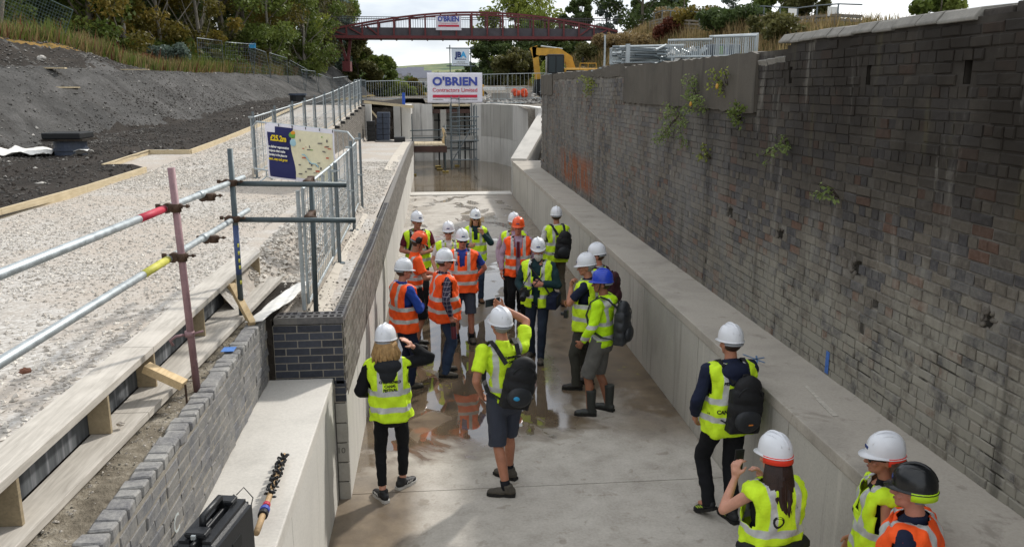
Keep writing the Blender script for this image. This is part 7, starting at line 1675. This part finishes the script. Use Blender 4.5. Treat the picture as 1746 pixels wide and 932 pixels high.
# 4 orange helmet
person('man in orange helmet with ear defenders, orange shirt and black shorts', (-.32, 12.5), -80, 1.79, dict(lf=(-.1, .04), rf=(.1, -.02), legs='black', shorts=True, shoe='boot', socks=True, top='hv_polo_orange', topname='polo_shirt', sleeve='short', helmet='orange', earmuffs=True, chinstrap=True, pitch=-26, haircol='brown', la=((-.25, .1, 1.16), (-.06, .32, 1.13)), ra=((.26, .1, 1.16), (.05, .33, 1.10)), lh=((.6, .8, 0), (0, 0, -1), (1, 0, 0), .7), rh=((-.6, .8, 0), (0, 0, -1), (-1, 0, 0), .7), lean=(0, .05, 0), skin=1, seed=5, girth=1.03))
# 5 plaid shirt
xy5 = (.12, 11.2)
_, d5 = person('man in orange vest over plaid shirt and jeans carrying a flask', xy5, -78, 1.76, dict(lf=(-.12, .02), rf=(.11, -.03), ltoe=8, rtoe=20, legs='jeans', fit=1.02, shoe='boot_grey', top='plaid', sleeve='long', topname='plaid_shirt', vest='orange', open=.03, helmet='white', glasses='sun', haircol='brown', hyaw=4, pitch=-2, girth=1.28, skin=2, seed=6, ra=((.37, -.06, 1.17), (.36, .02, .93)), la=((-.37, .03, 1.16), (-.34, .16, .96))))
e, w = d5['arms'][1]; t = carried('flask', 'dark clear flask with red drink hanging from plaid shirt man\'s hand', 'flask', xy5, -78, 1.76 / 1.75)
q = MB(); q.tube(w + Vector((0, .03, -.30)), w + Vector((0, .02, -.12)), .036, 14); link('bottle', q.mesh('bottle', flat('red_drink', '#5a2530', .2)), t); q = MB(); q.tube(w + Vector((0, .02, -.12)), w + Vector((0, .02, -.07)), .038, 14); link('lid', q.mesh('lid', M['black_plastic']), t)
# 6 maroon tee with pack
person('bearded man in yellow vest over maroon shirt by the left wall', (-.30, 14.55), -172, 1.80, dict(lf=(-.11, 0), rf=(.11, 0), legs='charcoal', shoe='boot', top='maroon', sleeve='short', vest=Y, helmet='white', haircol='grey', grey=True, hyaw=20, skin=2, seed=7, la=((-.29, .06, 1.16), (-.06, .24, 1.12)), ra=((.29, .06, 1.16), (.06, .25, 1.12)), lh=((1, .1, 0), (0, -1, 0), (0, 0, 1), .4), rh=((-1, .1, 0), (0, -1, 0), (0, 0, 1), .4)))
backpack('dark green backpack worn by man in maroon shirt', (-.30, 14.55), -172, 1.8 / 1.75, m=BPD, w=.17, h=.26, zc=1.2)
# 7 white tee, sunglasses
person('person in yellow vest and white shirt with sunglasses behind orange vested man', (.24, 13.75), -176, 1.74, dict(fem=True, lf=(-.1, 0), rf=(.1, 0), legs='charcoal', shoe='boot', top='white', sleeve='short', vest=Y, helmet='white', glasses='sun', haircol='brown', hyaw=-8, skin=0, seed=8, la=((-.27, .02, 1.15), (-.22, .16, .95)), ra=((.28, .02, 1.15), (.22, .16, .95))))
# 8 blue polo, orange vest
person('man in orange vest with badge over blue polo and grey shorts facing us', (.44, 12.75), 176, 1.78, dict(lf=(-.13, .02), rf=(.11, .05), legs='slate', shorts=True, shoe='boot_grey', socks=True, top='blue', sleeve='short', topname='polo_shirt', vest='orange', helmet='white', glasses='sun', haircol='grey', grey=True, girth=1.12, skin=2, seed=9, la=((-.35, -.08, 1.17), (-.22, -.22, 1.02)), ra=((.35, -.08, 1.17), (.22, -.22, 1.02)), decals=[('&', .09, .085, 1.30, True, M['navy'])], hyaw=10))
# 9 blonde woman in jeans
person('blonde woman in yellow vest, teal sleeves and blue jeans raising her hand', (.78, 15.3), 178, 1.72, dict(fem=True, lf=(-.09, .05), rf=(.1, .0), legs='jeans', fit=.9, shoe='boot_tan', top='teal', sleeve='long', topname='jumper', vest=Y, helmet='white', glasses='sun', hair='long', haircol='blonde', hyaw=6, skin=0, seed=10, la=((-.28, .1, 1.20), (-.09, .17, 1.42)), lh=((.35, .1, 1), (.5, 1, 0), (.5, .5, 0), .7), ra=((.27, .03, 1.16), (.12, .24, 1.14)), rh=((-.6, .7, .2), (0, -1, 0), (0, 0, 1), .7)))
# 10 half hidden behind
person('person in yellow vest half hidden behind man in orange helmet', (1.42, 14.4), 172, 1.78, dict(lf=(-.11, 0), rf=(.11, 0), legs='black', shoe='boot', top='lilac', sleeve='long', vest=Y, helmet='white', haircol='brown', skin=2, seed=11, hyaw=14, ra=((.27, .0, 1.15), (.25, .12, .93)), la=((-.27, .0, 1.15), (-.25, .12, .93))))
# 11 orange helmet with tie
person('man in orange helmet, orange vest, lilac shirt and maroon tie', (1.43, 13.75), 174, 1.80, dict(lf=(-.1, 0), rf=(.11, .02), legs='black', shoe='boot', top='lilac', sleeve='long', vest='orange', helmet='orange', haircol='grey', grey=True, tie=CL['maroon'], open=.035, vneck=.36, skin=2, seed=12, hyaw=-4))
# 12 bearded photographer
xy12 = (1.52, 11.75)
_, d12 = person('white bearded man with camera, yellow vest and shoulder bag', xy12, 160, 1.80, dict(lf=(-.07, .12), rf=(.12, -.12), legs='darkjeans', fit=.96, shoe='boot_grey', top='teal', sleeve='long', jacket=True, topname='jacket', vest=Y, open=.05, vneck=.4, helmet='white', haircol='grey', grey=True, beard=True, hyaw=14, pitch=-6, skin=2, seed=13, ra=((.29, .03, 1.15), (.18, .24, 1.08)), la=((-.29, .05, 1.17), (-.03, .25, 1.20)), lh=((.8, .4, 0), (0, -1, -.2), (0, 0, 1), .8), rh=((-.3, .9, 0), (-1, 0, 0), (0, 0, 1), .8)))
t = carried('camera', 'black camera with long lens held by white bearded man', 'camera', xy12, 160, 1.8 / 1.75); wr = d12['arms'][1][1]
c0 = wr + Vector((-.06, .10, .0)); q = MB(); q.box(c0, (.14, .06, .095)); q.box(c0 + Vector((0, 0, .06)), (.06, .05, .04)); link('camera_body', q.mesh('camera_body', M['black_plastic']), t)
q = MB(); q.tube(c0 + Vector((0, .02, -.01)), c0 + Vector((0, .13, -.06)), .04, 14, .046); link('lens', q.mesh('lens', M['dark_metal'], False), t)
q = MB(); q.path([c0 + Vector((-.07, 0, .03)), (-.09, .17, 1.3), (-.08, .03, 1.50), (0, -.06, 1.52), (.08, .03, 1.50), (.09, .17, 1.3), c0 + Vector((.07, 0, .03))], .008, 5); link('neck_strap', q.mesh('neck_strap', blk), t)
t = carried('shoulder_bag', 'navy shoulder bag hanging at hip of white bearded man', 'bag', xy12, 160, 1.8 / 1.75)
q = MB(); q.ell((-.24, .08, .93), (.1, .17, .13), None, 14, 10); q.box((-.24, .08, .92), (.15, .30, .2)); me = remesh(q, .012, 2, .6, .01); me.materials.append(CL['navy']); link('bag_body', me, t)
q = MB(); q.box((-.322, .08, .96), (.012, .28, .13)); link('flap', q.mesh('flap', CL['charcoal']), t); q = MB(); q.path([(-.24, .2, 1.0), (-.10, .18, 1.2), (.1, .13, 1.42), (.12, .0, 1.48), (.05, -.13, 1.4), (-.15, -.16, 1.15), (-.24, -.05, 1.0)], .014, 6); link('strap', q.mesh('strap', blk), t)
# 13 back view, white sleeves
xy13 = (2.26, 14.9)
person('man in yellow vest, white shirt and khaki trousers walking away', xy13, 12, 1.80, dict(lf=(-.11, .17), rf=(.11, -.12), legs='khaki', shoe='boot_tan', top='white', sleeve='short', vest=Y, helmet='white', haircol='brown', hyaw=-12, skin=1, seed=14, la=((-.28, .0, 1.15), (-.25, .1, .93)), ra=((.28, .06, 1.16), (.22, .2, .98)), vneck=0, noface=True))
backpack('black backpack worn by man in khaki trousers', xy13, 12, 1.8 / 1.75, w=.15, h=.24, zc=1.14, xoff=.05, tilt=8)
# 14 half hidden
person('man with glasses in yellow vest half hidden behind blue helmeted man', (2.30, 11.2), 58, 1.80, dict(lf=(-.1, 0), rf=(.1, 0), legs='black', shoe='boot', top='stripe', sleeve='short', vest=Y, helmet='white', glasses='clear', haircol='brown', hyaw=18, pitch=-6, skin=2, seed=15))
backpack('dark maroon backpack worn by half hidden man with glasses', (2.30, 11.2), 58, 1.8 / 1.75, m=simple('maroon_pack', '#3a1a22', .8, .2, 10, obj=True), w=.15, h=.22, zc=1.2)
# 15 hand on chin
person('man in yellow vest over navy shirt holding his chin thoughtfully', (2.02, 10.5), 66, 1.80, dict(lf=(-.12, .1), rf=(.12, .0), legs='olive', shoe='boot', top='navy', sleeve='short', vest=Y, helmet='white', haircol='grey', grey=True, hyaw=14, pitch=-6, skin=1, seed=16, la=((-.25, .17, 1.20), (-.03, .20, 1.44)), lh=((.2, -.05, 1), (0, -1, .2), (1, 0, 0), .9), ra=((.28, .08, 1.15), (.05, .26, 1.13)), girth=1.05))
t = carried('compact_camera', 'small black camera on a wrist strap held by chin holding man', 'camera', (2.02, 10.5), 66, 1.8 / 1.75); q = MB(); q.box((-.15, .24, 1.03), (.06, .05, .1)); q.tube((-.15, .25, 1.03), (-.15, .31, 1.03), .022, 10); link('camera_body', q.mesh('camera_body', M['black_plastic']), t)
# 16 blue helmet
xy16 = (2.04, 9.58)
person('man in blue helmet, lime hooded jacket, grey shorts and wellington boots', xy16, 62, 1.79, dict(lf=(-.13, .10), rf=(.12, -.06), ltoe=16, legs='grey', shorts=True, tall=True, shoe='rubber', top='hv_jacket', jacket=True, sleeve='long', topname='jacket', hood=True, helmet='blue', chinstrap=True, haircol='dark', hyaw=16, skin=3, seed=17, girth=1.05, la=((-.28, .05, 1.14), (-.21, .18, .96)), ra=((.28, .03, 1.14), (.2, .17, .96))))
backpack('charcoal hard shell backpack worn by man in blue helmet', xy16, 62, 1.79 / 1.75, m=BPG, w=.16, h=.25, d=.1, zc=1.17, y=-.25, hard=True, tilt=4)
# 17 right foreground walking away
xy17 = (2.70, 7.0)
person('man in yellow festival vest and navy hoodie walking along the right wall', xy17, 6, 1.82, dict(lf=(-.14, -.04, .06), rf=(.03, -.14), ltoe=22, rtoe=-10, lpitch=-28, legs='black', shoe='trainer', sole='sole_dark', trim=M['sole_green'], top='navy', jacket=True, sleeve='long', topname='hoodie', hoodcol=CL['navy'], vest=Y, haircol='dark', helmet='white', hyaw=12, pitch=-4, skin=1, seed=18, la=((-.30, -.02, 1.15), (-.25, .12, .93)), ra=((.26, .1, 1.16), (.15, .26, 1.1)), vneck=0, noface=True, girth=1.06, decals=[('FESTIVAL', .04, -.05, 1.33, False, blk), ('CANAL', .05, -.10, 1.07, False, blk)]))
backpack('black camera backpack worn by man in navy hoodie', xy17, 6, 1.82 / 1.75, w=.16, h=.25, zc=1.14, xoff=.05, tilt=4, d=.09, logo=flat('orange_tab', '#c9772c'))
# 18 long haired woman taking a picture
xy18 = (2.24, 4.88)
_, d18 = person('woman with long dark hair in yellow vest taking a phone picture', xy18, 14, 1.70, dict(fem=True, lf=(-.1, 0), rf=(.1, 0), legs='black', shoe='trainer', top='black', sleeve='none', vest=Y, vhem=.80, vg=1.06, helmet='white', skirt=RED, hair='long', haircol='dark', hyaw=10, pitch=-4, skin=0, seed=19, noface=True, vneck=0, la=((-.27, .15, 1.24), (-.13, .24, 1.46)), lh=((.0, .1, 1), (1, .3, 0), (.3, -1, 0), .8), ra=((.27, .14, 1.24), (.0, .33, 1.40)), rh=((-.3, .1, 1), (-1, .3, 0), (.0, -1, 0), .8), decals=[('O', .12, -.07, 1.25, False, blk)]))
e, w = d18['arms'][-1]; phone('phone held upright in front of long haired woman', xy18, 14, 1.70 / 1.75, w + Vector((.055, .05, .10)), (.1, .05, 1), (1, 0, -.1), -1)
t = carried('belt_bag', 'black belt bag strapped across back of long haired woman', 'bag', xy18, 14, 1.70 / 1.75); q = MB(); q.path([(-.215, .06, 1.0), (-.19, -.12, 1.02), (0, -.2, 1.02), (.19, -.12, 1.03), (.215, .06, 1.03)], [.03, .045, .055, .045, .03], 8); q.v = [(v[0], v[1], 1.02 + (v[2] - 1.02) * 1.2) for v in q.v]; link('bag_body', q.mesh('bag_body', BPM, True), t)
# 19 woman in profile
xy19 = (2.93, 4.74)
person('woman with sunglasses and bare arms in yellow vest at lower right', xy19, 70, 1.74, dict(fem=True, lf=(-.1, 0), rf=(.1, 0), legs='black', shoe='trainer', top='black', sleeve='none', vest=Y, helmet='white', skirt=RED, glasses='sun', hair='pony', haircol='brown', hyaw=8, skin=1, seed=20, la=((-.28, .0, 1.14), (-.26, .1, .92)), ra=((.28, .0, 1.14), (.26, .1, .92)), decals=[('FESTIVAL', .03, .09, 1.22, True, blk)]))
# 20 man with black helmet
xy20 = (2.83, 4.24)
person('man in black helmet with lime band and orange vest at lower right corner', xy20, 48, 1.76, dict(lf=(-.11, 0), rf=(.11, 0), legs='charcoal', shoe='boot', top='navy', sleeve='short', topname='polo_shirt', vest='orange', helmet='black', skirt=LIME, haircol='grey', grey=True, hyaw=6, skin=2, seed=21, girth=1.12, vneck=0))

# ------------------------------------------------------------------ black flight case and the decorated stick on the ledge
cs_ = thing('equipment_case', 'black plastic equipment case standing on edge on pale ledge', 'case', (-1.21, 4.12, 1.28), None, R(-10), 1.12)
def cbx(nm, c, d, m=M['black_plastic'], bev=.012, par=cs_): return link(nm, (lambda o: o)(MB().box(c, d).mesh(nm, m)), par) if not bev else bevb(nm, c, d, m, bev, par)
def bevb(nm, c, d, m, bev, par):
    me = MB().box(c, d).mesh(nm, m); bm = bmesh.new(); bm.from_mesh(me); bmesh.ops.bevel(bm, geom=bm.edges[:], offset=bev, segments=3, affect='EDGES'); bm.to_mesh(me); bm.free(); return link(nm, me, par)
CPM = simple('case_plastic', '#1b1d20', .42, .15, 10, .15, 90, obj=True)
cbx('base_shell', (-.045, 0, .22), (.11, .46, .42), CPM, .03); cbx('lid_shell', (.062, 0, .22), (.10, .46, .42), CPM, .03); cbx('seal_rim', (.01, 0, .22), (.02, .475, .435), CPM, .008)
for k, yv in enumerate((-.15, .15)): l_ = cbx('latch', (-.0, yv, .445), (.10, .07, .025), CPM, .006); cbx('latch_pin', (.0, yv - .045, .445), (.02, .012, .02), M['galv'], 0, l_)
q = MB(); q.path([(0, -.10, .44), (0, -.09, .49), (0, .09, .49), (0, .10, .44)], .017, 8); link('handle', q.mesh('handle', CPM, True), cs_)
for yv in (-.18, -.06, .06, .18): cbx('rib', (-.10, yv, .22), (.012, .03, .34), CPM, .004)
cbx('label_plate', (.113, 0, .3), (.004, .1, .06), M['dark_metal'], 0)
for zv in (.1, .34): cbx('hinge', (.01, .24, zv), (.06, .02, .05), M['dark_metal'], .004)
q = MB(); q.path([(.02, .235, .43), (.05, .26, .46), (.09, .27, .40), (.08, .25, .35)], .003, 5); link('cable_loop', q.mesh('cable_loop', blk, True), cs_)
sk = thing('bottle_top_stick', 'wooden walking stick wrapped in black shells lying behind the black case', 'stick', (-1.16, 5.4, 1.3))
a, bq = Vector((-1.09, 4.55, 1.42)), Vector((-1.155, 5.86, 1.315)); MB().path([a.lerp(bq, f) for f in np.linspace(0, 1, 8)], [.019, .02, .019, .019, .018, .018, .016, .014], 10).build('shaft', simple('worn_stick', '#a98d68', .7, .25, 20), sk, smooth=True)
for i in range(64):
    f = .40 + .57 * i / 63; c = a.lerp(bq, f); ang = i * 2.4; r_ = .024 + .01 * random.random(); d_ = Vector((math.cos(ang), .25 * math.sin(i), abs(math.sin(ang)) * .9 + .05)).normalized()
    MB().ell(c + d_ * r_, (.017, .013, .007), Euler((ang, i * .7, ang * .5)).to_matrix(), 8, 5).build('shell', M['black_plastic'] if i % 5 else M['dark_metal'], sk)
for f, m_ in ((.30, M['red_paint']), (.245, M['sign_blue']), (.20, M['black'])): c = a.lerp(bq, f); dd = (bq - a).normalized(); MB().tube(c - dd * .02, c + dd * .02, .025 if f > .25 else .032, 12).build('bound_band', m_, sk)
